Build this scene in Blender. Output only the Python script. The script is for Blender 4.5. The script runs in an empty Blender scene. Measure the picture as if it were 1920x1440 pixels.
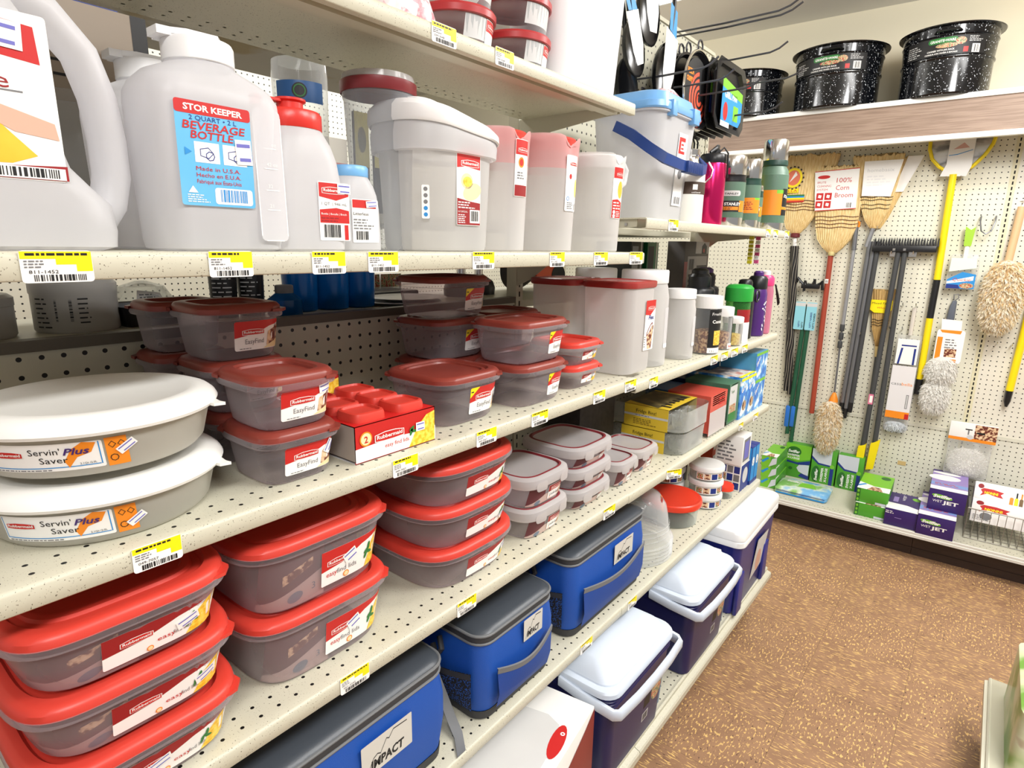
import bpy, bmesh, math, random
from mathutils import Vector, Matrix, geometry
random.seed(7)
H = 1.555                      # camera height above the floor
S = bpy.context.scene
COL = S.collection
PI = math.pi
# ---------------------------------------------------------------- camera
cam_d = bpy.data.cameras.new('camera')
cam = bpy.data.objects.new('camera', cam_d); COL.objects.link(cam)
yaw, pitch, roll = .6747, .2288, .0157
fw = Vector((-math.sin(yaw)*math.cos(pitch), math.cos(yaw)*math.cos(pitch), -math.sin(pitch)))
rt = Vector((math.cos(yaw), math.sin(yaw), 0)); up = rt.cross(fw)
r2 = math.cos(roll)*rt + math.sin(roll)*up; u2 = -math.sin(roll)*rt + math.cos(roll)*up
mw = Matrix((r2, u2, -fw)).transposed().to_4x4(); mw.translation = (0, 0, H)
cam.matrix_world = mw
cam_d.sensor_fit = 'HORIZONTAL'; cam_d.sensor_width = 36.0
cam_d.lens = 36.0*1119.3/1920; cam_d.clip_start = .02
S.camera = cam
# ---------------------------------------------------------------- world, lights, exposure
wd = bpy.data.worlds.new('world'); S.world = wd; wd.use_nodes = True
bg = wd.node_tree.nodes['Background']
bg.inputs[0].default_value = (1, .99, .98, 1); bg.inputs[1].default_value = .5
def area(name, loc, sx, sy, power, rot=(0, 0, 0), col=(1, .99, .975)):
    l = bpy.data.lights.new(name, 'AREA'); l.shape = 'RECTANGLE'; l.size = sx; l.size_y = sy
    l.energy = power; l.color = col
    o = bpy.data.objects.new(name, l); COL.objects.link(o); o.location = loc; o.rotation_euler = rot
    return o
area('fluorescent_lamp_near', (.85, -.7, 2.74), .35, 1.25, 58)
area('fluorescent_lamp_mid', (.8, 1.3, 2.74), .35, 1.25, 52)
area('fluorescent_lamp_far', (.4, 2.7, 2.74), 1.25, .35, 30)
area('fluorescent_lamp_other_aisle', (-2.0, 1.0, 2.74), .35, 2.4, 26)
for nm, x, y, pw in (('near', .85, -.7, 18), ('mid', .8, 1.3, 22), ('far', .3, 2.55, 50), ('other_aisle', -1.9, 2.4, 26)):   # point fills added to brighten ceiling and far wall, as spill from the tubes
    l = bpy.data.lights.new('ceiling_wall_fill_'+nm, 'POINT'); l.energy = pw; l.shadow_soft_size = .16; l.color = (1, .99, .975)
    o = bpy.data.objects.new('ceiling_wall_fill_'+nm, l); COL.objects.link(o); o.location = (x, y, 2.52)
S.view_settings.view_transform = 'Standard'; S.view_settings.look = 'None'
S.view_settings.exposure = -.32; S.view_settings.gamma = 1; S.view_settings.use_curve_mapping = False
S.cycles.max_bounces = 9; S.cycles.transparent_max_bounces = 24; S.cycles.transmission_bounces = 6
S.cycles.diffuse_bounces = 4; S.cycles.glossy_bounces = 3
S.cycles.caustics_reflective = False; S.cycles.caustics_refractive = False
S.cycles.sample_clamp_indirect = 6
# ---------------------------------------------------------------- materials
def lin(c):
    return tuple(((x/255/12.92) if x/255 <= .04045 else ((x/255+.055)/1.055)**2.4) for x in c)
MATS = {}
def nodes(name):
    m = bpy.data.materials.new(name); m.use_nodes = True
    nt = m.node_tree
    return m, nt, nt.nodes, nt.links, nt.nodes['Principled BSDF']
def mat(c, rough=.5, metal=0, name=None, spec=.5, sheen=0, bump=0, bscale=300):
    k = (c, rough, metal, name, spec, sheen, bump, bscale)
    if k in MATS: return MATS[k]
    m, nt, N, L, b = nodes(name or 'plain_%02x%02x%02x' % c)
    b.inputs['Base Color'].default_value = (*lin(c), 1)
    b.inputs['Roughness'].default_value = rough; b.inputs['Metallic'].default_value = metal
    b.inputs['Specular IOR Level'].default_value = spec
    if sheen: b.inputs['Sheen Weight'].default_value = sheen
    if bump:
        n = N.new('ShaderNodeTexNoise'); n.inputs['Scale'].default_value = bscale
        tc = N.new('ShaderNodeTexCoord'); L.new(tc.outputs['Object'], n.inputs['Vector'])
        bp = N.new('ShaderNodeBump'); bp.inputs['Strength'].default_value = bump; bp.inputs['Distance'].default_value = .002
        L.new(n.outputs['Fac'], bp.inputs['Height']); L.new(bp.outputs['Normal'], b.inputs['Normal'])
    MATS[k] = m
    return m
def ramp(N, stops):
    r = N.new('ShaderNodeValToRGB'); e = r.color_ramp.elements
    while len(e) < len(stops): e.new(.5)
    for q, (p, c) in zip(e, stops): q.position = p; q.color = (*lin(c), 1)
    return r
def noisemat(name, stops, scale=40, rough=.5, stretch=(1, 1, 1), detail=3, metal=0, coord='Object', bump=0):
    if name in MATS: return MATS[name]
    m, nt, N, L, b = nodes(name)
    tc = N.new('ShaderNodeTexCoord'); mp = N.new('ShaderNodeMapping'); mp.inputs['Scale'].default_value = stretch
    n = N.new('ShaderNodeTexNoise'); n.inputs['Scale'].default_value = scale; n.inputs['Detail'].default_value = detail
    r = ramp(N, stops)
    L.new(tc.outputs[coord], mp.inputs['Vector']); L.new(mp.outputs[0], n.inputs['Vector'])
    L.new(n.outputs['Fac'], r.inputs[0]); L.new(r.outputs[0], b.inputs['Base Color'])
    b.inputs['Roughness'].default_value = rough; b.inputs['Metallic'].default_value = metal
    if bump:
        bp = N.new('ShaderNodeBump'); bp.inputs['Strength'].default_value = bump; bp.inputs['Distance'].default_value = .003
        L.new(n.outputs['Fac'], bp.inputs['Height']); L.new(bp.outputs['Normal'], b.inputs['Normal'])
    MATS[name] = m
    return m
def plastic(name, body, fac=.3, trans=(245, 244, 245), rough=.25, edge=.45, tl=0):
    """thin see-through or milky plastic: transparent mixed with a glossy body, denser at grazing angles"""
    if name in MATS: return MATS[name]
    m, nt, N, L, b = nodes(name)
    out = N['Material Output']
    b.inputs['Base Color'].default_value = (*lin(body), 1); b.inputs['Roughness'].default_value = rough
    t = N.new('ShaderNodeBsdfTransparent'); t.inputs[0].default_value = (*lin(trans), 1)
    lw = N.new('ShaderNodeLayerWeight'); lw.inputs['Blend'].default_value = .35
    ma = N.new('ShaderNodeMath'); ma.operation = 'MULTIPLY_ADD'; ma.use_clamp = True
    ma.inputs[1].default_value = edge; ma.inputs[2].default_value = fac
    L.new(lw.outputs['Facing'], ma.inputs[0])
    src = b
    if tl:
        tr = N.new('ShaderNodeBsdfTranslucent'); tr.inputs[0].default_value = (*lin(body), 1)
        mx = N.new('ShaderNodeMixShader'); mx.inputs[0].default_value = tl
        L.new(b.outputs[0], mx.inputs[1]); L.new(tr.outputs[0], mx.inputs[2]); src = mx
    ms = N.new('ShaderNodeMixShader')
    L.new(ma.outputs[0], ms.inputs[0]); L.new(t.outputs[0], ms.inputs[1]); L.new(src.outputs[0], ms.inputs[2])
    L.new(ms.outputs[0], out.inputs['Surface'])
    MATS[name] = m
    return m
def holes(name, base, ax, pitch, rad, off=(0, 0), speck=True, rows=None, see=False, lim=None):
    """painted steel board with a regular grid of punched holes. ax: the two object axes of the grid"""
    m, nt, N, L, b = nodes(name)
    out = N['Material Output']
    tc = N.new('ShaderNodeTexCoord'); sp = N.new('ShaderNodeSeparateXYZ'); L.new(tc.outputs['Object'], sp.inputs[0])
    def M(op, a, b_=None, c=None):
        q = N.new('ShaderNodeMath'); q.operation = op
        for i, x in enumerate((a, b_, c)):
            if x is None: continue
            if hasattr(x, 'links'): L.new(x, q.inputs[i])
            else: q.inputs[i].default_value = x
        return q.outputs[0]
    def cell(axis, p, o, extra=None):
        v = M('SUBTRACT', sp.outputs[axis], o)
        if extra is not None: v = M('ADD', v, extra)
        v = M('DIVIDE', v, p); v = M('SUBTRACT', v, M('ROUND', v)); return M('MULTIPLY', v, p)
    u = cell(ax[0], pitch, off[0])
    if rows is None:
        v = cell(ax[1], pitch, off[1])
        d = M('SQRT', M('ADD', M('MULTIPLY', u, u), M('MULTIPLY', v, v)))
        mask = M('LESS_THAN', d, rad)
        if lim is not None:
            mask = M('MULTIPLY', mask, M('GREATER_THAN', sp.outputs[ax[1]], lim[0])); mask = M('MULTIPLY', mask, M('LESS_THAN', sp.outputs[ax[1]], lim[1]))
    else:                                    # single rows, each with its own stagger
        mask = None
        for pos, sh in rows:
            uu = cell(ax[0], pitch, off[0]+sh); vv = M('SUBTRACT', sp.outputs[ax[1]], pos)
            k = M('LESS_THAN', M('SQRT', M('ADD', M('MULTIPLY', uu, uu), M('MULTIPLY', vv, vv))), rad)
            mask = k if mask is None else M('MAXIMUM', mask, k)
    colr = N.new('ShaderNodeMix'); colr.data_type = 'RGBA'
    base_rgb = (*lin(base), 1)
    if speck:
        n = N.new('ShaderNodeTexNoise'); n.inputs['Scale'].default_value = 520; n.inputs['Detail'].default_value = 2
        L.new(tc.outputs['Object'], n.inputs['Vector'])
        r = ramp(N, [(0, (96, 88, 72)), (.31, (96, 88, 72)), (.33, base), (1, base)]); L.new(n.outputs['Fac'], r.inputs[0])
        L.new(r.outputs[0], colr.inputs[6])
    else: colr.inputs[6].default_value = base_rgb
    colr.inputs[7].default_value = (.004, .004, .004, 1)
    L.new(mask, colr.inputs[0]); L.new(colr.outputs[2], b.inputs['Base Color'])
    b.inputs['Roughness'].default_value = .42
    if see:
        t = N.new('ShaderNodeBsdfTransparent'); ms = N.new('ShaderNodeMixShader')
        L.new(mask, ms.inputs[0]); L.new(b.outputs[0], ms.inputs[1]); L.new(t.outputs[0], ms.inputs[2]); L.new(ms.outputs[0], out.inputs['Surface'])
    return m
# ---------------------------------------------------------------- mesh building
class MB:
    def __init__(s): s.v = []; s.f = []; s.mi = []; s.mats = []
    def m(s, mt):
        if mt not in s.mats: s.mats.append(mt)
        return s.mats.index(mt)
    def add(s, vs, fs, mt):
        k = len(s.v); i = s.m(mt); s.v += [tuple(p) for p in vs]
        for f in fs: s.f.append(tuple(k+j for j in f)); s.mi.append(i)
        return s
    def loft(s, rings, mt, c0=True, c1=True, closed=True):
        n = len(rings[0]); vs = [p for r in rings for p in r]; fs = []
        for i in range(len(rings)-1):
            for j in range(n if closed else n-1):
                a, b = i*n+j, i*n+(j+1) % n
                fs.append((a, b, b+n, a+n))
        if c0: fs.append(tuple(range(n-1, -1, -1)))
        if c1: fs.append(tuple((len(rings)-1)*n+j for j in range(n)))
        return s.add(vs, fs, mt)
    def lathe(s, prof, mt, n=32, c=(0, 0), c0=True, c1=True):
        return s.loft([[(c[0]+r*math.cos(2*PI*k/n), c[1]+r*math.sin(2*PI*k/n), z) for k in range(n)] for r, z in prof], mt, c0, c1)
    def box(s, x0, x1, y0, y1, z0, z1, mt, r=0):
        if not r:
            v = [(x, y, z) for z in (z0, z1) for x, y in ((x0, y0), (x1, y0), (x1, y1), (x0, y1))]
            return s.add(v, [(3, 2, 1, 0), (4, 5, 6, 7), (0, 1, 5, 4), (1, 2, 6, 5), (2, 3, 7, 6), (3, 0, 4, 7)], mt)
        cx, cy = (x0+x1)/2, (y0+y1)/2
        R = []
        for t in (0, .5, 1):
            a = t*PI/2; o = r*(1-math.sin(a)); R.append((o, z0+r*(1-math.cos(a))))
        R = [(r*(1-math.sin(a)), z0+r*(1-math.cos(a))) for a in (0, PI/4, PI/2)]
        R += [(o, z1-(z-z0)) for o, z in reversed(R)]
        return s.loft([[(cx+px, cy+py, z) for px, py in rr(x1-x0-2*o, y1-y0-2*o, max(r-o, .0004), 3)] for o, z in R], mt)
    def tube(s, pts, r, mt, n=8, closed=False):
        P = [Vector(p) for p in pts]; rings = []; N0 = None; m_ = len(P)
        for i, p in enumerate(P):
            if closed: d = P[(i+1) % m_]-P[i-1]
            else: d = P[min(i+1, m_-1)]-P[max(i-1, 0)]
            d.normalize()
            if N0 is None: N0 = d.orthogonal().normalized()
            else:
                N0 = N0-d*N0.dot(d)
                N0 = N0.normalized() if N0.length > 1e-6 else d.orthogonal().normalized()
            B = d.cross(N0); rad = r[i] if isinstance(r, (list, tuple)) else r
            rings.append([p+rad*(math.cos(2*PI*k/n)*N0+math.sin(2*PI*k/n)*B) for k in range(n)])
        if closed: rings.append(rings[0])
        return s.loft(rings, mt, not closed, not closed)
    def slab(s, poly, z0, z1, mt, f=lambda x, y, z: (x, y, z)):
        n = len(poly); v = [f(x, y, z0) for x, y in poly]+[f(x, y, z1) for x, y in poly]
        fs = [tuple(range(n-1, -1, -1)), tuple(range(n, 2*n))]+[(i, (i+1) % n, n+(i+1) % n, n+i) for i in range(n)]
        return s.add(v, fs, mt)
    def build(s, name, parent=None, loc=None, ang=38, smooth=True):
        me = bpy.data.meshes.new(name); me.from_pydata(s.v, [], s.f)
        for m in s.mats: me.materials.append(m)
        me.polygons.foreach_set('material_index', s.mi)
        if smooth:
            me.polygons.foreach_set('use_smooth', [True]*len(s.f)); me.set_sharp_from_angle(angle=math.radians(ang))
        me.update()
        o = bpy.data.objects.new(name, me); COL.objects.link(o)
        if parent is not None: o.parent = parent
        if loc: o.location = loc
        return o
def rr(sx, sy, r, n=4):
    r = min(r, sx/2-1e-4, sy/2-1e-4); o = []
    for cx, cy, a0 in ((sx/2-r, sy/2-r, 0), (-sx/2+r, sy/2-r, PI/2), (-sx/2+r, -sy/2+r, PI), (sx/2-r, -sy/2+r, 1.5*PI)):
        for k in range(n+1):
            a = a0+PI/2*k/n; o.append((cx+r*math.cos(a), cy+r*math.sin(a)))
    return o
def se(a, b, p=2.0, n=56):
    o = []
    for k in range(n):
        t = 2*PI*k/n; c, s_ = math.cos(t), math.sin(t)
        o.append((a*math.copysign(abs(c)**(2/p), c), b*math.copysign(abs(s_)**(2/p), s_)))
    return o
def at(ring, z, dx=0, dy=0): return [(x+dx, y+dy, z) for x, y in ring]
# ---------------------------------------------------------------- things
def tag(o, label, cat, group=None):
    o['label'] = label; o['category'] = cat
    if group: o['group'] = group
    return o
def thing(name, label, cat, loc=(0, 0, 0), rz=0, group=None):
    o = bpy.data.objects.new(name, None); COL.objects.link(o); o.empty_display_size = .02
    o.location = (loc[0], loc[1], loc[2]+H); o.rotation_euler = (0, 0, rz)
    return tag(o, label, cat, group)
def struct(o): o['kind'] = 'structure'; return o
def dup(root, loc, rz=None, label=None, group=None):
    r = root.copy(); COL.objects.link(r); r.location = (loc[0], loc[1], loc[2]+H)
    if rz is not None: r.rotation_euler = (0, 0, rz)
    if label: r['label'] = label
    if group: r['group'] = group
    for ch in list(root.children):
        c = ch.copy(); COL.objects.link(c); c.parent = r
        for g in list(ch.children):
            d = g.copy(); COL.objects.link(d); d.parent = c
    return r
# ---------------------------------------------------------------- printed labels
TXT = {}
def t2d(txt, bold=0, shear=0):
    k = (txt, bold, shear)
    if k not in TXT:
        c = bpy.data.curves.new('lettering', 'FONT'); c.body = txt; c.size = 1; c.offset = bold; c.shear = shear; c.resolution_u = 2
        o = bpy.data.objects.new('lettering', c); me = o.to_mesh()
        vs = [(v.co.x, v.co.y) for v in me.vertices]; fs = [tuple(p.vertices) for p in me.polygons]
        o.to_mesh_clear(); bpy.data.objects.remove(o); bpy.data.curves.remove(c)
        xs = [v[0] for v in vs] or [0]; x0 = min(xs); TXT[k] = ([(x-x0, y) for x, y in vs], fs, max(xs)-x0)
    return TXT[k]
class Label:
    """printed sheet laid on a surface. S(u,v) -> (point, normal); u right, v up, metres"""
    def __init__(s, S_, flat=False, lift=.0005, step=.00022): s.S = S_; s.flat = flat; s.mb = MB(); s.lift = lift; s.step = step
    def put(s, vs, fs, mt, layer):
        o = []
        for u, v in vs:
            p, n = s.S(u, v); p = Vector(p)+Vector(n)*(s.lift+s.step*layer); o.append(p)
        s.mb.add(o, fs, mt)
    def rect(s, u0, v0, u1, v1, mt, layer=0):
        n = 1 if s.flat else max(1, math.ceil((u1-u0)/.008)); m = 1 if s.flat else max(1, math.ceil((v1-v0)/.03))
        vs = [(u0+(u1-u0)*i/n, v0+(v1-v0)*j/m) for j in range(m+1) for i in range(n+1)]
        s.put(vs, [(j*(n+1)+i, j*(n+1)+i+1, (j+1)*(n+1)+i+1, (j+1)*(n+1)+i) for j in range(m) for i in range(n)], mt, layer); return s
    def poly(s, pts, mt, layer=1):
        bm = bmesh.new(); f = bm.faces.new([bm.verts.new((x, y, 0)) for x, y in pts])
        if f.normal.z < 0 or f.calc_area() == 0: pass
        bm.normal_update()
        if f.normal.z < 0: f.normal_flip()
        if not s.flat:
            us = [p[0] for p in pts]; u = math.floor(min(us)/.008)*.008+.008
            while u < max(us)-1e-5:
                bmesh.ops.bisect_plane(bm, geom=bm.verts[:]+bm.edges[:]+bm.faces[:], plane_co=(u, 0, 0), plane_no=(1, 0, 0)); u += .008
        bmesh.ops.triangulate(bm, faces=bm.faces[:]); bm.verts.index_update()
        s.put([(v.co.x, v.co.y) for v in bm.verts], [tuple(v.index for v in q.verts) for q in bm.faces], mt, layer); bm.free(); return s
    def rrect(s, u0, v0, u1, v1, r, mt, layer=0):
        return s.poly([((u0+u1)/2+x, (v0+v1)/2+y) for x, y in rr(u1-u0, v1-v0, r, 3)], mt, layer)
    def ell(s, u, v, a, b, mt, layer=1, rot=0, n=20):
        c, d = math.cos(rot), math.sin(rot)
        return s.poly([(u+a*math.cos(2*PI*k/n)*c-b*math.sin(2*PI*k/n)*d, v+a*math.cos(2*PI*k/n)*d+b*math.sin(2*PI*k/n)*c) for k in range(n)], mt, layer)
    def ring(s, u, v, a, b, t, mt, layer=1, n=20):
        vs = [(u+q*x, v+r*y) for q, r in ((a, b), (a-t, b-t)) for x, y in [(math.cos(2*PI*k/n), math.sin(2*PI*k/n)) for k in range(n)]]
        s.put(vs, [(k, (k+1) % n, n+(k+1) % n, n+k) for k in range(n)], mt, layer); return s
    def text(s, t, u, v, size, mt, layer=2, al='L', bold=0, shear=0, w=None, rot=0):
        vs, fs, wd_ = t2d(t, bold, shear); k = size; kx = (w/wd_ if w and wd_ else k)
        ox = {'L': 0, 'C': -wd_*kx/2, 'R': -wd_*kx}[al]; c, d = math.cos(rot), math.sin(rot)
        s.put([(u+(x*kx+ox)*c-y*k*d, v+(x*kx+ox)*d+y*k*c) for x, y in vs], fs, mt, layer); return s
    def bars(s, u0, v0, u1, v1, mt, layer=2, n=24, seed=1, vert=True):
        R = random.Random(seed); x = 0; W = []
        while x < 1: w = R.choice((1, 1, 2, 3))/(n*2.2); W.append((x, min(1, x+w))); x += w+R.choice((1, 1, 2))/(n*2.2)
        for a, b in W:
            if vert: q = [(u0+(u1-u0)*a, v0), (u0+(u1-u0)*b, v0), (u0+(u1-u0)*b, v1), (u0+(u1-u0)*a, v1)]
            else: q = [(u0, v0+(v1-v0)*a), (u1, v0+(v1-v0)*a), (u1, v0+(v1-v0)*b), (u0, v0+(v1-v0)*b)]
            s.put(q, [(0, 1, 2, 3)], mt, layer)
        return s
    def lines(s, u0, v0, u1, v1, n, mt, layer=2, seed=3, t=.45):
        R = random.Random(seed); h = (v1-v0)/n
        for i in range(n):
            v = v1-(i+.8)*h; u = u0; end = u0+(u1-u0)*R.uniform(.6, 1)
            while u < end:
                w = R.uniform(.5, 1.6)*h*1.4; s.rect(u, v, min(u+w, end), v+h*t, mt, layer); u += w+h*.4
        return s
    def rub(s, u, v, w, tx='Rubbermaid', layer=2, solid=None):
        """the red lozenge with a white outline and white name"""
        h = w*.26; P = [(-.5, -.42), (-.2, -.5), (.15, -.5), (.5, -.42), (.5, .3), (.2, .47), (-.15, .5), (-.5, .3)]
        s.poly([(u+x*w, v+y*h) for x, y in P], WHITE, layer)
        s.poly([(u+x*w*.95, v+y*h*.84) for x, y in P], RED, layer+1)
        s.text(tx, u, v-h*.17, h*.56, WHITE, layer+2, 'C', bold=.02, w=w*.86); return s
    def sticker(s, u, v, w, h, rot=0, layer=5, seed=5):
        c, d = math.cos(rot), math.sin(rot); T = lambda x, y: (u+x*c-y*d, v+x*d+y*c)
        s.poly([T(-w/2, -h/2), T(w/2, -h/2), T(w/2, h/2), T(-w/2, h/2)], WHITE, layer)
        s.poly([T(-w*.42, h*.2), T(w*.42, h*.2), T(w*.42, h*.34), T(-w*.42, h*.34)], LILAC, layer+1)
        s.poly([T(-w*.3, -h*.36), T(w*.4, -h*.36), T(w*.4, -h*.22), T(-w*.3, -h*.22)], LILAC, layer+1)
        return s
    def build(s, name, parent, label=None):
        o = s.mb.build(name, parent, smooth=not s.flat)
        if label: o['label'] = label
        return o
def flatS(origin, U, V):
    O, U, V = Vector(origin), Vector(U).normalized(), Vector(V).normalized(); Nn = U.cross(V)
    return lambda u, v: (O+U*u+V*v, Nn)
def cylS(r, c=(0, 0), a0=0, z0=0, r1=None, hh=1):
    """round body seen from +X turned by a0"""
    def f(u, v):
        R_ = r if r1 is None else r+(r1-r)*v/hh
        a = u/R_+a0; n = (math.cos(a), math.sin(a), 0); return ((c[0]+R_*n[0], c[1]+R_*n[1], z0+v), n)
    return f
def seS(a0, b0, a1, b1, h, p, side=1):
    """front (+X) wall of a superellipse tub, projected along X"""
    def pt(u, v):
        t = v/h; a = a0+(a1-a0)*t; b = b0+(b1-b0)*t; k = min(abs(u/b), .985)
        return Vector((side*a*(1-k**p)**(1/p), u, v))
    def f(u, v):
        q = pt(u, v); du = pt(u+.001, v)-pt(u-.001, v); dv = pt(u, v+.001)-pt(u, v-.001); n = du.cross(dv)*side; n.normalize(); return (q, n)
    return f
WHITE = mat((244, 243, 240), .45, name='white_print'); RED = mat((196, 32, 30), .45, name='red_print'); DKRED = mat((150, 24, 30), .45, name='dark_red_print')
BLACK = mat((18, 18, 20), .5, name='black_print'); LILAC = mat((110, 110, 190), .5, name='violet_print'); YEL = mat((250, 226, 10), .45, name='yellow_print')
GREY = mat((120, 120, 122), .5, name='grey_print'); ORANGE = mat((240, 140, 30), .45, name='orange_print'); GREEN = mat((40, 120, 50), .5, name='green_print')
BLUE = mat((40, 140, 210), .45, name='blue_print'); NAVYP = mat((28, 50, 130), .45, name='navy_print'); PALEG = mat((205, 205, 205), .5, name='pale_grey_print')
CREAM = mat((238, 220, 170), .5, name='cream_print'); PURPLEP = mat((62, 34, 110), .45, name='purple_print'); LIME = mat((120, 190, 50), .45, name='lime_print')
PASTA = noisemat('pasta_print', [(0, (214, 150, 20)), (.42, (236, 186, 40)), (.55, (250, 216, 80)), (1, (255, 236, 150))], 150, .45)
CAKE = noisemat('cake_print', [(0, (60, 24, 18)), (.45, (110, 46, 34)), (.55, (225, 190, 150)), (1, (245, 230, 205))], 90, .45)
FRUIT = noisemat('food_print', [(0, (70, 30, 30)), (.4, (170, 60, 40)), (.5, (220, 190, 150)), (.6, (90, 110, 60)), (1, (240, 230, 220))], 120, .45, detail=4)
# ================================================================ the room
WA = .0287; WY = 3.9703
def wl(u, off, z):             # point in front of the far wall: u along it, off out of it
    c, s_ = math.cos(WA), math.sin(WA)
    return (u*c+off*s_, WY+u*s_-off*c, z)
def wroot(o): o.location = (0, WY, H); o.rotation_euler = (0, 0, WA); return o
STEEL = noisemat('speckled_cream_paint', [(0, (96, 88, 72)), (.31, (96, 88, 72)), (.33, (202, 199, 180)), (1, (202, 199, 180))], 520, .42, detail=2)
STEELP = mat((196, 193, 174), .42, name='cream_steel'); DARKST = mat((92, 86, 74), .5, name='dull_brown_steel')
# floor of mottled composition tiles, alternate tiles turned
def floor_mat():
    m, nt, N, L, b = nodes('brown_mottled_tile')
    tc = N.new('ShaderNodeTexCoord'); T = .3048
    mp = N.new('ShaderNodeMapping'); mp.inputs['Location'].default_value = (.342/T+20, -2.794/T+40, 0); mp.inputs['Scale'].default_value = (1/T, 1/T, 1)
    L.new(tc.outputs['Object'], mp.inputs['Vector'])
    ck = N.new('ShaderNodeTexChecker'); ck.inputs['Scale'].default_value = 1.0; L.new(mp.outputs[0], ck.inputs['Vector'])
    def streak(sc, seed):
        q = N.new('ShaderNodeMapping'); q.inputs['Scale'].default_value = sc; q.inputs['Location'].default_value = (seed, seed*1.7, 0); L.new(tc.outputs['Object'], q.inputs['Vector'])
        n = N.new('ShaderNodeTexNoise'); n.inputs['Scale'].default_value = 1; n.inputs['Detail'].default_value = 2.5; n.inputs['Roughness'].default_value = .55
        L.new(q.outputs[0], n.inputs['Vector']); return n.outputs['Fac']
    def mixf(a, b_):
        x = N.new('ShaderNodeMix'); x.data_type = 'FLOAT'; L.new(ck.outputs['Fac'], x.inputs[0]); L.new(a, x.inputs[2]); L.new(b_, x.inputs[3]); return x.outputs[0]
    f1 = mixf(streak((36, 175, 1), 0), streak((150, 62, 1), 5)); f2 = mixf(streak((30, 150, 1), 9), streak((130, 60, 1), 14))
    r1 = ramp(N, [(0, (0, 0, 0)), (.575, (0, 0, 0)), (.615, (255, 255, 255)), (1, (255, 255, 255))]); L.new(f1, r1.inputs[0])
    r2 = ramp(N, [(0, (255, 255, 255)), (.325, (255, 255, 255)), (.37, (0, 0, 0)), (1, (0, 0, 0))]); L.new(f2, r2.inputs[0])
    cl = streak((9, 9, 1), 3)
    rb = ramp(N, [(.3, (146, 112, 86)), (.7, (164, 128, 98))]); L.new(cl, rb.inputs[0])
    m1 = N.new('ShaderNodeMix'); m1.data_type = 'RGBA'; L.new(r1.outputs[0], m1.inputs[0]); L.new(rb.outputs[0], m1.inputs[6]); m1.inputs[7].default_value = (*lin((226, 188, 120)), 1)
    m2 = N.new('ShaderNodeMix'); m2.data_type = 'RGBA'; L.new(r2.outputs[0], m2.inputs[0]); L.new(m1.outputs[2], m2.inputs[6]); m2.inputs[7].default_value = (*lin((96, 70, 60)), 1)
    br = N.new('ShaderNodeTexBrick'); br.offset = 0; br.inputs['Scale'].default_value = 1; br.inputs['Brick Width'].default_value = 1; br.inputs['Row Height'].default_value = 1
    br.inputs['Mortar Size'].default_value = .0022; br.inputs['Mortar Smooth'].default_value = .3
    br.inputs['Color1'].default_value = br.inputs['Color2'].default_value = (1, 1, 1, 1); br.inputs['Mortar'].default_value = (.38, .36, .34, 1); L.new(mp.outputs[0], br.inputs['Vector'])
    mu = N.new('ShaderNodeMix'); mu.data_type = 'RGBA'; mu.blend_type = 'MULTIPLY'; mu.inputs[0].default_value = 1; L.new(m2.outputs[2], mu.inputs[6]); L.new(br.outputs['Color'], mu.inputs[7])
    L.new(mu.outputs[2], b.inputs['Base Color']); b.inputs['Roughness'].default_value = .42; b.inputs['Specular IOR Level'].default_value = .35
    return m
struct(MB().box(-5, 4, -4, 6, -.1, 0, floor_mat()).build('floor', smooth=False))
CEIL = 1.275+H
cm = noisemat('ceiling_board', [(0, (240, 237, 230)), (.6, (240, 237, 230)), (.66, (222, 208, 176)), (1, (214, 198, 160))], 1.3, .8, detail=4)
struct(MB().box(-5, 4, -4, 6, CEIL, CEIL+.1, cm).build('ceiling', smooth=False))
o = struct(MB().box(-4.5, 4.2, .08, .2, -H, 1.275, mat((246, 238, 212), .7, name='cream_wall_paint')).build('wall_back', smooth=False)); wroot(o)
struct(MB().box(-5.1, -5, -4, 6, 0, CEIL, mat((236, 230, 212), .7, name='light_block_wall_paint')).build('wall_left_light_block', smooth=False))  # wall added to keep side light off the gap and shelf undersides
# ceiling light over the other aisle, just inside the frame's top
t = thing('ceiling_light', 'white fluorescent ceiling fixture glowing above the tall pegboard panel', 'ceiling light', (-1.75, 2.95, 1.275))
MB().box(-.62, .62, -.17, .17, -.075, -.002, mat((235, 235, 232), .5)).build('housing', t, smooth=False)
em, nt_, N_, L_, b_ = nodes('glowing_diffuser'); b_.inputs['Emission Color'].default_value = (1, .98, .95, 1); b_.inputs['Emission Strength'].default_value = 4
MB().box(-.58, .58, -.13, .13, -.085, -.075, em).build('diffuser', t, smooth=False)
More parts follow.
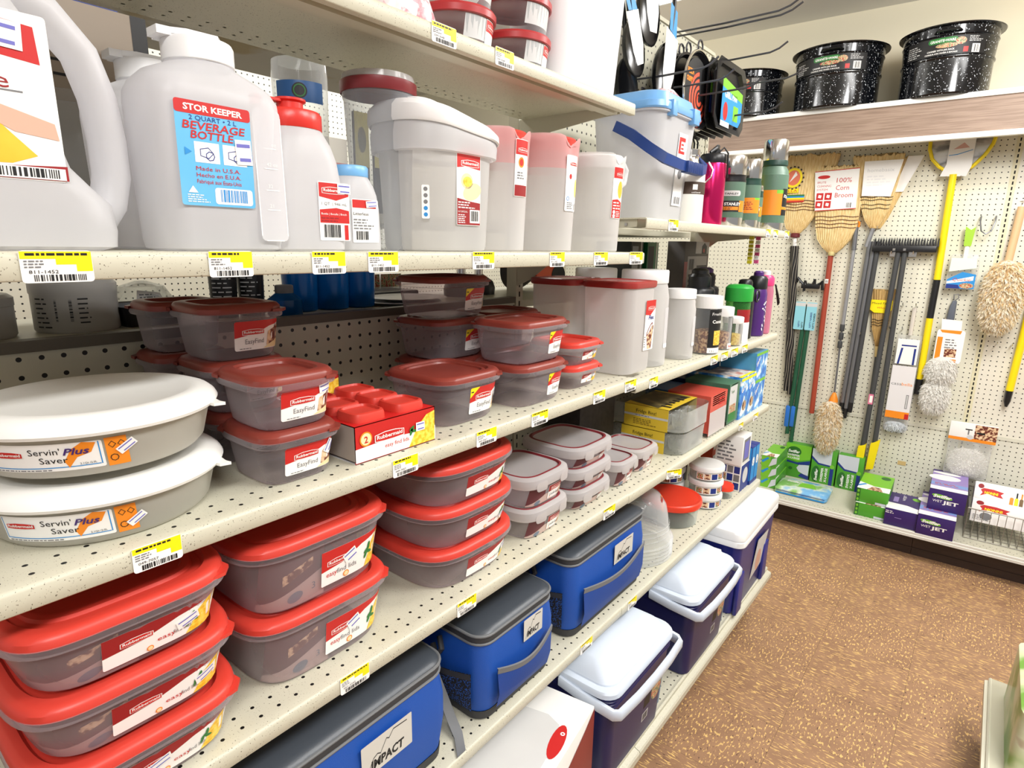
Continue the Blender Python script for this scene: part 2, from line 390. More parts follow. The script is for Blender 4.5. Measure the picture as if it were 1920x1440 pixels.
# ---------------------------------------------------------------- the gondola on the left
Y0, Y1, Y2 = .068, 1.287, 2.47
XB = -1.0117; XF = -.645
zA, zB, zC, zD, zE, zBA, zB2, zC2, zD2, zE2 = .311, -.012, -.309, -.609, -.932, -1.322, .066, -.322, -.612, -.934
def deckmat(k): return holes('punched_deck_'+k, (202, 199, 180), (1, 0), .0254, .0026, (.0125, 0), True, rows=DECKROWS[k], see=k == 'shallow')
DECKROWS = {'std': [(-.668, 0), (-.6905, 0), (-.953, 0), (-.9755, 0)], 'shallow': [(-.715, 0), (-.7375, 0), (-.953, 0), (-.9755, 0)], 'base': [(-.5997, 0), (-.6225, 0), (-.953, 0)]}
DM = {k: deckmat(k) for k in DECKROWS}
def shelf(label, z, y0, y1, xf=XF, kind='std', ribs=False):
    t = thing('gondola_shelf', label, 'shelf', (0, 0, z))
    MB().box(XB+.012, xf-.02, y0+.001, y1-.001, -.003, 0, DM[kind]).build('deck', t, smooth=False)
    m = MB(); e = .0045; prof = [(xf-.02, 0), (xf-e, 0), (xf-.0013, -.0013), (xf, -e), (xf, -.0235), (xf-.0015, -.025), (xf-.013, -.025), (xf-.013, -.0235), (xf-.0025, -.0225), (xf-.0025, -.004), (xf-.02, -.0032)]
    m.loft([[(x, y, z_) for x, z_ in prof] for y in (y0, y1)], STEEL); m.build('front_lip', t, ang=60)
    for y in (y0+.012, y1-.012):
        m = MB()
        m.slab([(XB+.005, -.003), (xf-.03, -.003), (xf-.03, -.02), (xf-.09, -.024), (XB+.1, -.04), (XB+.05, -.075), (XB+.005, -.095)], y-.0015, y+.0015, STEELP, lambda x, y_, z_: (x, z_, y_))
        m.box(xf-.06, xf-.054, y-.006, y+.006, -.018, -.012, mat((190, 190, 190), .3, 1))
        m.build('bracket', t, smooth=False)
    if ribs:
        m = MB(); prof = [(xf-.03, -.003), (xf-.034, -.022), (xf-.06, -.022), (xf-.064, -.009), (xf-.10, -.009), (xf-.104, -.003)]
        m.loft([[(x, y, z_) for x, z_ in prof] for y in (y0+.02, y1-.02)], STEELP); m.build('stiffener', t)
    return t
shelf('top shelf of the near bay, holding red-lidded round jars and a tall white tub', zA, Y0-.25, Y1, -.69, 'shallow', True)
shelf('shelf of the near bay with milky jugs and pitchers', zB, Y0, Y1)
shelf('shelf of the near bay with white-lidded servers and dark-red-lidded tubs', zC, Y0, Y1)
shelf('shelf of the near bay with red-lidded oblong tubs', zD, Y0, Y1)
shelf('shelf of the near bay with three blue cooler bags', zE, Y0, Y1)
shelf('shelf of the far bay with steel and green vacuum flasks', zB2, Y1+.002, Y2)
shelf('shelf of the far bay with tall white-capped jars and drink bottles', zC2, Y1+.002, Y2)
shelf('shelf of the far bay with yellow-sleeved fridge bins', zD2, Y1+.002, Y2)
shelf('shelf of the far bay with dome covers and white-lidded bowls', zE2, Y1+.002, Y2)
# panels, posts, base
def panel(label, y0, y1, z0, z1, oy=.2, oz=-.161):
    t = thing('pegboard_panel', label, 'pegboard', (0, 0, 0))
    MB().box(XB-.004, XB, y0, y1, z0, z1, holes('pegboard_'+str(len(MATS)+len(bpy.data.materials)), (196, 194, 176), (1, 2), .0254, .0034, (oy, oz), False)).build('board', t, smooth=False)
    return t
t = panel('cream pegboard behind the near bay, below the see-through gap', Y0+.02, Y1-.016, zBA, -.152)
MB().box(XB-.02, XB+.004, Y0+.02, Y1-.016, -.152, -.136, DARKST).build('top_rail', t, smooth=False)
t = panel('cream pegboard behind the far bay, below the drink bottles', Y1+.016, Y2+.02, zBA, -.345)
MB().box(XB-.02, XB+.004, Y1+.016, Y2+.02, -.345, -.33, DARKST).build('top_rail', t, smooth=False)
t = panel('tall cream pegboard from which the dark pans hang', Y1+.016, Y2+.02, .085, .735)
MB().box(XB-.012, XB+.006, Y1+.0, Y2+.035, .735, .747, STEELP).build('top_rail', t, smooth=False)
def post(label, y, z1):
    t = thing('upright_post', label, 'upright post', (0, y, -H))
    m = MB().box(XB-.03, XB+.003, -.0145, .0145, 0, z1+H, STEELP); z = .25
    while z < z1+H-.03:
        if abs(z) >= 0: m.box(XB+.0028, XB+.0034, -.0025, .0025, z, z+.014, mat((12, 12, 12), .8))
        z += .0254
    m.build('slotted_column', t, smooth=False)
    return t
post('slotted cream post at the near end of the gondola', Y0+.002, .74); post('slotted cream post between the two bays', Y1, .74); post('slotted cream post at the far end of the gondola', Y2+.036, .745)
for y0, y1, lb in ((Y0, Y1, 'base deck of the near bay under the white carton'), (Y1+.002, Y2+.02, 'base deck of the far bay under the ice chests')):
    t = thing('base_deck', lb, 'base shelf', (0, 0, zBA))
    MB().box(XB+.01, -.59, y0, y1, -.003, 0, DM['base']).build('deck', t, smooth=False)
    m = MB(); pr = [(-.592, 0), (-.585, .002), (-.580, -.002), (-.580, -.012), (-.574, -.015), (-.566, -.017), (-.563, -.022), (-.563, -.040), (-.59, -.042), (-.592, -.02)]
    m.loft([[(x, y, z) for x, z in pr] for y in (y0, y1)], STEEL); m.build('front_moulding', t, ang=30)
    MB().box(-.66, -.645, y0, y1, -H-zBA, -.003, mat((70, 62, 54), .6)).build('kick_plate', t, smooth=False)
# the other half of the gondola and the next aisle, seen through the gap
for z, lb in ((-.15, 'shelf on the far side of the gondola with grey tubs and blue tumblers'), (.06, 'upper shelf on the far side of the gondola')):
    t = thing('gondola_shelf', lb, 'shelf', (0, 0, z)); MB().box(-1.42, -1.035, Y0, Y2, -.02, 0, STEELP).build('deck', t, smooth=False)
t = thing('pegboard_panel', 'pegboard of the next aisle, seen through the gap', 'pegboard', (0, 0, 0))
MB().box(-2.74, -2.7, -1.5, 3.7, -H, .72, holes('far_pegboard', (222, 220, 205), (1, 2), .0254, .0034, (1.029, -.206), False)).build('board', t, smooth=False)
# ---------------------------------------------------------------- the far wall
t = thing('pegboard_panel', 'long white pegboard with a black slotted strip covering the back wall', 'pegboard'); wroot(t)
MB().box(-2.6, -.036, -.012, 0, -.953, .6, holes('wall_peg_upper', (226, 224, 206), (0, 2), .0254, .0030, (-.0721, .5406), False)).build('board', t, smooth=False)
MB().box(-2.6, -.036, -.012, 0, -1.43, -.956, holes('wall_peg_lower', (220, 219, 202), (0, 2), .0254, .0030, (-.0721, -.9661), False)).build('board', t, smooth=False)
MB().box(-2.6, 2.2, -.016, -.012, -.962, -.945, mat((214, 212, 196), .5)).build('seam_strip', t, smooth=False)
MB().box(-.008, 2.2, -.012, 0, -.953, .6, holes('wall_peg_right', (226, 222, 208), (0, 2), .0254, .0030, (.0055, .5406), False)).build('board', t, smooth=False)
MB().box(-.008, 2.2, -.012, 0, -1.43, -.956, holes('wall_peg_right_low', (220, 218, 204), (0, 2), .0254, .0030, (.0055, -.9661), False)).build('board', t, smooth=False)
m = MB().box(-.036, -.008, -.014, 0, -1.43, .6, mat((222, 216, 184), .5)); z = -1.4
while z < .58: m.box(-.0245, -.0185, -.0146, -.0138, z, z+.0155, mat((10, 10, 10), .8)); z += .0254
m.build('slotted_standard', t, smooth=False, ) ['label'] = 'cream standard with a line of black slots'
# overhead shelf with a wood-grain valance
t = thing('overhead_shelf', 'overhead shelf on the back wall with a brown wood-grain front and white rails', 'shelf'); wroot(t)
WOOD = noisemat('brown_woodgrain', [(0, (112, 92, 78)), (.45, (140, 118, 102)), (.55, (150, 128, 112)), (1, (170, 148, 130))], 6, .55, stretch=(1.2, 1, 22), detail=5)
WRAIL = mat((236, 236, 232), .4, name='white_rail')
MB().box(-2.6, 2.2, -.295, -.28, .546, .697, WOOD).build('valance_board', t, smooth=False)
MB().box(-2.6, 2.2, -.305, -.27, .697, .722, WRAIL, .003).build('top_rail', t)
MB().box(-2.6, 2.2, -.305, -.27, .521, .546, WRAIL, .003).build('bottom_rail', t)
MB().box(-2.6, 2.2, -.28, .075, .700, .718, WRAIL).build('shelf_board', t, smooth=False)
# base shelf along the back wall
t = thing('base_shelf', 'low base shelf along the back wall with a dark brown kick board', 'shelf'); wroot(t)
zW = -1.395
MB().box(-2.6, 2.2, -.492, 0, zW-.004, zW, holes('wall_base_deck', (202, 199, 180), (0, 1), .0254, .0026, (0, 0), True, rows=[(-.445, 0), (-.4675, .0127), (-.06, 0)])).build('deck', t, smooth=False)
MB().loft([[(u, y, z) for y, z in ((-.488, zW), (-.492, zW+.002), (-.497, zW-.001), (-.497, zW-.012), (-.502, zW-.014), (-.502, zW-.026), (-.488, zW-.026))] for u in (-2.6, 2.2)], mat((214, 212, 204), .4, name='pale_lip')).build('front_lip', t, ang=30)
KB = noisemat('dark_brown_kick', [(0, (44, 32, 28)), (1, (70, 52, 44))], 8, .45, stretch=(1, 1, 8))
MB().box(-2.6, -.155, -.405, -.385, -H, zW-.026, KB).build('kick_board', t, smooth=False)
MB().box(-.153, 2.2, -.405, -.385, -H, zW-.026, KB).build('kick_board', t, smooth=False)
MB().box(-2.6, 2.2, -.409, -.405, -H+.035, -H+.041, KB).build('kick_ridge', t, smooth=False)
# gondola at the right edge of the picture
t = thing('base_deck', 'cream base deck of the gondola at the right edge of the picture', 'base shelf', (0, 0, -1.335))
MB().box(.175, .62, .7, 2.27, -.003, 0, STEELP).build('deck', t, smooth=False)
MB().loft([[(x, y, z) for x, z in ((.18, 0), (.176, .002), (.172, -.002), (.172, -.01), (.163, -.013), (.163, -.036), (.18, -.036))] for y in (.7, 2.27)], mat((216, 214, 196), .42)).build('front_moulding', t, ang=30)
MB().box(.24, .255, .7, 2.27, -H+1.335, -.003, mat((70, 62, 54), .6)).build('kick_plate', t, smooth=False)
# ================================================================ goods on the left gondola
MILKY = plastic('milky_plastic', (246, 246, 248), .78, (246, 244, 248), .38, .22, .5)
MILKY2 = plastic('thin_milky_plastic', (242, 241, 240), .58, (238, 236, 236), .35, .3, .4)
FROST = plastic('frosted_tub_plastic', (232, 230, 220), .68, (236, 232, 224), .4, .3, .4)
CLEAR = plastic('clear_tub_plastic', (214, 208, 211), .15, (242, 238, 241), .14, .5, .25)
CLEARD = plastic('smoky_tub_plastic', (208, 200, 204), .15, (240, 234, 238), .18, .5, .2)
GLASSY = plastic('clear_glassy_plastic', (225, 228, 230), .10, (244, 246, 247), .05, .75)
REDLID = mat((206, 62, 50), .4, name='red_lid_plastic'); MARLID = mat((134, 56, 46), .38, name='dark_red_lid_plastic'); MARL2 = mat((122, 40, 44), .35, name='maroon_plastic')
WCAP = mat((240, 240, 240), .35, name='white_cap_plastic'); LIDW = mat((240, 240, 236), .42, name='white_lid_plastic')
INSERT = mat((96, 44, 50), .6, name='maroon_paper'); INS2 = mat((196, 172, 164), .6, name='pinkish_paper'); INSB = mat((110, 124, 140), .6, name='slate_print')
# ---------------------------------------------------------------- printed fronts
def lab_easy(L, u0, v0, w, h, st=None, corner=False, rb=None):      # dark-red-lidded tubs
    L.rrect(u0, v0, u0+w, v0+h, .003, WHITE, 0)
    L.poly([(u0, v0+h*.44), (u0+w*.45, v0+h*.56), (u0+w*.75, v0+h*.78), (u0+w, v0+h*.86), (u0+w, v0+h-.001), (u0+w-.002, v0+h), (u0+.002, v0+h), (u0, v0+h-.002)], RED, 1)
    L.poly([(u0+w*.68, v0+h*.12), (u0+w*.99, v0+h*.16), (u0+w*.99, v0+h*.78), (u0+w*.72, v0+h*.6)], CAKE, 1)
    L.poly([(u0+w*.6, v0+.001), (u0+w*.99, v0+h*.02), (u0+w*.99, v0+h*.3), (u0+w*.75, v0+h*.16)], CREAM, 2)
    L.rub(u0+w*.4, v0+h*.62, w*.48)
    L.text('EasyFind', u0+w*.22, v0+h*.22, h*.24, GREY, 2, w=w*.4, shear=.0)
    L.lines(u0+w*.1, v0+h*.04, u0+w*.45, v0+h*.1, 1, GREY, 2)
    if corner:
        L.poly([(u0, v0+h*.62), (u0+w*.26, v0+h), (u0+.002, v0+h), (u0, v0+h-.002)], YEL, 2); L.lines(u0+w*.02, v0+h*.8, u0+w*.12, v0+h*.9, 1, BLACK, 3)
    if st: L.sticker(u0+w*st[0], v0+h*st[1], w*.26, h*.3, st[2])
def lab_lids(L, u0, v0, w, h, st=None, wide=False):                 # red-lidded oblong tubs
    L.rrect(u0, v0, u0+w, v0+h, .002, WHITE, 0)
    L.poly([(u0, v0+h*.42), (u0+w*.3, v0+h*.5), (u0+w*.6, v0+h*.78), (u0+w, v0+h*.93), (u0+w, v0+h), (u0, v0+h)], RED if not wide else DKRED, 1)
    px = u0+w*.66
    L.poly([(px, v0+.0005), (px+w*.06, v0+h*.3), (px+w*.1, v0+h*.62), (px+w*.2, v0+h*.85), (u0+w-.0005, v0+h*.98), (u0+w-.0005, v0+.0005)], PASTA, 2)
    for a, b, r in ((.04, .5, .6), (.08, .42, -.4), (.02, .38, 1.2), (.07, .6, 1.4)): L.ell(px+w*a, v0+h*b, h*.13, h*.05, GREEN, 3, r, 10)
    L.rub(u0+w*.26, v0+h*.62, w*.36 if not wide else w*.26)
    L.text('easy', u0+w*.07 if not wide else u0+w*.42, v0+h*.24, h*.2, RED, 3, w=w*.15)
    L.text('find lids', u0+w*.22 if not wide else u0+w*.55, v0+h*.24, h*.2, GREY, 3, w=w*.3 if not wide else w*.16)
    L.ell(u0+w*.36, v0+h*.12, h*.09, h*.09, ORANGE, 3); L.ell(u0+w*.36, v0+h*.12, h*.065, h*.065, CREAM, 4)
    if st: L.sticker(u0+w*st[0], v0+h*st[1], w*.2, h*.3, st[2])
def lab_lockits(L, u0, v0, w, h, full=True):
    L.rrect(u0, v0, u0+w, v0+h, .002, WHITE, 0)
    L.poly([(u0+.0006, v0+h*.52), (u0+w*.98, v0+h*.62), (u0+w*.98, v0+h*.98), (u0+.0006, v0+h*.98)], DKRED, 1)
    L.rub(u0+w*.52, v0+h*.72, w*.72, 'Rubbermaid')
    if full:
        L.text('Lock-its', u0+w*.1, v0+h*.2, h*.3, BLACK, 2, shear=.25, w=w*.6); L.ring(u0+w*.14, v0+h*.1, h*.07, h*.07, h*.02, ORANGE, 2)
        L.poly([(u0+w*.66, v0+h*.05), (u0+w*.99, v0+h*.1), (u0+w*.99, v0+h*.6), (u0+w*.8, v0+h*.5)], CAKE, 2)
# ---------------------------------------------------------------- tubs
def tub(name, label, cat, loc, a, b, a0, b0, h, p, lid, lidmat, body=None, lab=None, insert=0, tab=None, rz=0, group=None, lh=.012, recess=True):
    t = thing(name, label, cat, loc, rz, group); body = body or CLEAR
    R = lambda x, y, z: at(se(x, y, p), z)
    m = MB(); hr = h-.007
    f = lambda q: (a0+(a-a0)*q, b0+(b-b0)*q)
    rings = [R(a0-.012, b0-.012, .0), R(a0-.004, b0-.004, .0012), R(a0, b0, .006), R(*f(.5), .006+(hr-.006)*.5), R(a-.001, b-.001, hr-.003), R(a+.0055, b+.0055, hr-.001), R(a+.0065, b+.0065, hr+.002), R(a+.0055, b+.0055, h), R(a, b, h)]
    m.loft(rings, body, True, False); m.build('tub', t)
    m = MB(); e = .0035
    if lid == 'snap':
        rings = [R(a+e+.001, b+e+.001, h-.001), R(a+e+.0005, b+e+.0005, h+lh*.55), R(a+e-.003, b+e-.003, h+lh*.9), R(a+e-.008, b+e-.008, h+lh), R(a-.012, b-.012, h+lh*.96), R(a-.016, b-.016, h+lh*.5)]
        if recess: rings += [R(a*.80, b*.80, h+lh*.5), R(a*.78, b*.78, h+lh*.72), R(a*.72, b*.72, h+lh*.72), R(a*.70, b*.70, h+lh*.45)]
        m.loft(rings, lidmat, False, True)
        if tab:                                                     # corner pull tabs on the rim
            for sx, sy in tab:
                k = (sx, sy); px, py = (a+e)*abs(.5)**(1/p)*sx, (b+e)*abs(.5)**(1/p)*sy
                d = Vector((sx*b, sy*a, 0)).normalized(); q = Vector((-d.y, d.x, 0)); c0 = Vector((px, py, h+.0015))-d*.004
                m.slab([(c0.x+q.x*.02, c0.y+q.y*.02), (c0.x+q.x*.009+d.x*.011, c0.y+q.y*.009+d.y*.011), (c0.x-q.x*.009+d.x*.011, c0.y-q.y*.009+d.y*.011), (c0.x-q.x*.02, c0.y-q.y*.02)][::-1], h-.001, h+.003, lidmat)
    m.build('lid', t)
    if insert:                                                      # loose paper sheet standing inside the front
        L = Label(seS(a0-.002, b0-.002, a-.003, b-.003, h, p), lift=-.0018); I0, I1 = insert
        L.poly([(I0, h*.16), (I1, h*.5), (I1, h*.88), (I0, h*.88)], INSERT, 0); L.poly([(I0, h*.03), (I1, h*.03), (I1, h*.5), (I0, h*.16)], INS2, 0)
        w = I1-I0
        L.ell(I0+w*.5, h*.18, w*.13, h*.08, INSB, 2, .3); L.text('3', I0+w*.78, h*.2, h*.16, INSB, 2)
        L.poly([(I0+w*.3, h*.42), (I0+w*.8, h*.62), (I0+w*.8, h*.74), (I0+w*.3, h*.58)], CAKE, 2)
        L.build('paper_insert', t)
    if lab:
        L = Label(seS(a0, b0, a, b, h, p)); lab(L); L.build('label', t)
    return t
# --- shelf C: dark-red-lidded tubs
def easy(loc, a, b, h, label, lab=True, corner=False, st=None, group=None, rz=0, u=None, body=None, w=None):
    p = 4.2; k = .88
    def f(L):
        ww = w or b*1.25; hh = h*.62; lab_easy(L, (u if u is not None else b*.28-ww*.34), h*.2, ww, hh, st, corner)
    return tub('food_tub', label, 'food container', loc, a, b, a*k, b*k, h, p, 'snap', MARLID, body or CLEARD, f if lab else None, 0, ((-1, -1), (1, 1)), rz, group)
S1 = (-.733, .411)
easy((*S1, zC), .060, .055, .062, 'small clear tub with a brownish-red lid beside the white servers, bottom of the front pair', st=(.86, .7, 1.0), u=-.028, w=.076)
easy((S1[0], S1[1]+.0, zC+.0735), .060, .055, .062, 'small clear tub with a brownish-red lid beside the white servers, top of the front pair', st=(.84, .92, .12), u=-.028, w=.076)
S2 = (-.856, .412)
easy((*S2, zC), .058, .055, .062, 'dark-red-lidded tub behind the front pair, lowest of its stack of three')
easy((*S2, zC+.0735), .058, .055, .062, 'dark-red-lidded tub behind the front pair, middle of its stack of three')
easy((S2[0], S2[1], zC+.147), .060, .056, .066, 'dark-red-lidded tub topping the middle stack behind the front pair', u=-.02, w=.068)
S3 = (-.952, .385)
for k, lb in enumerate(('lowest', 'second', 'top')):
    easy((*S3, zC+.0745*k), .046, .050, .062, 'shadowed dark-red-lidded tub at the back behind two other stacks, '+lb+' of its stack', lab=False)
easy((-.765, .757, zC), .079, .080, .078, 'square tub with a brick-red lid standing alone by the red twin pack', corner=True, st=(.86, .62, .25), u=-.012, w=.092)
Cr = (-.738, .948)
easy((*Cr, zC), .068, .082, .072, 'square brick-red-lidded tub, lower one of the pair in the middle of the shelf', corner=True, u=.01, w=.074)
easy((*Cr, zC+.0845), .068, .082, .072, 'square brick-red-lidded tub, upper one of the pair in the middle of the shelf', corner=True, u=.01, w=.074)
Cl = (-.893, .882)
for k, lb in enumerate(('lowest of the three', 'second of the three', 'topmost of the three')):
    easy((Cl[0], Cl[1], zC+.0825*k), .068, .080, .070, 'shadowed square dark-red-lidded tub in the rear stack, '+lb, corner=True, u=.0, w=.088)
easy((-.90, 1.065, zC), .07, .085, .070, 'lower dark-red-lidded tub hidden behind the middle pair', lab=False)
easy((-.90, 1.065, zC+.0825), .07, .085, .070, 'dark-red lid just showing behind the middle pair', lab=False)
# --- small bright-red-lidded pair
def smallred(L): lab_lids(L, -.02, .012, .062, .022, (.8, .6, .2), True)
for k, lb in enumerate(('lower', 'upper')):
    tub('food_tub', f'small low tub with a bright red lid beside the tall canister, {lb} of the pair', 'food container', (-.745, 1.125, zC+.052*k), .062, .064, .054, .056, .042, 4, 'snap', REDLID, CLEAR, smallred, 0, ((1, 1),))
# --- shelf D: red-lidded oblong tubs
def lidsD(b, h, wide, st): return lambda L: lab_lids(L, (-.035 if wide else -.012), h*.16, (b*1.16 if wide else b*.98), h*.58, st, wide)
def redtub(loc, a, b, h, label, wide=True, st=None, ins=None, p=4.5, tab=((1, 1),), rz=0):
    return tub('food_tub', label, 'food container', loc, a, b, a*.90, b*.86, h, p, 'snap', REDLID, CLEARD, lidsD(b, h, wide, st), ins, tab, rz, None, .013)
D1 = (-.795, .190)
for k, (lb, st, dx) in enumerate((('bottom of the leftmost stack', (.3, .55, .25), .0), ('middle of the leftmost stack', (.78, .5, .25), .0), ('top of the leftmost stack', (.68, .5, .25), .0))):
    redtub((D1[0], D1[1], zD+.0795*k), .145, .108, .067, 'oblong red-lidded tub with a long pasta label, '+lb, True, st, (-.09, .0))
D2 = (-.803, .442)
for k, lb in enumerate(('lower', 'upper')):
    redtub((*D2, zD+.1105*k), .125, .118, .097, 'deep oblong red-lidded tub with a big pasta label, '+lb+' of the pair', False, (.42, .62, .45), (-.095, -.005))
D3 = (-.79, .760)
for k, (lb, st) in enumerate((('bottom of the stack of three by the clip-lid tubs', (.8, .6, .2)), ('middle of the stack of three by the clip-lid tubs', (.75, .35, .5)), ('top of the stack of three by the clip-lid tubs', (.85, .6, .2)))):
    redtub((*D3, zD+.0795*k), .118, .122, .067, 'oval red-lidded tub, '+lb, True, st, None, 3.4, ((1, -.3),))
def backlab(L): L.rect(-.01, .015, .03, .05, PASTA, 0); L.rect(-.03, .015, -.01, .05, RED, 0)
for k in range(3):
    tub('food_tub', 'red-lidded tub in the shade behind the oval stack, '+('lowest', 'middle', 'topmost')[k]+' of three', 'food container', (-.955, .665, zD+.0795*k), .045, .10, .04, .09, .067, 4, 'snap', REDLID, CLEARD, backlab)
# --- clip-lid tubs (translucent lids with a maroon gasket)
CLIPLID = plastic('clip_lid_plastic', (226, 222, 222), .62, (240, 236, 236), .25, .3, .3)
def cliptub(loc, a, b, h, label, full=True, p=4.0, u=-.005, w=.05, lhh=.03):
    t = thing('clip_lid_tub', label, 'food container', loc); R = lambda x, y, z: at(se(x, y, p), z); k = .86
    m = MB(); m.loft([R(a*k-.012, b*k-.012, 0), R(a*k-.003, b*k-.003, .001), R(a*k, b*k, .006), R(a-.001, b-.001, h)], CLEAR, True, False); m.build('tub', t)
    m = MB(); z1 = h+.012
    m.loft([R(a-.002, b-.002, h-.012), R(a+.006, b+.006, h-.010), R(a+.0075, b+.0075, h-.002), R(a+.005, b+.005, z1-.004), R(a-.001, b-.001, z1), R(a-.006, b-.006, z1+.0005)], CLIPLID, False, False)
    m.loft([R(a*.84, b*.84, z1-.0025), R(a*.80, b*.80, z1-.004)], CLIPLID, False, True); lid = m.build('lid', t)
    m = MB(); m.loft([R(a-.006, b-.006, z1+.0004), R(a-.009, b-.009, z1+.0016), R(a*.87, b*.87, z1+.0012), R(a*.84, b*.84, z1-.0025)], mat((128, 44, 52), .35, name='gasket_maroon'), False, False); m.build('gasket', lid)
    for s_ in (-1, 1):
        m = MB(); f = seS(a+.0075, b+.0075, a+.0075, b+.0075, h, p)
        L = Label(f, lift=.001); L.rrect(s_*b*.5-.016, h-.016, s_*b*.5+.016, h+.004, .006, CLIPLID, 0); L.build('clip', t)
    L = Label(seS(a*k, b*k, a, b, h, p)); hh = h*.55
    L.poly([(-b*.75, h*.1), (-.01, h*.36), (-.01, h*.74), (-b*.75, h*.74)], INSERT, -4); L.poly([(-b*.75, h*.04), (u+w, h*.04), (u+w, h*.36), (-.01, h*.36), (-b*.75, h*.1)], INS2, -4)
    L.ell(-b*.42, h*.13, .009, .005, INSB, -2, .2)
    lab_lockits(L, u, h*.1, w, hh, full); L.build('label', t); return t
for k, lb in enumerate(('lower', 'upper')): cliptub((-.757, .985, zD+.071*k), .080, .080, .058, 'square clip-lid tub with a maroon seal, '+lb+' of the pair', u=.0, w=.052)
for k, lb in enumerate(('bottom', 'middle', 'top')): cliptub((-.765, 1.178, zD+.052*k), .085, .088, .040, 'low square clip-lid tub with a maroon seal, '+lb+' of the stack of three', False, u=.025, w=.026)
cliptub((-.745, 1.345, zD), .066, .056, .056, 'small tub with a clear clip lid and maroon seal, alone at the shelf joint', u=.0, w=.034)
cliptub((-.758, 1.485, zD2), .068, .062, .055, 'small tub with a clear clip lid and maroon seal in front of the fridge bins', u=.0, w=.034)
# --- two white-lidded servers
def servin(k, label):
    t = thing('covered_server', label, 'food container', (-.782, .215, zC+.074*k)); n = 64
    m = MB(); m.lathe([(.092, 0), (.102, .0015), (.108, .008), (.118, .048), (.1195, .052)], FROST, n, c1=False); m.build('tub', t)
    m = MB(); m.lathe([(.121, .047), (.1255, .0475), (.127, .051), (.1245, .056), (.119, .061), (.110, .0645), (.101, .066), (.098, .0645), (.090, .064), (.086, .0615)], LIDW, n, c0=False)
    m.slab([(.086, .088), (.097, .090), (.100, .102), (.091, .100), (.074, .102)], .048, .0515, LIDW); m.build('lid', t)
    L = Label(cylS(.108, a0=-.55, z0=.008, r1=.118, hh=.04))
    L.rrect(-.068, .003, .034, .033, .002, WHITE, 0); L.rect(-.066, .0065, .03, .0075, BLUE, 1); L.rect(.0305, .0065, .0315, .032, BLUE, 1); L.rect(-.0665, .0065, -.0657, .032, BLUE, 1)
    L.rub(-.048, .022, .03); L.text('Servin\'', -.028, .0215, .0095, BLACK, 2, w=.027); L.text('Saver', -.020, .012, .0095, BLACK, 2, w=.024)
    L.poly([(.004, .006), (.012, .017), (.024, .021), (.029, .031), (.018, .033), (.008, .026), (.001, .013)], ORANGE, 1); L.text('Plus', .001, .0205, .010, PURPLEP, 4, shear=.3, bold=.02, w=.022)
    L.text('2.1Qt /2.0L', .013, .0085, .003, BLACK, 2); L.lines(-.064, .0035, .012, .006, 1, GREY, 2)
    L.rect(.036, .002, .055, .034, ORANGE, 0)
    for u in (.039, .047): L.ring(u+.003, .026, .0035, .004, .0008, BLACK, 2, 4)
    L.ring(.042, .011, .0038, .004, .0008, BLACK, 2, 8)
    L.sticker(.054, .015 if k == 0 else .022, .019, .0085, .6); L.build('label', t); return t
servin(0, 'round milky server with a white lid and long label, lower of two'); servin(1, 'round milky server with a white lid and long label, upper of two')
# --- red twin packs with small red lids
def twin(loc, label, rz=0, w=.155, h=.056, st=True):
    t = thing('twin_pack', label, 'food container set', loc, rz); d = .19
    m = MB(); m.slab([(-d, -w/2), (0, -w/2), (0, w/2), (-d, w/2)], .0, .0008, PALEG)
    m.slab([(-d, -w/2), (0, -w/2), (0, w/2), (-d, w/2)], h-.001, h, RED)
    m.slab([(-d, 0), (0, 0), (0, h), (-d, h)], w/2-.001, w/2, RED, lambda x, y, z: (x, z, y)); m.slab([(-d, .004), (0, .004), (-.0, h), (-d, h)], -w/2, -w/2+.001, mat((158, 146, 138), .6, name='grey_card'), lambda x, y, z: (x, z, y))
    m.box(-.001, .0, -w/2, w/2, 0, h, RED); m.build('carton', t, smooth=False)
    L = Label(flatS((.0002, 0, 0), (0, 1, 0), (0, 0, 1)), True)
    L.poly([(-w/2, .002), (w/2, .002), (w/2, h*.45), (w*.2, h*.42), (-.01, h*.46), (-w/2, h*.40)], WHITE, 0)
    L.poly([(w*.14, .002), (w*.49, .002), (w*.49, h*.9), (w*.38, h*.84), (w*.25, h*.55)], PASTA, 1)
    L.rub(-w*.1, h*.56, w*.36); L.text('easy find lids', -w*.16, h*.24, .009, RED, 2, w=w*.3)
    L.ell(-w*.38, h*.62, .011, .011, ORANGE, 1); L.ell(-w*.38, h*.62, .009, .009, CREAM, 2); L.text('2', -w*.38, h*.52, .014, RED, 3, 'C', bold=.02)
    for a, b, r in ((.18, .55, .6), (.2, .48, -.4), (.17, .45, 1.2)): L.ell(w*a, h*b, .006, .0025, GREEN, 3, r, 10)
    if st: L.sticker(w*.29, h*.55, .018, .014, 0)
    L.build('label', t)
    for i in range(3):
        for j in (-1, 1):
            m = MB(); R = lambda q, z: at(se(q, q*1.02, 4), z, -.036-i*.059, j*.0385)
            m.loft([R(.029, h), R(.0285, h+.008), R(.027, h+.0125), R(.0235, h+.0135), R(.022, h+.010)], REDLID, False, True); m.build('small_lid', t)
    return t
twin((-.672, .565, zC), 'red carton of small red-lidded tubs with a 2 and pasta on its front')
twin((-.868, .525, zC+.03), 'second red carton of small tubs with red lids, behind the first one').location.z += 0
t = thing('twin_pack', 'third red carton of small tubs lying under the rear one', 'food container set', (-.868, .525, zC)); MB().box(-.12, 0, -.07, .07, 0, .029, REDLID, .003).build('carton', t)
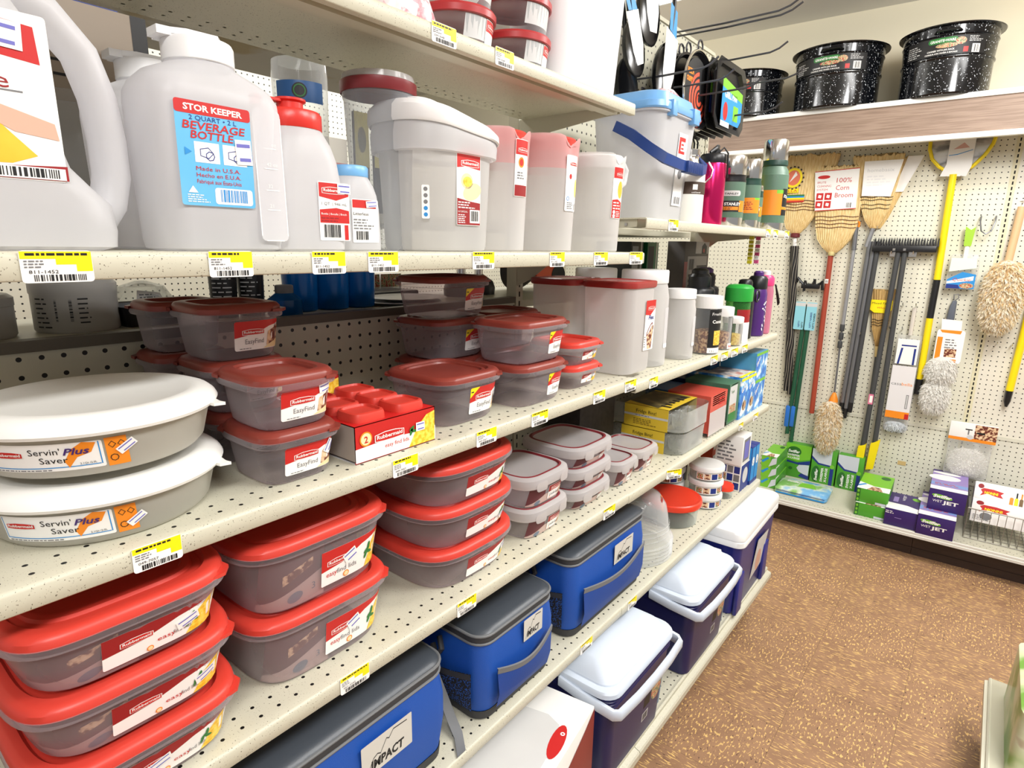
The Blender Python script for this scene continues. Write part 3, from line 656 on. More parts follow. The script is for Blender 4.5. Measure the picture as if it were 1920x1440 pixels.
# --- tall canisters on shelf C
def flexlab(L, w=.052, h=.125):
    L.rrect(0, 0, w, h, .002, WHITE, 0); L.poly([(0, h*.72), (w*.5, h*.7), (w, h*.84), (w, h), (0, h)], RED, 1); L.rub(w*.58, h*.84, w*.7)
    L.text('Flex', w*.34, h*.62, .014, NAVYP, 2, bold=.03, shear=.1, w=w*.55)
    L.ell(w*.52, h*.42, w*.42, h*.045, MARL2, 2, .85); L.ell(w*.52, h*.42, w*.32, h*.026, WHITE, 3, .85)
    L.poly([(w*.24, h*.36), (w*.94, h*.5), (w*.8, h*.02), (w*.42, h*.02)], CAKE, 1); L.lines(w*.04, h*.06, w*.2, h*.3, 5, GREY, 2)
def canister(loc, label, a=.07, b=.072, h=.215):
    t = thing('tall_canister', label, 'canister', loc); R = lambda x, y, z: at(rr(x*2, y*2, .03, 6), z)
    MB().loft([R(a-.012, b-.012, 0), R(a-.006, b-.006, .002), R(a-.004, b-.004, .01), R(a, b, h)], MILKY2, True, False).build('body', t)
    m = MB().loft([R(a+.003, b+.003, h-.004), R(a+.0045, b+.0045, h), R(a+.0045, b+.0045, h+.010), R(a+.002, b+.002, h+.012), R(a-.005, b-.005, h+.0125), R(a-.008, b-.008, h+.010)], mat((158, 52, 50), .35, name='dull_red_lid'), False, False)
    m.loft([R(a-.008, b-.008, h+.0101), R(a*.3, b*.3, h+.0101)], plastic('lid_window', (186, 120, 120), .5, (230, 190, 190)), False, True)
    m.build('lid', t)
    S_ = flatS((a-.001, b*.1, .055), (0, 1, 0), (0.02, 0, 1)); L = Label(S_, True); flexlab(L); L.build('label', t); return t
canister((-.735, 1.345, zC+.001), 'tall milky square canister with a red lid, front one at the shelf joint')
canister((-.89, 1.335, zC+.001), 'tall milky square canister with a dark red lid, standing behind the front one')
def wjar(loc, label, r, h, capr, grip=True, lab=False):
    t = thing('white_capped_jar', label, 'jar', loc)
    MB().lathe([(r-.006, 0), (r-.001, .003), (r, .01), (r, h*.72), (r-.003, h*.78), (r*.94, h*.82), (capr-.001, h*.86), (capr-.001, h*.88)], MILKY2, 40, c1=False).build('body', t)
    MB().lathe([(capr+.001, h*.865), (capr+.002, h*.87), (capr+.002, h*.985), (capr, h), (capr-.004, h)], WCAP, 40, c0=False).build('cap', t)
    if grip:
        L = Label(cylS(r, a0=.1, z0=0), lift=.0012); L.rrect(-.012, h*.22, .014, h*.62, .004, MILKY, 0); L.rrect(-.013, h*.2, .015, h*.245, .003, WCAP, 2); L.build('grip', t)
    if lab:
        L = Label(cylS(r, a0=.75, z0=0)); L.rect(-.014, h*.14, .014, h*.5, PURPLEP, 0); L.rect(-.012, h*.2, .012, h*.35, WHITE, 1); L.build('label', t)
    return t
wjar((-.76, 1.53, zC2), 'large milky jar with a white screw cap beside the red-lidded canister', .068, .262, .062)
wjar((-.91, 1.52, zC2), 'large milky jar with a white cap, hidden behind the red-lidded canister', .064, .262, .058, False)
wjar((-.72, 1.69, zC2), 'medium milky jar with a white cap and a purple label strip', .045, .205, .041, True, True)
def spicejar(loc, label, r, h, fill):
    t = thing('window_jar', label, 'jar', loc)
    MB().lathe([(r-.004, 0), (r, .003), (r, h*.8)], GLASSY, 32, c1=False).build('glass', t)
    MB().lathe([(r+.002, h*.79), (r+.0025, h*.8), (r+.0025, h-.002), (r, h)], WCAP, 32, c0=True).build('cap', t)
    MB().lathe([(r-.005, .004), (r-.004, .006), (r-.004, h*.40), (r*.5, h*.42)], fill, 24).build('contents', t)
    return t
BEANS = noisemat('brown_bead_print', [(0, (60, 26, 14)), (.45, (120, 60, 30)), (.55, (206, 160, 110)), (1, (236, 214, 180))], 130, .5)
CORN = noisemat('yellow_bead_print', [(0, (150, 100, 30)), (.45, (214, 170, 50)), (.55, (240, 214, 90)), (1, (250, 240, 190))], 220, .5)
t = spicejar((-.69, 1.83, zC2), 'tallest window jar with a white cap and a black container label', .041, .180, BEANS)
L = Label(cylS(.041, a0=-.1)); L.rect(-.038, .022, .05, .14, BLACK, 0); L.text('FreshDesign', -.03, .122, .012, WHITE, 2, w=.07); L.text('Container!', -.028, .098, .014, WHITE, 2, w=.066, bold=.02); L.rect(-.02, .03, .03, .075, CORN, 1); L.rect(-.038, .006, .04, .022, WHITE, 1); L.text('1.5 L', -.03, .009, .009, BLACK, 2); L.build('label', t)
t = spicejar((-.685, 1.945, zC2), 'middle window jar with a white cap and reddish-brown beans', .035, .138, BEANS)
L = Label(cylS(.035, a0=.1)); L.rect(.0, .02, .04, .105, BLACK, 0); L.text('Fresh', .006, .086, .011, WHITE, 2, w=.03); L.text('Cont', .006, .068, .011, WHITE, 2, w=.03, bold=.02); L.rect(.008, .022, .03, .06, CORN, 1); L.rect(-.02, .004, .03, .022, WHITE, 1); L.text('Fresh', -.016, .008, .012, RED, 2, bold=.02, shear=.2); L.build('label', t)
t = spicejar((-.680, 2.045, zC2), 'shortest window jar with a white cap and yellow beads', .032, .098, CORN)
L = Label(cylS(.032, a0=.75)); L.rect(-.012, .015, .016, .07, BLACK, 0); L.rect(-.014, .006, .012, .02, WHITE, 1); L.build('label', t)
# --- sports bottles at the far end of shelf C
def sport(loc, label, r, h, body, cap, capr=.6, ch=.16, rings=0, shoulder=.1):
    t = thing('drink_bottle', label, 'bottle', loc); hb = h*(1-ch)
    MB().lathe([(r-.004, 0), (r, .004), (r, hb*(1-shoulder*1.4)), (r*.93, hb*(1-shoulder*.6)), (r*capr*1.05, hb)], body, 32).build('body', t)
    m = MB().lathe([(r*capr*1.12, hb-.004), (r*capr*1.15, hb), (r*capr*1.15, h-.012), (r*capr*.9, h-.002), (r*capr*.6, h)], cap, 28)
    m.build('cap', t); return t
GRN = mat((40, 160, 60), .35, name='green_cap_plastic'); BLKP = mat((26, 27, 30), .35, name='black_plastic'); PURP = mat((74, 36, 110), .3, name='purple_plastic'); PINK = mat((222, 60, 120), .35, name='pink_plastic')
t = sport((-.705, 2.155, zC2), 'squat bottle with a bright green domed cap and red label', .042, .2, plastic('green_clear', (70, 150, 70), .35, (170, 220, 160), .1), GRN, .98, .27, shoulder=.02)
L = Label(cylS(.042, a0=-.2)); L.rect(-.045, .07, .06, .115, DKRED, 0); L.rub(.034, .092, .034); L.rect(-.045, .0, .06, .07, WHITE, 0); L.rect(.03, .0, .05, .05, GREEN, 1); L.build('label', t)
t = sport((-.712, 2.235, zC2), 'slim black bottle with a loop cap beside the green-capped one', .036, .215, BLKP, BLKP, .6)
MB().tube([(.04, .02+.02*math.cos(a), .155+.02*math.sin(a)) for a in [k*PI/8 for k in range(16)]], .003, BLKP, closed=True).build('carry_loop', t)
t = sport((-.702, 2.345, zC2), 'purple bottle printed with white blossom', .037, .225, PURP, BLKP, .8, .2)
L = Label(cylS(.037, a0=-.2)); R_ = random.Random(4)
for k in range(22):
    L.ell(-.012+.022*R_.random()*1.4, .025+.11*k/22, .0045*R_.uniform(.5, 1.2), .0045*R_.uniform(.5, 1.2), WHITE, 0, n=6)
L.poly([(0, .02), (.003, .02), (.012, .1), (.010, .1)], BLACK, 0); L.build('blossom_print', t)
MB().lathe([(.018, .224), (.018, .236), (.012, .242)], PURP, 20).build('spout', t)
t = sport((-.70, 2.43, zC2), 'pink see-through bottle with a pink cap at the shelf end', .033, .225, plastic('pink_clear', (214, 130, 160), .45, (240, 190, 205), .12), PINK, .85, .16)
MB().lathe([(.016, .224), (.016, .238), (.01, .242)], WCAP, 20).build('spout', t)
MB().tube([(.034, .012, .19), (.046, .02, .15), (.05, .03, .12), (.046, .034, .11), (.042, .026, .14), (.035, .018, .185)], .003, BLKP).build('strap', t)
for x, y, lb in ((-.83, 2.10, 'large black jug bottle behind the green cap'), (-.86, 2.22, 'second large black jug bottle further back')):
    t = sport((x, y, zC2), lb, .055, .235, BLKP, BLKP, .62, .2, shoulder=.06); MB().lathe([(.03, .233), (.03, .245), (.02, .252)], PURP if y > 2.2 else BLKP, 20).build('spout', t)
# cartons at the back of shelf C, far bay
t = thing('carton', 'grey appliance carton with an orange side standing behind the black jug bottles', 'box', (-.93, 2.30, zC2))
MB().box(-.07, .0, -.115, .12, 0, .345, mat((86, 82, 82), .55), .001).build('carton', t)
L = Label(flatS((.0002, -.115, 0), (0, 1, 0), (0, 0, 1)), True)
L.rect(.0, .0, .03, .27, DKRED, 0); L.rect(.03, .1, .22, .29, mat((158, 156, 156), .5), 0); L.rect(.1, .30, .235, .345, mat((176, 174, 174), .5), 0)
L.poly([(.16, .30), (.16, .328), (.185, .342), (.21, .328), (.21, .30)], BLACK, 1); L.text('e', .174, .305, .03, RED, 2, bold=.03); L.bars(.045, .24, .09, .28, BLACK, 2, 14, 3); L.lines(.045, .13, .16, .23, 5, BLACK, 2); L.rect(.12, .235, .22, .255, BLACK, 1); L.rect(.12, .205, .22, .235, DKRED, 1); L.bars(.05, .1, .12, .14, BLACK, 2, 16, 5); L.build('print', t)
L = Label(flatS((0, .1202, 0), (-1, 0, 0), (0, 0, 1)), True); L.rect(0, .0, .07, .345, mat((226, 78, 44), .5), 0); L.lines(.01, .05, .06, .2, 4, WHITE, 1); L.build('orange_side', t)
for i, (c, y) in enumerate((((214, 200, 40), 2.34), ((226, 90, 150), 2.42))):
    t = thing('clip_strip', ('yellow' if i == 0 else 'pink')+' clip strip dangling under the flask shelf end', 'hanging strip', (-.74, y, .05))
    m = MB()
    for k in range(7): m.box(-.008, .008, -.004, .004, -.105+.0145*k, -.092+.0145*k, mat(c, .4) if k % 2 == 0 or i == 0 else WHITE)
    m.tube([(0, 0, -.005), (0, 0, -.11)], .0012, PALEG); m.build('strip', t, smooth=False)
# --- shelf B: jugs and pitchers
def front_flat(x): return flatS((x, 0, 0), (0, 1, 0), (0, 0, 1))
def sec(sy, sx, r, z, cy=0, cx=0): return [(cx+x, cy+y, z) for x, y in rr(sx, sy, r, 6)]
# big jug with a handle
t = thing('milky_jug', 'big milky jug with a moulded handle at the left end, its label showing yellow juice', 'jug', (-.742, .085, zB))
m = MB(); xw = .105
def jsec(y0, y1, z, sx=xw, r=.035): return sec(y1-y0, sx, r, z, (y0+y1)/2)
m.loft([jsec(-.15, .143, 0, .09), jsec(-.157, .154, .004), jsec(-.158, .156, .02), jsec(-.157, .153, .045), jsec(-.155, .138, .060), jsec(-.153, .122, .078), jsec(-.151, .113, .11), jsec(-.149, .110, .15), jsec(-.145, .108, .195), jsec(-.135, .092, .225, .09), jsec(-.12, .06, .25, .07), jsec(-.07, .0, .262, .06, .028), jsec(-.07, .0, .275, .06, .028)], MILKY); m.build('body', t)
m = MB(); P = [(.055, .243), (.088, .236), (.124, .218), (.149, .188), (.160, .15), (.164, .11), (.164, .075), (.158, .048), (.142, .03)]
rings = []
for i, (y, z) in enumerate(P):
    a, b = P[max(i-1, 0)], P[min(i+1, len(P)-1)]; d = Vector((0, b[0]-a[0], b[1]-a[1])).normalized(); nn = Vector((0, -d.z, d.y)); q = .0165 if i not in (0, len(P)-1) else .02
    rings.append([Vector((0, y, z))+Vector((1, 0, 0))*.024*math.cos(2*PI*k/16)+nn*q*math.sin(2*PI*k/16) for k in range(16)])
m.loft(rings, MILKY); m.build('handle', t)
MB().lathe([(.03, .272), (.031, .273), (.031, .292), (.028, .295)], WCAP, 28, (0, -.035)).build('cap', t)
L = Label(flatS((xw/2, 0, 0), (0, 1, 0), (0, 0, 1)), True); L.rrect(-.07, .084, .086, .192, .003, WHITE, 0); L.S = flatS((xw/2, .026, -.022), (0, 1, 0), (0, 0, 1)); L.mb = MB(); L.rrect(-.07, .084, .084, .222, .003, WHITE, 0)
L.poly([(-.069, .18), (.02, .188), (.0755, .182), (.074, .212), (-.03, .221), (-.069, .221)], RED, 1); L.rub(-.004, .19, .1); L.text('ServerMate', -.066, .159, .018, DKRED, 2, w=.117); L.rect(-.066, .1565, .06, .158, GREY, 1)
L.poly([(-.06, .145), (-.01, .152), (.03, .142), (.045, .125), (.064, .105), (.045, .0975), (.0, .096), (-.06, .096)], noisemat('juice_print', [(0, (240, 170, 30)), (1, (250, 206, 70))], 30, .4), 1)
L.poly([(.03, .135), (.04, .146), (.08, .134), (.082, .12), (.05, .124)], mat((224, 172, 150), .5, name='skin_tone_print'), 2); L.text('1.8 L', -.03, .0885, .008, GREY, 2)
L.poly([(-.069, .085), (.085, .085), (.085, .098), (.02, .0945), (-.069, .1)], DKRED, 3); L.rect(.022, .0855, .083, .0955, WHITE, 4); L.bars(.028, .0868, .078, .0945, BLACK, 5, 26, 2); L.lines(-.06, .086, .012, .096, 4, WHITE, 4)
L.sticker(.04, .203, .05, .022, -.06); L.build('label', t)
for ob in (t,): ob.scale = (1, 1, 1)
# blue-labelled bottle
def flipbottle(loc, label, lab):
    t = thing('milky_bottle', label, 'bottle', loc); m = MB(); q = lambda sy, sx, r, z: sec(sy, sx, r, z)
    m.loft([q(.118, .078, .02, 0), q(.132, .092, .022, .003), q(.136, .096, .024, .012), q(.140, .10, .024, .08), q(.143, .104, .024, .155), q(.142, .104, .026, .166), q(.134, .096, .03, .177), q(.118, .082, .036, .186), q(.088, .074, .036, .193), q(.072, .07, .035, .197), q(.068, .068, .034, .206)], MILKY, True, True); m.build('body', t)
    m = MB().lathe([(.0355, .199), (.0365, .2), (.0365, .219), (.035, .222), (.0, .2225)], WCAP, 36, c0=False, c1=False)
    m.slab([(-.026, -.036), (.012, -.036), (.022, -.02), (.024, .012), (.01, .022), (-.026, .022)], .2225, .2285, WCAP); m.slab([(-.012, -.046), (.012, -.046), (.014, -.03), (-.014, -.03)], .2205, .2285, WCAP); m.build('cap', t)
    L = Label(flatS((.051, 0, 0), (0, 1, 0), (-.02, 0, 1)), True, lift=.0015)
    L.rrect(.03, .012, .064, .158, .006, MILKY, 0); [L.rect(*q, WHITE, 1) for q in ((.03, .018, .0312, .15), (.0628, .018, .064, .15), (.036, .012, .058, .0132))]
    for z, tx in ((.118, '63 oz'), (.096, '42 oz'), (.072, '32'), (.05, '21')): L.text(tx, .043, z, .006, WHITE, 2); L.rect(.04, z-.003, .056, z-.002, WHITE, 2)
    L.build('measure_strip', t)
    if lab:
        BLUEG = noisemat('blue_label_print', [(0, (60, 160, 220)), (.5, (100, 182, 228)), (1, (150, 206, 236))], 4, .45)
        L = Label(flatS((.0485, -.012, .0), (0, 1, 0), (.018, 0, 1)), True, .0025)
        L.rrect(-.043, .048, .037, .151, .003, BLUEG, 0); L.rrect(-.043, .139, .037, .152, .003, RED, 1); L.text('STOR KEEPER', -.003, .1425, .0085, WHITE, 2, 'C', bold=.03, w=.062)
        L.text('2 QUART • 2 L', -.004, .1335, .0065, NAVYP, 2, 'C', w=.05); L.text('BEVERAGE', -.003, .1245, .011, RED, 2, 'C', bold=.015, shear=.15, w=.067); L.text('BOTTLE', -.006, .1155, .011, RED, 2, 'C', bold=.015, shear=.15, w=.046)
        for u in (-.026, .004):
            L.rect(u, .092, u+.026, .1125, WHITE, 1); L.ring(u+.012, .102, .008, .006, .0009, NAVYP, 2, 5); L.ring(u+.016, .099, .005, .005, .0009, NAVYP, 2, 7)
        L.poly([(-.036, .098), (-.029, .102), (-.036, .106)], BLUE, 2); L.poly([(.037, .098), (.031, .102), (.037, .106)], BLUE, 2)
        for z, tx in ((.084, 'Made in U.S.A.'), (.0775, 'Hecho en E.U.A.'), (.071, 'Fabriqué aux Etats-Unis')): L.text(tx, -.002, z, .0058, RED, 2, 'C', w=.048)
        L.poly([(-.036, .061), (-.026, .061), (-.031, .068)], WHITE, 2); L.lines(-.037, .051, -.013, .060, 4, WHITE, 2); L.rrect(-.008, .0505, .034, .0675, .003, WHITE, 1); L.bars(-.002, .053, .028, .066, BLUE, 2, 22, 4)
        L.sticker(.027, .107, .018, .026, .05); L.build('label', t)
    return t
flipbottle((-.728, .345, zB), 'milky bottle with a white flip cap and a red and blue BEVERAGE BOTTLE label', True)
flipbottle((-.86, .345, zB), 'milky bottle with a white flip cap standing behind the labelled beverage bottle', False)
# red-capped bottle
def capbottle(loc, label, k, capm, lab):
    t = thing('milky_bottle', label, 'bottle', loc); m = MB(); q = lambda sy, sx, r, z: sec(sy*k, sx*k, r*k, z*k)
    m.loft([q(.098, .078, .02, 0), q(.106, .086, .024, .003), q(.108, .088, .026, .012), q(.106, .086, .028, .085), q(.102, .084, .032, .112), q(.094, .080, .036, .130), q(.080, .074, .036, .143), q(.072, .072, .035, .148), q(.07, .07, .035, .155)], MILKY); m.build('body', t)
    m = MB(); n = 72
    def rg(r, z, d=.0): return [((r+(d if j % 2 else 0))*k*math.cos(2*PI*j/n), (r+(d if j % 2 else 0))*k*math.sin(2*PI*j/n), z*k) for j in range(n)]
    m.loft([rg(.0365, .148), rg(.0375, .149, -.0006), rg(.0375, .166, -.0006), rg(.035, .1695), rg(.012, .1705)], capm, False, True); cap = m.build('cap', t)
    if lab:
        MB().lathe([(.016, .169), (.016, .180), (.0195, .182), (.0195, .1845), (.01, .185)], capm, 28, (0, .0)).build('stopper', cap)
        m = MB(); m.slab([(-.008, -.05), (.008, -.05), (.008, -.016), (-.008, -.016)], .179, .182, capm); m.slab([(-.006, -.05), (.006, -.05), (.006, -.044), (-.006, -.044)], .172, .18, capm); m.build('tether', cap)
    return t
t = capbottle((-.725, .452, zB), 'milky bottle with a ribbed bright red cap and a small red and white label', 1, mat((214, 52, 44), .32, name='red_cap_plastic'), True)
L = Label(flatS((.0442, 0, 0), (0, 1, 0), (0, 0, 1)), True); L.rrect(.004, .014, .05, .086, .002, WHITE, 0); L.poly([(.005, .068), (.03, .064), (.049, .07), (.049, .085), (.005, .085)], RED, 1); L.rub(.026, .076, .034); L.text('1 QT. | 946 mL', .008, .058, .005, GREY, 2, w=.038)
L.poly([(.005, .036), (.049, .036), (.049, .052), (.03, .055), (.005, .052)], RED, 1); L.text('Bottle | Botella | Botch', .007, .046, .0035, WHITE, 2, w=.038); L.lines(.007, .037, .045, .044, 2, DKRED, 2); L.bars(.01, .018, .036, .034, BLACK, 2, 20, 8); L.rect(.041, .015, .047, .034, RED, 1); L.sticker(.042, .079, .02, .012, 0); L.build('label', t)
t = capbottle((-.755, .560, zB), 'small milky bottle with a ribbed pale blue cap beside the red-capped bottle', .70, mat((120, 180, 230), .35, name='pale_blue_cap'), False)
L = Label(flatS((.0312, 0, 0), (0, 1, 0), (0, 0, 1)), True); L.rrect(-.022, .012, .024, .072, .002, WHITE, 0); L.rect(-.021, .06, .02, .071, RED, 1); L.sticker(.012, .066, .02, .009, .1); L.text('Litterless', -.02, .05, .006, BLACK, 2, w=.026); L.lines(-.02, .03, .015, .046, 4, GREY, 2); L.bars(-.016, .016, .006, .028, BLACK, 2, 14, 9); L.build('label', t)
# tall clear pitcher with a red band
def tallclear(loc, label, r=.055, h=.262, band=MARL2):
    t = thing('clear_pitcher', label, 'pitcher', loc)
    MB().lathe([(r*.8, 0), (r*.84, .004), (r*.9, h*.5), (r*.98, h*.86), (r, h*.865), (r+.002, h*.9)], plastic('clear_pitcher_plastic', (206, 208, 212), .22, (236, 238, 240), .06, .6), 40, c1=False).build('body', t)
    MB().lathe([(r+.003, h*.895), (r+.004, h*.9), (r+.004, h*.96), (r+.002, h*.965)], band, 40, c0=False, c1=True).build('band', t)
    MB().lathe([(r+.001, h*.965), (r, h*.998), (r-.004, h)], plastic('clear_lid', (220, 218, 216), .4, (240, 240, 240), .1), 40, c0=False).build('lid', t)
    return t
tallclear((-.80, .655, zB), 'tall clear pitcher with a dark red band, behind the white cereal keeper')
# cereal keeper
t = thing('cereal_keeper', 'big milky cereal keeper with a sloping white lid and a red label', 'food container', (-.765, .742, zB))
a, b = .074, .094
R = lambda x, y, z, cy=0: at(rr(x*2, y*2, .064, 10), z, 0, cy)
MB().loft([R(a-.016, b-.016, 0), R(a-.006, b-.008, .002), R(a-.004, b-.006, .008), R(a, b, .158)], MILKY2, True, False).build('body', t)
def slope(x, y, z, k): return (x, y, z+k*(-(y)/b*.5)*.03)
m = MB(); rs = []
for g, z, k in ((.004, .150, 0), (.0075, .152, 0), (.0085, .172, .25), (.006, .186, .6)): rs.append(R(a+g, b+g, z) if k == 0 else [slope(x, y, z_, k) for x, y, z_ in R(a+g, b+g, z)])
MB().loft(rs, MILKY, False, False).build('collar', t)
m = MB(); rs = []
for g, z, k in ((.009, .183, .6), (.011, .186, .7), (.0105, .199, 1.0), (.004, .207, 1.1), (-.003, .2085, 1.1), (-.02, .2085, 1.1)): rs.append([slope(x, y, z_, k) for x, y, z_ in R(a+g, b+g, z)])
m.loft(rs, WCAP, False, True)
m.loft([[slope(x, y, z_, 1.1) for x, y, z_ in at(rr(.10, .10, .03, 5), z, 0, -.026)] for z in (.2084, .2165)]+[[slope(x, y, z_, 1.1) for x, y, z_ in at(rr(.092, .092, .028, 5), .2185, 0, -.026)]], WCAP, False, True); m.build('lid', t)
L = Label(flatS((a-.001, -.026, .012), (0, 1, 0), (.004, 0, 1)), True); L.rrect(0, .03, .056, .146, .002, WHITE, 0); L.poly([(.001, .118), (.02, .121), (.055, .118), (.055, .145), (.001, .145)], RED, 1); L.rub(.031, .126, .042); L.ell(.024, .099, .014, .012, CREAM, 1); L.ell(.025, .098, .0105, .008, PASTA, 2)
L.ell(.036, .083, .022, .013, CREAM, 1, .3); L.poly([(.001, .031), (.055, .031), (.055, .066), (.03, .068), (.001, .072)], DKRED, 2); L.lines(.003, .056, .042, .068, 3, WHITE, 3); L.text('16 CUPS/3.8 L', .003, .05, .004, WHITE, 3, w=.022); L.lines(.003, .033, .024, .048, 5, WHITE, 3); L.rect(.03, .034, .054, .055, WHITE, 3); L.bars(.033, .037, .051, .053, BLACK, 4, 16, 11); L.build('label', t)
L = Label(flatS((.0575, -.078, .0), (.62, .78, 0), (0, 0, 1)), True); L.rrect(-.006, .05, .006, .10, .002, WHITE, 0)
for k in range(5): L.ell(0, .056+.0095*k, .0032, .0032, (BLUE, BLUE, GREY, GREY, GREY)[k], 1)
L.build('icon_strip', t)
# milky pitchers
PKW = plastic('pink_milky_plastic', (240, 196, 196), .78, (240, 220, 220), .38, .2, .4)
def pitcher(loc, label, r, h, band, lab, handle=False, lidm=REDLID):
    t = thing('milky_pitcher', label, 'pitcher', loc); zb = h*.72
    m = MB().lathe([(r*.78, 0), (r*.82, .003), (r*.86, zb*.5), (r*.91, zb)], MILKY2, 40, c1=False)
    n = 40; rings = []
    for rr_, z in ((r*.91, zb), (r*.95, h*.92), (r*.97, h*.975), (r*.965, h)):
        ring = []
        for j in range(n):
            an = 2*PI*j/n; d = abs((an-.0+PI) % (2*PI)-PI); dip = 0
            if z > h*.9 and d < .34: dip = (1-(d/.34)**2)
            ring.append(((rr_*(1-.10*dip))*math.cos(an), (rr_*(1-.10*dip))*math.sin(an), z-(.016*dip if z > h*.95 else 0)))
        rings.append(ring)
    m.loft(rings, band, False, False); m.build('body', t)
    MB().lathe([(r*.84, h*.86), (r*.9, h*.97), (r*.85, h*.99), (r*.3, h*1.0)], lidm, 36).build('lid', t)
    if handle:
        MB().tube([(-.0, r*.85, h*.97), (.0, r*1.2, h*1.0), (0, r*1.75, h*.99), (0, r*2.0, h*.92), (0, r*1.9, h*.78), (0, r*1.4, h*.70), (0, r*.9, h*.70)], .008, MILKY, 10).build('handle', t)
    L = Label(cylS(r*.845, a0=lab, z0=0, r1=r*.93, hh=h*.9)); return t, L
t, L = pitcher((-.765, .895, zB), 'milky pitcher with a pink spouted top, next to the cereal keeper', .068, .214, PKW, .04)
L.rrect(-.018, .098, .02, .196, .002, WHITE, 0); L.rect(-.017, .17, .019, .195, RED, 1); L.rub(.003, .178, .03); L.ell(-.002, .157, .008, .009, ORANGE, 1); L.ell(-.002, .157, .005, .006, RED, 2); L.lines(-.012, .128, .008, .142, 3, GREY, 2); L.rect(-.017, .099, .019, .118, DKRED, 1); L.build('label', t)
t, L = pitcher((-.765, 1.045, zB), 'larger milky pitcher with a pink spouted top and a tall white label', .078, .222, PKW, -.30)
L.rrect(.006, .08, .048, .186, .003, WHITE, 0); L.rub(.03, .17, .028); L.ell(.02, .146, .004, .005, RED, 1); L.ell(.043, .125, .006, .018, mat((246, 226, 120), .5, name='pale_yellow_print'), 1); L.ring(.014, .104, .004, .004, .001, BLUE, 2); L.lines(.012, .084, .036, .098, 4, GREY, 2); L.bars(.038, .083, .045, .095, GREY, 2, 6, 3); L.build('label', t)
t, L = pitcher((-.735, 1.20, zB), 'milky pitcher with a white loop handle at the right end of its shelf', .070, .205, MILKY2, -.05, True, WCAP)
L.rrect(-.018, .072, .018, .178, .003, WHITE, 0); L.rect(-.017, .155, .017, .177, RED, 1); L.rub(.004, .163, .026); L.ell(.008, .132, .010, .018, noisemat('juice_print', [(0, (240, 170, 30)), (1, (250, 206, 70))], 30, .4), 1); L.poly([(-.017, .073), (.017, .073), (.017, .106), (.0, .112), (-.017, .11)], RED, 1); L.lines(-.014, .09, .014, .108, 3, WHITE, 2); L.ell(-.01, .085, .004, .004, WHITE, 2); L.ell(-.01, .077, .004, .004, WHITE, 2); L.lines(-.003, .075, .014, .088, 4, WHITE, 2); L.build('label', t)
# --- flask shelf, far bay
t = thing('pail', 'translucent pail with a pale blue lid and a navy carrying handle', 'bucket', (-.795, 1.545, zB2)); h = .262
R = lambda x, y, z: at(rr(x*2, y*2, .045, 6), z)
MB().loft([R(.075, .10, 0), R(.083, .108, .004), R(.098, .128, h-.006), R(.106, .136, h-.004), R(.106, .136, h+.004)], MILKY, True, True).build('body', t)
LB = mat((112, 168, 222), .3, name='pale_blue_lid')
m = MB().loft([R(.108, .138, h), R(.110, .140, h+.004), R(.108, .138, h+.018), R(.098, .124, h+.022), R(.092, .112, h+.044), R(.086, .104, h+.048), R(.07, .08, h+.046)], LB, False, True); m.box(.095, .114, .05, .085, h-.014, h+.024, LB, .002); m.box(.095, .114, -.08, -.055, h-.012, h+.024, LB, .002); m.build('lid', t)
NV = mat((32, 62, 128), .35, name='navy_handle')
P = [(-.01, -.141, h-.035), (.04, -.147, h-.06), (.09, -.146, h-.095), (.122, -.128, h-.118), (.136, -.07, h-.128), (.139, 0, h-.13), (.136, .07, h-.128), (.122, .128, h-.118), (.09, .146, h-.095), (.04, .147, h-.06), (-.01, .141, h-.035)]
m = MB(); rings = []
for i, p in enumerate(P):
    d = (Vector(P[min(i+1, 10)])-Vector(P[max(i-1, 0)])).normalized(); nx = d.cross(Vector((0, 0, 1))).normalized(); rings.append([Vector(p)+nx*.0045*c+nx.cross(d)*.0125*e for c, e in ((1, 1), (-1, 1), (-1, -1), (1, -1))])
m.loft(rings, NV); m.build('handle', t)
m = MB(); [m.box(.129, .149, -.045+.0075*k, -.0405+.0075*k, h-.144, h-.116, NV, .001) for k in range(13)]; m.build('grip', t)
L = Label(flatS((.0835, -.05, .008), (0, 1, 0), (.055, 0, 1)), True, .003); L.rrect(.05, .035, .105, .215, .002, mat((236, 236, 236), .5, name='clear_sticker'), 0); L.rect(.055, .165, .092, .205, RED, 1); L.rect(.066, .172, .092, .195, WHITE, 2); L.lines(.068, .174, .09, .193, 2, RED, 3); L.text('Rectangular', .06, .145, .011, GREY, 2, w=.04); L.ell(.078, .115, .012, .012, GREY, 2); L.bars(.06, .04, .10, .058, GREY, 2, 12, 3); L.build('label', t)
STL = mat((214, 212, 208), .16, 1, name='brushed_steel'); HGRN = mat((92, 122, 104), .4, name='hammered_green', bump=.2, bscale=500); BRB = mat((72, 54, 42), .5, name='brown_band')
t = thing('flask', 'white flask with a steel cap and a brown band', 'flask', (-.715, 1.665, zB2))
MB().lathe([(.042, 0), (.044, .003), (.044, .135), (.04, .150), (.026, .160)], mat((240, 239, 234), .35), 36).build('body', t); MB().lathe([(.026, .158), (.026, .163), (.024, .166), (.024, .178), (.026, .180), (.026, .194), (.024, .196)], STL, 28).build('cap', t)
MB().lathe([(.0445, .077), (.0455, .078), (.0455, .108), (.0445, .109)], BRB, 36).build('band', t); L = Label(cylS(.0455, a0=-.75)); L.rect(-.006, .088, .008, .102, WHITE, 0); L.text('utilized', -.008, .079, .006, WHITE, 0, w=.026); L.build('band_print', t)
MB().tube([(.035, .03, .11), (.05, .035, .125), (.052, .04, .145), (.04, .034, .165)], .002, STL).build('clip', t)
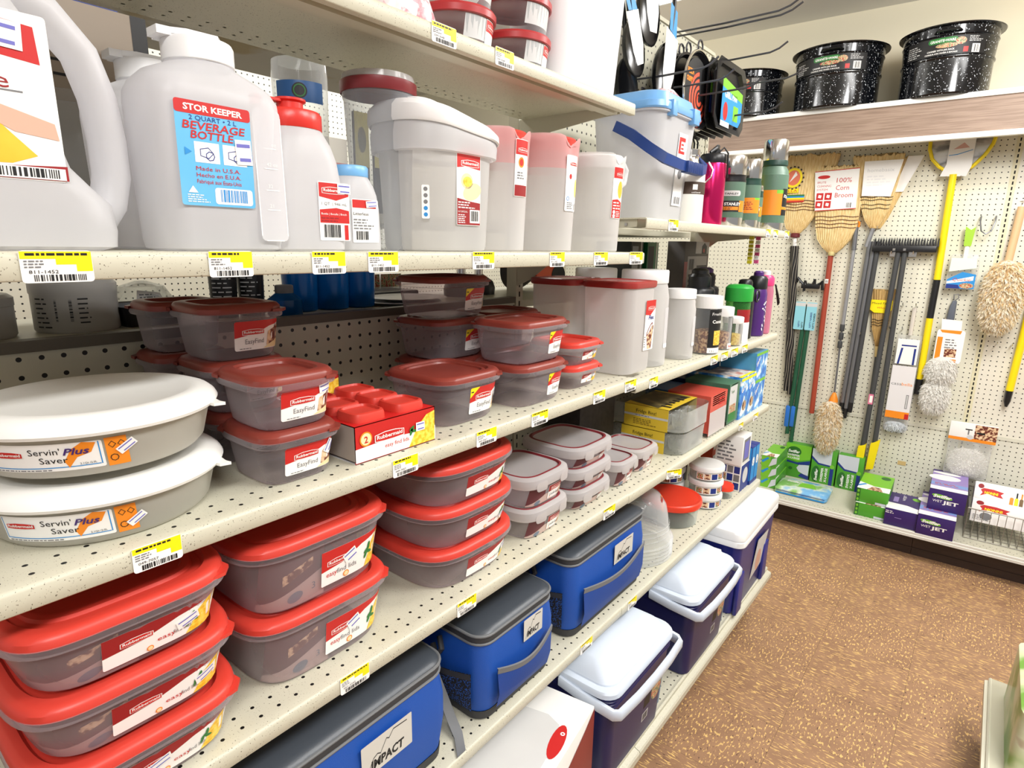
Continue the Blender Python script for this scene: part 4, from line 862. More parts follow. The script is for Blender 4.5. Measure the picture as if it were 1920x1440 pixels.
t = thing('flask', 'metallic pink flask with a black flip lid and strap', 'flask', (-.705, 1.81, zB2)); PKM = mat((206, 28, 98), .22, .7, name='metallic_pink')
MB().lathe([(.036, 0), (.038, .004), (.038, .17), (.036, .176)], PKM, 36).build('body', t); m = MB().lathe([(.037, .174), (.038, .176), (.038, .196), (.035, .2), (.016, .204)], BLKP, 32); m.lathe([(.014, .2), (.014, .214), (.01, .217)], BLKP, 18, (.0, .012)); m.build('lid', t)
m = MB(); m.tube([(0, -.03, .203), (.01, -.012, .216), (.005, .012, .222), (0, .03, .224)], [.004, .006, .007, .004], BLKP); m.tube([(.02, -.02, .2), (.034, -.014, .215), (.043, -.004, .2), (.042, .002, .16), (.041, .01, .135)], .0025, BLKP); m.build('carry_strap', t)
def vac(loc, label, r, h, cup, style, lab):
    t = thing('vacuum_flask', label, 'flask', loc); hs = .028
    MB().lathe([(r*.98, 0), (r, .002), (r, hs)], STL, 36).build('base', t)
    hb = h-cup; pr = [(r, hs), (r*1.01, hs+.002), (r*1.01, hb-.02-(.03 if style == 'tall' else .0))]
    if style == 'tall': pr += [(r*1.01, hb-.05), (r*.97, hb-.045), (r*.95, hb-.035), (r*.8, hb-.022), (r*.8, hb-.018)]
    MB().lathe(pr+[(r*.8, hb-.016)], HGRN, 36).build('body', t)
    MB().lathe([(r*(.8 if style == 'tall' else 1.0), hb-.02), (r*(.86 if style == 'tall' else 1.02), hb-.016), (r*(.86 if style == 'tall' else .96), hb-.006), (r*(.84 if style == 'tall' else 1.02), hb+.001)], mat((30, 66, 56), .4, name='deep_green') if style != 'food' else BLKP, 36).build('stopper_ring', t)
    c = r*(.82 if style == 'tall' else .98); MB().lathe([(c*.98, hb), (c, hb+.002), (c*.99, h-.006), (c*.93, h), (c*.6, h+.0005)], STL, 36).build('cup', t)
    L = Label(cylS(r*1.01, a0=-.95)); lab(L, r, hb); L.build('label', t); return t
def vl1(L, r, hb):
    L.rect(-r*.9, .045, r*.95, .078, BLACK, 0); L.text('STANLEY', -r*.55, .064, .012, WHITE, 1, bold=.03, w=r*1.1); L.rect(-r*.9, .05, r*.4, .060, ORANGE, 1); L.rect(r*.45, .045, r*.95, .078, ORANGE, 1); L.lines(-r*.8, .051, r*.3, .059, 2, BLACK, 2); L.rrect(-r*.8, hb-.062, r*.5, hb-.046, .006, PALEG, 0); L.text('STANLEY', -r*.7, hb-.058, .008, BLACK, 1, bold=.02, w=r*1.05)
def vl2(L, r, hb):
    L.rect(-r*.95, .05, r*.95, hb*.62, ORANGE, 0); L.rect(r*.3, hb*.58, r*.95, hb*.62, LIME, 1); L.lines(-r*.7, .06, r*.3, hb*.55, 5, DKRED, 1)
def vl3(L, r, hb):
    L.rect(-r*.95, .055, r*.5, hb*.58, ORANGE, 0); L.rect(r*.0, hb*.53, r*.5, hb*.58, LIME, 1); L.rect(r*.45, hb*.35, r*1.1, hb*.6, BLACK, 1); L.text('STA', r*.55, hb*.48, .014, WHITE, 2, bold=.03, rot=-.2); L.rect(r*.45, .055, r*1.1, hb*.34, ORANGE, 1); L.text('Q', r*.65, hb*.24, .02, BLACK, 2, bold=.02); L.rect(r*.45, .055, r*1.1, .075, BLACK, 2)
vac((-.705, 1.965, zB2), 'wide green vacuum flask with a steel cup and a black collar', .046, .212, .058, 'food', vl1)
vac((-.705, 2.145, zB2), 'slim green vacuum flask with an orange label', .038, .222, .062, 'slim', vl2)
vac((-.725, 2.265, zB2), 'short green vacuum flask with a black and orange label, half hidden between taller ones', .032, .150, .02, 'slim', vl1)
vac((-.706, 2.405, zB2), 'tallest green vacuum flask, at the far end of the flask shelf', .053, .318, .072, 'tall', vl3)
t = thing('swing_card', 'yellow card with black marks behind the tallest flask', 'tag', (-.80, 2.33, zB2)); MB().box(-.0, .002, -.05, .05, 0, .235, YEL).build('card', t, smooth=False); L = Label(flatS((.0022, 0, 0), (0, 1, 0), (0, 0, 1)), True); L.lines(-.045, .1, .045, .225, 6, BLACK, 0, 9, .2); L.build('print', t)
# --- shelf A
def roundjar(loc, label, r=.07, h=.05, lab=True):
    t = thing('round_jar', label, 'food container', loc)
    MB().lathe([(r*.8, 0), (r*.84, .003), (r*.93, h)], GLASSY, 40, c1=False).build('bowl', t)
    MB().lathe([(r*.94, h-.004), (r*.99, h-.003), (r*1.0, h+.006), (r*.96, h+.010), (r*.9, h+.008)], mat((176, 48, 50), .35, name='red_ring'), 40, c0=False).build('lid', t)
    L = Label(cylS(r*.84, a0=.25, r1=r*.93, hh=h))
    L.rect(-.05, .012, .02, .045, PALEG, -3)
    if lab: L.rrect(-.008, .004, .03, h*.9, .002, WHITE, 0); L.rect(-.007, h*.55, .029, h*.88, RED, 1); L.rub(.011, h*.7, .03)
    L.build('label', t); return t
A0 = zA+.0
roundjar((-.775, .80, A0), 'round glass jar with a red lid on the top shelf, left one'); roundjar((-.775, .80, A0+.061), 'round jar stacked on the left jar of the top shelf', lab=False)
roundjar((-.775, .958, A0), 'round glass jar with a red lid on the top shelf, beside the white tub'); roundjar((-.775, .958, A0+.061), 'round jar stacked on the jar beside the white tub', lab=False)
t = thing('plastic_bag_pack', 'crinkled clear bag of pinkish wares lying on the top shelf', 'bag', (-.775, .665, A0)); MB().loft([at(se(.055, .055, 3), 0), at(se(.06, .06, 2.6), .02), at(se(.05, .05, 2.4), .055), at(se(.02, .025, 2), .075)], noisemat('pinkish_pack', [(0, (230, 200, 205)), (.5, (244, 232, 234)), (.6, (226, 140, 150)), (1, (250, 246, 246))], 60, .2)).build('bag', t)
t = thing('white_tub', 'tall plain white tub filling the right end of the top shelf', 'canister', (-.785, 1.145, A0)); R = lambda x, y, z: at(rr(x*2, y*2, .04, 6), z)
MB().loft([R(.06, .105, 0), R(.068, .113, .003), R(.07, .115, .012), R(.085, .132, .3)], mat((236, 236, 240), .35, name='white_tub_plastic'), True, False).build('body', t); MB().loft([R(.087, .134, .297), R(.089, .136, .3), R(.089, .136, .315), R(.08, .127, .32)], WCAP, True, True).build('lid', t)
# --- shelf E: cooler bags
BLUEF = mat((20, 78, 168), .6, name='blue_nylon', bump=.25, bscale=900); BLUEF2 = mat((16, 66, 150), .6, name='blue_nylon_pocket', bump=.3, bscale=900)
GVIN = mat((66, 72, 80), .38, name='grey_vinyl', bump=.1, bscale=300); GTAPE = mat((112, 114, 116), .6, name='grey_binding'); DKTR = mat((54, 54, 56), .65, name='dark_grey_trim')
def mesh_mat():
    m, nt, N, L, b = nodes('black_net'); tc = N.new('ShaderNodeTexCoord'); v = N.new('ShaderNodeTexVoronoi'); v.inputs['Scale'].default_value = 320; L.new(tc.outputs['Object'], v.inputs['Vector'])
    r = ramp(N, [(0, (40, 90, 170)), (.35, (40, 90, 170)), (.42, (18, 18, 22)), (1, (18, 18, 22))]); L.new(v.outputs['Distance'], r.inputs[0]); L.new(r.outputs[0], b.inputs['Base Color']); b.inputs['Roughness'].default_value = .7; return m
NET = mesh_mat()
def bag(loc, label, sx, sy, h, patch, pocket=True, puff=.006):
    t = thing('cooler_bag', label, 'bag', loc); Q = lambda g, z, r=.035: at(rr(sx+2*g, sy+2*g, r, 6), z)
    m = MB(); m.loft([Q(-.004, .0), Q(0, .004), Q(.001, .022)], DKTR, True, False); m.build('base_trim', t)
    m = MB(); m.loft([Q(.0, .022), Q(puff, h*.4), Q(puff, h*.65), Q(.0, h-.022)], BLUEF, False, False); m.build('body', t)
    m = MB(); m.loft([Q(.001, h-.022), Q(.002, h-.014), Q(.001, h-.008), Q(-.001, h-.003)], DKTR, False, False); m.build('zip_band', t)
    m = MB(); m.loft([Q(.0, h-.006), Q(.001, h-.002), Q(-.003, h+.003), Q(-.012, h+.007), Q(-.05, h+.0095), Q(-.08, h+.010)], GVIN, False, True); m.build('top_flap', t)
    m = MB()
    for z, g, r in ((h-.003, .002, .0032), (h-.021, .0015, .0028)): m.tube(Q(g, z), r, GTAPE, 8, True)
    m.build('piping', t)
    x = sx/2+puff
    L = Label(flatS((x+.0015, patch[0], patch[1]), (0, 1, 0), (-.0, 0, 1)), True, lift=.002); w, hh = patch[2], patch[3]
    L.rrect(0, 0, w, hh, .002, mat((206, 204, 196), .5, name='silver_patch'), 0); L.text('IMPACT', w*.5, hh*.14, hh*.36, BLACK, 1, 'C', bold=.04, shear=.1, w=w*.66)
    P = [(.1, .1), (.22, .45), (.3, .52), (.36, .46), (.48, .78), (.53, .72), (.62, .9), (.9, .86)]
    for (a, b), (c, d) in zip(P, P[1:]): L.poly([(w*a, hh*b-.001), (w*c, hh*d-.001), (w*c, hh*d+.001), (w*a, hh*b+.001)], BLACK, 1)
    L.build('brand_patch', t)
    if pocket:
        m = MB(); n = 18; bot = [(x+.004, -sy/2+.035+(sy-.07)*k/n, .026) for k in range(n+1)]; top = [(x+.010+.012*math.sin(PI*k/n), -sy/2+.03+(sy-.06)*k/n, h*.62-.018*math.sin(PI*k/n)) for k in range(n+1)]
        mid = [(x+.012+.010*math.sin(PI*k/n), a[1], h*.3) for k, a in enumerate(bot)]
        m.loft([bot, mid, top], BLUEF2, False, False, False); pk = m.build('front_pocket', t)
        m = MB(); m.loft([[(px+.001, y, z-.012) for px, y, z in top], [(px+.0025, y, z) for px, y, z in top], [(px-.001, y, z+.001) for px, y, z in top]], GTAPE, False, False, False); m.build('binding', pk)
        m = MB(); n = 12; y0 = -sy/2-puff
        bot = [(-sx*.36+sx*.8*k/n, y0-.004, .03) for k in range(n+1)]; top = [(-sx*.36+sx*.8*k/n, y0-.006-.014*math.sin(PI*k/n), h*.6-.012*math.sin(PI*k/n)) for k in range(n+1)]; mid = [(a[0], y0-.006-.012*math.sin(PI*k/n), h*.3) for k, a in enumerate(bot)]
        m.loft([top, mid, bot], NET, False, False, False); npk = m.build('net_pocket', t)
        m = MB(); m.loft([[(a, b-.001, z-.014) for a, b, z in top], [(a, b-.002, z) for a, b, z in top]], DKTR, False, False, False); m.build('binding', npk)
    m = MB(); m.tube([(sx*.1, -sy/2-.006, h*.8), (sx*.16, -sy/2-.016, h*.72), (sx*.12, -sy/2-.02, h*.62), (sx*.05, -sy/2-.012, h*.7)], .006, DKTR); m.build('strap_buckle', t); return t
bag((-.815, .432, zE), 'largest blue cooler bag with a dark grey top, nearest at the left', .28, .465, .203, (.035, .095, .105, .062), False)
bag((-.80, .872, zE), 'blue cooler bag with a net side pocket, middle one of the three', .27, .245, .196, (-.0, .125, .065, .05))
bag((-.815, 1.268, zE), 'wide blue cooler bag with a grey-bound front pocket, beside the dome covers', .28, .375, .215, (.0, .125, .10, .055))
t = thing('webbing_strap', 'dark grey webbing strap hanging between the first two cooler bags', 'strap', (-.72, .705, zE+.001)); m = MB(); P = [(-.04, .0, .12), (-.01, .004, .06), (.015, .003, .02), (.04, -.004, .003), (.073, -.03, .001)]
m.loft([[(x, y-.011, z), (x, y+.011, z), (x, y+.011, z+.002), (x, y-.011, z+.002)] for x, y, z in P], GTAPE); m.build('webbing', t)
# --- shelf E, far bay: domes, bowls, boxes
t = thing('dome_covers', 'nested stack of clear plastic dome covers with an orange sticker', 'food cover', (-.795, 1.60, zE2)); DOME = plastic('dome_plastic', (228, 230, 232), .16, (244, 246, 246), .08, .6)
for k in range(5):
    MB().lathe([(.136, .0+.012*k), (.138, .004+.012*k), (.131, .007+.012*k), (.130, .0095+.012*k)], DOME, 48, c0=False, c1=False).build('rim', t)
MB().lathe([(.130, .058), (.124, .07), (.118, .12), (.110, .155), (.092, .182), (.06, .200), (.02, .207), (.001, .2075)], DOME, 48, c0=False).build('dome', t)
m = MB()
for z, r in ((.07, .1255), (.085, .1235), (.1, .1225)): m.lathe([(r, z), (r+.001, z+.002), (r, z+.004)], DOME, 48, c0=False, c1=False)
m.build('ridges', t)
L = Label(lambda u, v: (Vector((.098*math.cos(.3+u*9)*math.cos(v*7), .098*math.sin(.3+u*9)*math.cos(v*7), .14+.55*v)), Vector((math.cos(.3+u*9)*.6, math.sin(.3+u*9)*.6, .55)).normalized()), lift=.008)
L.ell(.01, .028, .035, .045, ORANGE, 0); L.rect(-.015, .045, .02, .065, DKRED, 1); L.rect(-.005, -.01, .03, .012, WHITE, 1); L.bars(-.002, -.006, .027, .008, BLACK, 2, 12, 4); L.ell(.01, .03, .01, .012, WHITE, 1); L.build('sticker', t)
GL = plastic('bowl_glass', (214, 220, 216), .12, (240, 246, 242), .03, .8)
t = thing('glass_bowl', 'wide glass bowl with a bright orange-red lid', 'bowl', (-.78, 1.885, zE2))
MB().lathe([(.085, 0), (.09, .003), (.094, .075)], GL, 48, c1=False).build('bowl', t); m = MB().lathe([(.098, .064), (.103, .065), (.1045, .075), (.103, .083), (.099, .0865), (.092, .0845), (.088, .0835)], mat((226, 60, 36), .35, name='orange_red_lid'), 48, c0=False); m.build('lid', t)
def dish(loc, label, r, h, lidm, lab=True):
    t = thing('lidded_dish', label, 'bowl', loc); MB().lathe([(r*.9, 0), (r*.93, .003), (r*.96, h-.016)], GL, 40, c1=False).build('bowl', t)
    MB().lathe([(r*.99, h-.02), (r*1.03, h-.019), (r*1.03, h-.006), (r*.98, h-.001), (r*.9, h-.001)], lidm, 40, c0=False).build('lid', t)
    if lab:
        L = Label(cylS(r*.95, a0=-.55)); L.rect(-r*1.2, .006, r*1.0, h-.022, WHITE, 0)
        for k in range(5): L.rect(-r*1.15+r*.42*k, .009, -r*.8+r*.42*k, h-.025, (FRUIT, CAKE, NAVYP, FRUIT, NAVYP)[k], 1)
        L.build('label', t)
    return t
WLD = mat((226, 226, 224), .45, name='frosty_white_lid')
for k, lb in enumerate(('bottom', 'middle', 'top')): dish((-.735, 2.08, zE2+.0545*k), lb+' round dish with a white lid in the front stack of three', .062, .0545, WLD)
for k, lb in enumerate(('lower', 'upper')): dish((-.875, 2.04, zE2+.0575*k+.02*k), lb+' round dish with a white lid in the rear pair behind the orange-red lid', .07, .0575+.02*(1-k), WLD)
dish((-.705, 2.20, zE2), 'tiny glass dish with an orange-red lid beside the stacked dishes', .036, .05, mat((226, 60, 36), .35, name='orange_red_lid'), False)
def carton(loc, label, sx, sy, sz, m_, front=None, side=None, top=None, cat='box', name='carton', rz=0, group=None):
    """box with its front on +X at local x=0; side = the -Y face, top"""
    t = thing(name, label, cat, loc, rz, group); MB().box(-sx, 0, 0, sy, 0, sz, m_, min(.0012, sx/8)).build('box', t)
    L = Label(flatS((0, 0, 0), (0, 1, 0), (0, 0, 1)), True)
    if front: front(L, sy, sz)
    if L.mb.v: L.build('front_print', t)
    L = Label(flatS((-sx, 0, 0), (1, 0, 0), (0, 0, 1)), True)
    if side: side(L, sx, sz)
    if L.mb.v: L.build('side_print', t)
    L = Label(flatS((0, 0, sz), (0, 1, 0), (-1, 0, 0)), True)
    if top: top(L, sy, sx)
    if L.mb.v: L.build('top_print', t)
    return t
def pr_pics(L, w, h):
    for i in range(3):
        for j in range(3): L.rect(w*(.06+.31*i), h*(.06+.31*j), w*(.32+.31*i), h*(.32+.31*j), (NAVYP, FRUIT, NAVYP, GREY)[(i+j) % 4], 0)
carton((-.668, 2.275, zE2), 'blue and white box printed with little pictures, under the white box', .085, .10, .108, WHITE, lambda L, w, h: (L.rect(0, 0, w, h, NAVYP, 0), L.ell(w*.5, h*.55, w*.3, h*.3, PALEG, 1)), pr_pics)
carton((-.668, 2.268, zE2+.1085), 'white box with grey text lines on top of the picture box', .105, .095, .118, WHITE, lambda L, w, h: (L.rect(w*.1, h*.12, w*.85, h*.9, GREY, 0), L.rect(w*.2, h*.2, w*.75, h*.8, LILAC, 1)), lambda L, w, h: L.lines(w*.08, h*.1, w*.8, h*.85, 6, GREY, 0))
def pr_blue(L, w, h): L.rect(.002, .004, w-.002, h-.004, BLUE, 0); L.ell(w*.5, h*.6, w*.3, h*.12, WHITE, 1); L.rect(0, 0, w, h*.1, NAVYP, 1); L.text('C', w*.3, h*.54, .02, NAVYP, 2)
carton((-.662, 2.376, zE2), 'narrow blue box with a white emblem beside the white box', .09, .045, .160, NAVYP, pr_blue, pr_blue); carton((-.662, 2.4225, zE2), 'narrow blue box with a white emblem, outermost on the shelf end', .09, .045, .160, NAVYP, pr_blue, pr_blue)
carton((-.71, 2.385, zE2+.1605), 'flat yellow box lying on the two narrow blue boxes', .09, .085, .03, mat((240, 176, 34), .5, name='yellow_card'))
carton((-.83, 2.40, zE2), 'upright orange-red box behind the white box', .05, .05, .23, mat((228, 84, 48), .5, name='orange_red_card'), lambda L, w, h: L.lines(w*.2, h*.2, w*.8, h*.8, 3, WHITE, 0))
for k, y in enumerate((2.13, 2.25)):
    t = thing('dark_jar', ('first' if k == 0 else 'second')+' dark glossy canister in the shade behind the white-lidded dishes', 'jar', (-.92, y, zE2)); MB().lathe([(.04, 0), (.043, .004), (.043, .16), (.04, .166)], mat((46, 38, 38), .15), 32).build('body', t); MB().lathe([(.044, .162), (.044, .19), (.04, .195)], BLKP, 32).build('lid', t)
# --- shelf D, far bay: fridge bins and plastic container packs
YSL = mat((222, 190, 52), .5, name='yellow_sleeve'); 
def fridge(loc, label):
    t = thing('fridge_bin', label, 'bin', loc); h = .068
    BIN = plastic('bin_plastic', (214, 216, 214), .16, (238, 240, 238), .06, .65)
    R = lambda g, z: [(-.165+x, .105+y, z) for x, y in rr(.33-2*g, .21-2*g, .04, 5)]
    m = MB().loft([R(.006, 0), R(.0, .004), R(-.0, h*.5), R(-.002, h)], BIN, True, False)
    for i in range(4):
        for j in range(3): m.lathe([(.018, .006), (.024, .02), (.026, h*.7), (.025, h*.72)], BIN, 16, (-.03-.055*i, .04+.062*j), False, False)
    m.build('bin', t)
    m = MB(); x0, x1 = -.195, -.05; g = .0012
    for (a, b) in (((-g-.001, -.001), (-g-.001, h+g)),): pass
    m.box(x0, x1, -g-.002, -.0018, .0, h+g, YSL); m.box(x0, x1, -g-.002, .212+g, h+.0002, h+g, YSL); m.box(x0, x1, .2118, .2118+g, 0, h+g, YSL); sl = m.build('sleeve', t, smooth=False)
    L = Label(flatS((x0, -g-.002, 0), (1, 0, 0), (0, 0, 1)), True); w = x1-x0
    L.rect(0, h*.5, w, h*.6, PALEG, 0); L.text('Fridge Binz!', w*.28, h*.68, .015, BLACK, 2, w=w*.46); L.lines(w*.26, h*.52, w*.72, h*.6, 1, GREY, 1); L.lines(w*.22, h*.12, w*.8, h*.42, 4, mat((120, 96, 30), .5, name='ochre_print'), 1); L.build('side_print', sl)
    L = Label(flatS((x0, 0, h+g), (1, 0, 0), (0, 1, 0)), True); L.poly([(.0, .03), (.11, .0), (.13, .2), (.0, .2)], noisemat('dark_photo_print', [(0, (40, 36, 26)), (.5, (90, 80, 50)), (1, (190, 170, 110))], 20, .5), 0); L.lines(w*.72, .02, w*.95, .19, 6, BLACK, 1); L.build('top_print', sl)
    return t
fridge((-.662, 1.632, zD2), 'lower clear fridge bin in a yellow sleeve'); fridge((-.655, 1.632, zD2+.0705), 'upper clear fridge bin in a yellow sleeve')
def nest(loc, label, sx, sy, h, lidm, wrap, tx, lidh=.3, body=CLEAR):
    t = thing('container_pack', label, 'food container set', loc); R = lambda g, z: [(-sx/2+x, sy/2+y, z) for x, y in rr(sx-2*g, sy-2*g, .02, 4)]; hb = h*(1-lidh)
    m = MB(); rs = [R(.012, 0), R(.008, .004)]; k = 5
    for i in range(k): z = hb*.45+hb*.55*i/k; rs += [R(.006-.005*i/k, z), R(.001, z+.003), R(.004, z+.005)]
    m.loft(rs+[R(0, hb)], body, True, False); m.build('tubs', t)
    m = MB(); rs = []; k = 5
    for i in range(k): z = hb+(h-hb)*i/k; rs += [R(.004, z), R(0, z+.001), R(0, z+(h-hb)/k-.002), R(.005, z+(h-hb)/k-.001)]
    m.loft(rs, lidm, False, True); m.build('lids', t)
    m = MB(); a, b = -sx*.62, -.001; y0, y1 = -.001, sy+.001
    if wrap: m.loft([[(x, y, z) for y, z in ((y0+.004, .1*h), (y0-.001, h*.9), (y0, h+.001), (y1, h+.001), (y1+.001, h*.9))] for x in (a, b)], wrap, False, False, False); m.box(b, b+.001, y0, y1, h*.05, h+.001, wrap)
    if wrap:
        w_ = m.build('wrap', t, smooth=False); L = Label(flatS((b+.001, 0, 0), (0, 1, 0), (0, 0, 1)), True); tx(L, sy, h); L.build('print', w_)
    return t
BL2 = mat((52, 96, 160), .3, name='blue_lid_plastic'); NL2 = mat((20, 34, 78), .3, name='navy_lid_plastic')
nest((-.668, 1.872, zD2), 'clear container pack with blue lids in a red wrap, beside the fridge bins', .24, .15, .14, BL2, mat((206, 84, 70), .45, name='coral_wrap'), lambda L, w, h: (L.rect(0, h*.04, w, h*.62, plastic('clear_film', (214, 214, 214), .5), 0), L.lines(w*.5, h*.7, w*.95, h*.92, 2, RED, 1)), .25)
nest((-.668, 2.045, zD2), 'container pack with navy lids in a green wrap', .26, .105, .15, NL2, mat((74, 116, 92), .5, name='green_wrap'), lambda L, w, h: (L.rect(w*.05, h*.1, w*.75, h*.95, PALEG, 0), L.rect(w*.1, h*.2, w*.7, h*.5, FRUIT, 1), L.text('TopIt', w*.16, h*.78, .015, GREEN, 2), L.rect(w*.05, h*.1, w*.75, h*.3, GREEN, 2)), .2, CLEARD)
SKYW = noisemat('sky_blue_pack', [(0, (24, 70, 160)), (.45, (40, 120, 210)), (.55, (110, 180, 230)), (.62, (240, 246, 250)), (1, (250, 250, 250))], 26, .35)
def pr_sky(L, w, h): L.rect(0, h*.9, w, h*.97, YEL, 0); L.text('GLAD', w*.15, h*.62, .024, WHITE, 2, bold=.03, rot=.5, w=w*.6); L.ell(w*.6, h*.3, w*.25, h*.12, FRUIT, 1, .5); L.poly([(w*.1, h*.1), (w*.4, h*.1), (w*.6, h*.5), (w*.5, h*.55)], WHITE, 1)
for k, y in enumerate((2.158, 2.242)): carton((-.665, y, zD2), ('left' if k == 0 else 'right')+' sky-blue food bag box with a yellow band', .27, .082, .158, SKYW, pr_sky, None, lambda L, w, d: (L.rect(0, 0, w, d, noisemat('food_photo_top', [(0, (60, 60, 80)), (.45, (150, 150, 160)), (.55, (230, 226, 220)), (.66, (190, 90, 60)), (1, (240, 236, 230))], 14, .5), 0), L.rect(0, 0, w, d*.05, YEL, 1)))
ZW = lambda L, w, h: (L.rect(0, 0, w, h, SKYW, 0), L.text('Ziploc', w*.1, h*.5, .02, WHITE, 2, bold=.03, rot=.7), L.rect(0, h*.9, w, h, LIME, 1))
nest((-.668, 2.33, zD2), 'nested clear containers with blue lids and a blue wrap, lower pack at the shelf end', .22, .12, .118, NL2, mat((80, 160, 210), .45, name='azure_wrap'), ZW, .22)
nest((-.668, 2.315, zD2+.12), 'nested clear containers with blue lids and a blue wrap, upper pack at the shelf end', .22, .14, .105, NL2, mat((80, 160, 210), .45, name='azure_wrap'), ZW, .3)
carton((-.80, 2.20, zD2+.161), 'dark blue box with a red stamp lying on the sky-blue boxes', .10, .10, .075, mat((24, 70, 110), .5, name='deep_blue_card'), lambda L, w, h: L.rect(w*.3, h*.2, w*.7, h*.7, DKRED, 0))
carton((-.87, 1.40, zD2), 'dark box standing in for shadow and dark stock behind the clip-lid tubs', .11, .20, .24, noisemat('recess_shade_dark', [(0, (34, 30, 30)), (1, (66, 60, 58))], 60, .7))  # dark mottled box added for the shadow and dark stock at the shelf back
# --- base deck: carton and ice chests
t = thing('carton', 'big white glossy carton with a dark red front on the base deck', 'box', (-.585, 1.06, zBA), .14); sx, sy, sz = .37, .50, .272; GW = mat((240, 239, 236), .3, name='white_gloss_card')
MB().box(-sx, 0, -sy, 0, 0, sz, GW, .002).build('box', t)
L = Label(flatS((0, -sy, 0), (0, 1, 0), (0, 0, 1)), True, .001); L.poly([(.0, 0), (sy, 0), (sy, sz*.98), (sy*.9, sz*.9), (sy*.5, sz*.66), (0, sz*.5)], mat((134, 30, 34), .35, name='maroon_gloss'), 0); L.build('front_print', t)
L = Label(flatS((0, -sy, sz), (0, 1, 0), (-1, 0, 0)), True, .0008)
L.poly([(.14, .02), (.36, .03), (.405, .045), (.42, .08), (.41, .16), (.37, .2), (.14, .21)], noisemat('pale_grey_gloss', [(0, (196, 196, 196)), (1, (226, 226, 225))], 5, .3), 0)
L.ell(.36, .028, .05, .016, RED, 1, .12); L.text('o', .385, .022, .02, WHITE, 2, 'C', bold=.03); L.build('top_print', t)
NVC = mat((26, 28, 84), .35, name='navy_chest_plastic'); PLB = mat((206, 216, 230), .4, name='pale_blue_plastic'); NVC2 = mat((36, 44, 130), .35, name='blue_chest_plastic')
def chest(loc, label):
    t = thing('ice_chest', label, 'cooler box', loc); R = lambda sx, sy, z, r=.03, cx=0: at(rr(sx, sy, r, 6), z, cx)
    MB().loft([R(.20, .30, 0), R(.21, .31, .004), R(.235, .345, .225), R(.235, .345, .23)], NVC, True, True).build('body', t)
    m = MB()
    for k in range(4): m.loft([R(.240, .350, .232+.0085*k), R(.244, .354, .234+.0085*k), R(.244, .354, .238+.0085*k), R(.240, .350, .2403+.0085*k)], NVC)
    m.build('ribbed_collar', t)
    m = MB(); m.loft([R(.248, .358, .264, .04), R(.258, .368, .267, .045), R(.258, .368, .279, .045), R(.252, .362, .284, .045), R(.236, .338, .286, .04), R(.228, .330, .2855, .04), R(.226, .328, .289, .04)], PLB, False, False)
    m.loft([R(.226, .328, .289, .04), R(.222, .322, .293, .04), R(.20, .306, .306, .035, -.006), R(.165, .262, .322, .03, -.016), R(.155, .25, .325, .03, -.018)], PLB, False, True); m.build('lid', t)
    m = MB(); P = [(-.02, -.186, .262), (.05, -.187, .252), (.132, -.183, .243), (.143, -.172, .242), (.150, -.09, .243), (.152, 0, .2435), (.150, .09, .243), (.143, .172, .242), (.132, .183, .243), (.05, .187, .252), (-.02, .186, .262)]
    rings = []
    for i, p in enumerate(P):
        a, b = Vector(P[max(0, i-1)]), Vector(P[min(len(P)-1, i+1)]); d = (b-a).normalized(); nx = d.cross(Vector((0, 0, 1))).normalized()
        rings.append([Vector(p)+nx*.0075*c+Vector((0, 0, 1))*.0135*e for c, e in ((1, .7), (.6, 1), (-.6, 1), (-1, .7), (-1, -.7), (-.6, -1), (.6, -1), (1, -.7))])
    m.loft(rings, PLB); m.build('bail_handle', t)
    L = Label(flatS((.1065, .02, .05), (0, 1, 0), (.056, 0, 1)), True, .001); L.rect(0, 0, .12, .13, mat((96, 132, 160), .4, name='slate_blue_print'), 0); L.poly([(0, .1), (.05, .105), (.12, .13), (0, .13)], mat((176, 84, 66), .4, name='rust_print'), 1); L.ell(.085, .075, .03, .035, FRUIT, 1); L.rect(.012, .05, .05, .085, BLACK, 1); L.rect(.01, .008, .045, .035, PALEG, 2); L.bars(.014, .011, .042, .032, BLACK, 3, 12, 6); L.text('COOLER', .01, .112, .012, WHITE, 2); L.build('label', t); return t
chest((-.683, 1.275, zBA), 'navy ice chest with a pale blue lid, beside the big white carton')
chest((-.683, 1.775, zBA), 'navy ice chest with a pale blue lid, next to the white-lidded chest')
t = thing('ice_chest', 'large bright blue ice chest with a flat white lid', 'cooler box', (-.685, 2.262, zBA), .02); R = lambda sx, sy, z, r=.03: at(rr(sx, sy, r, 6), z)
MB().loft([R(.20, .44, 0), R(.205, .446, .004), R(.225, .47, .27), R(.23, .478, .285)], NVC2, True, True).build('body', t)
m = MB().loft([R(.236, .482, .278, .03), R(.246, .492, .281, .034), R(.246, .492, .300, .034), R(.241, .487, .304, .034), R(.245, .491, .306, .034), R(.245, .491, .330, .034), R(.238, .484, .338, .036), R(.222, .468, .342, .036), R(.19, .43, .343, .03)], WCAP, True, True); m.build('lid', t)
for y in (-.20, .12): MB().box(.1, .1155, y-.02, y+.045, .0, .16, NVC2, .006).build('side_rib', t)
MB().tube([(.05, -.247, .23), (.05, -.262, .262), (-.05, -.262, .262), (-.05, -.247, .23)], .007, WCAP).build('carry_handle', t)
L = Label(flatS((.1035, -.02, .06), (0, 1, 0), (.072, 0, 1)), True, .0015); L.poly([(-.02, .0), (.12, .02), (.15, .16), (.0, .17)], PALEG, 0); L.ell(.06, .06, .035, .05, mat((214, 168, 150), .5, name='peach_print'), 1, .3); L.build('label', t)
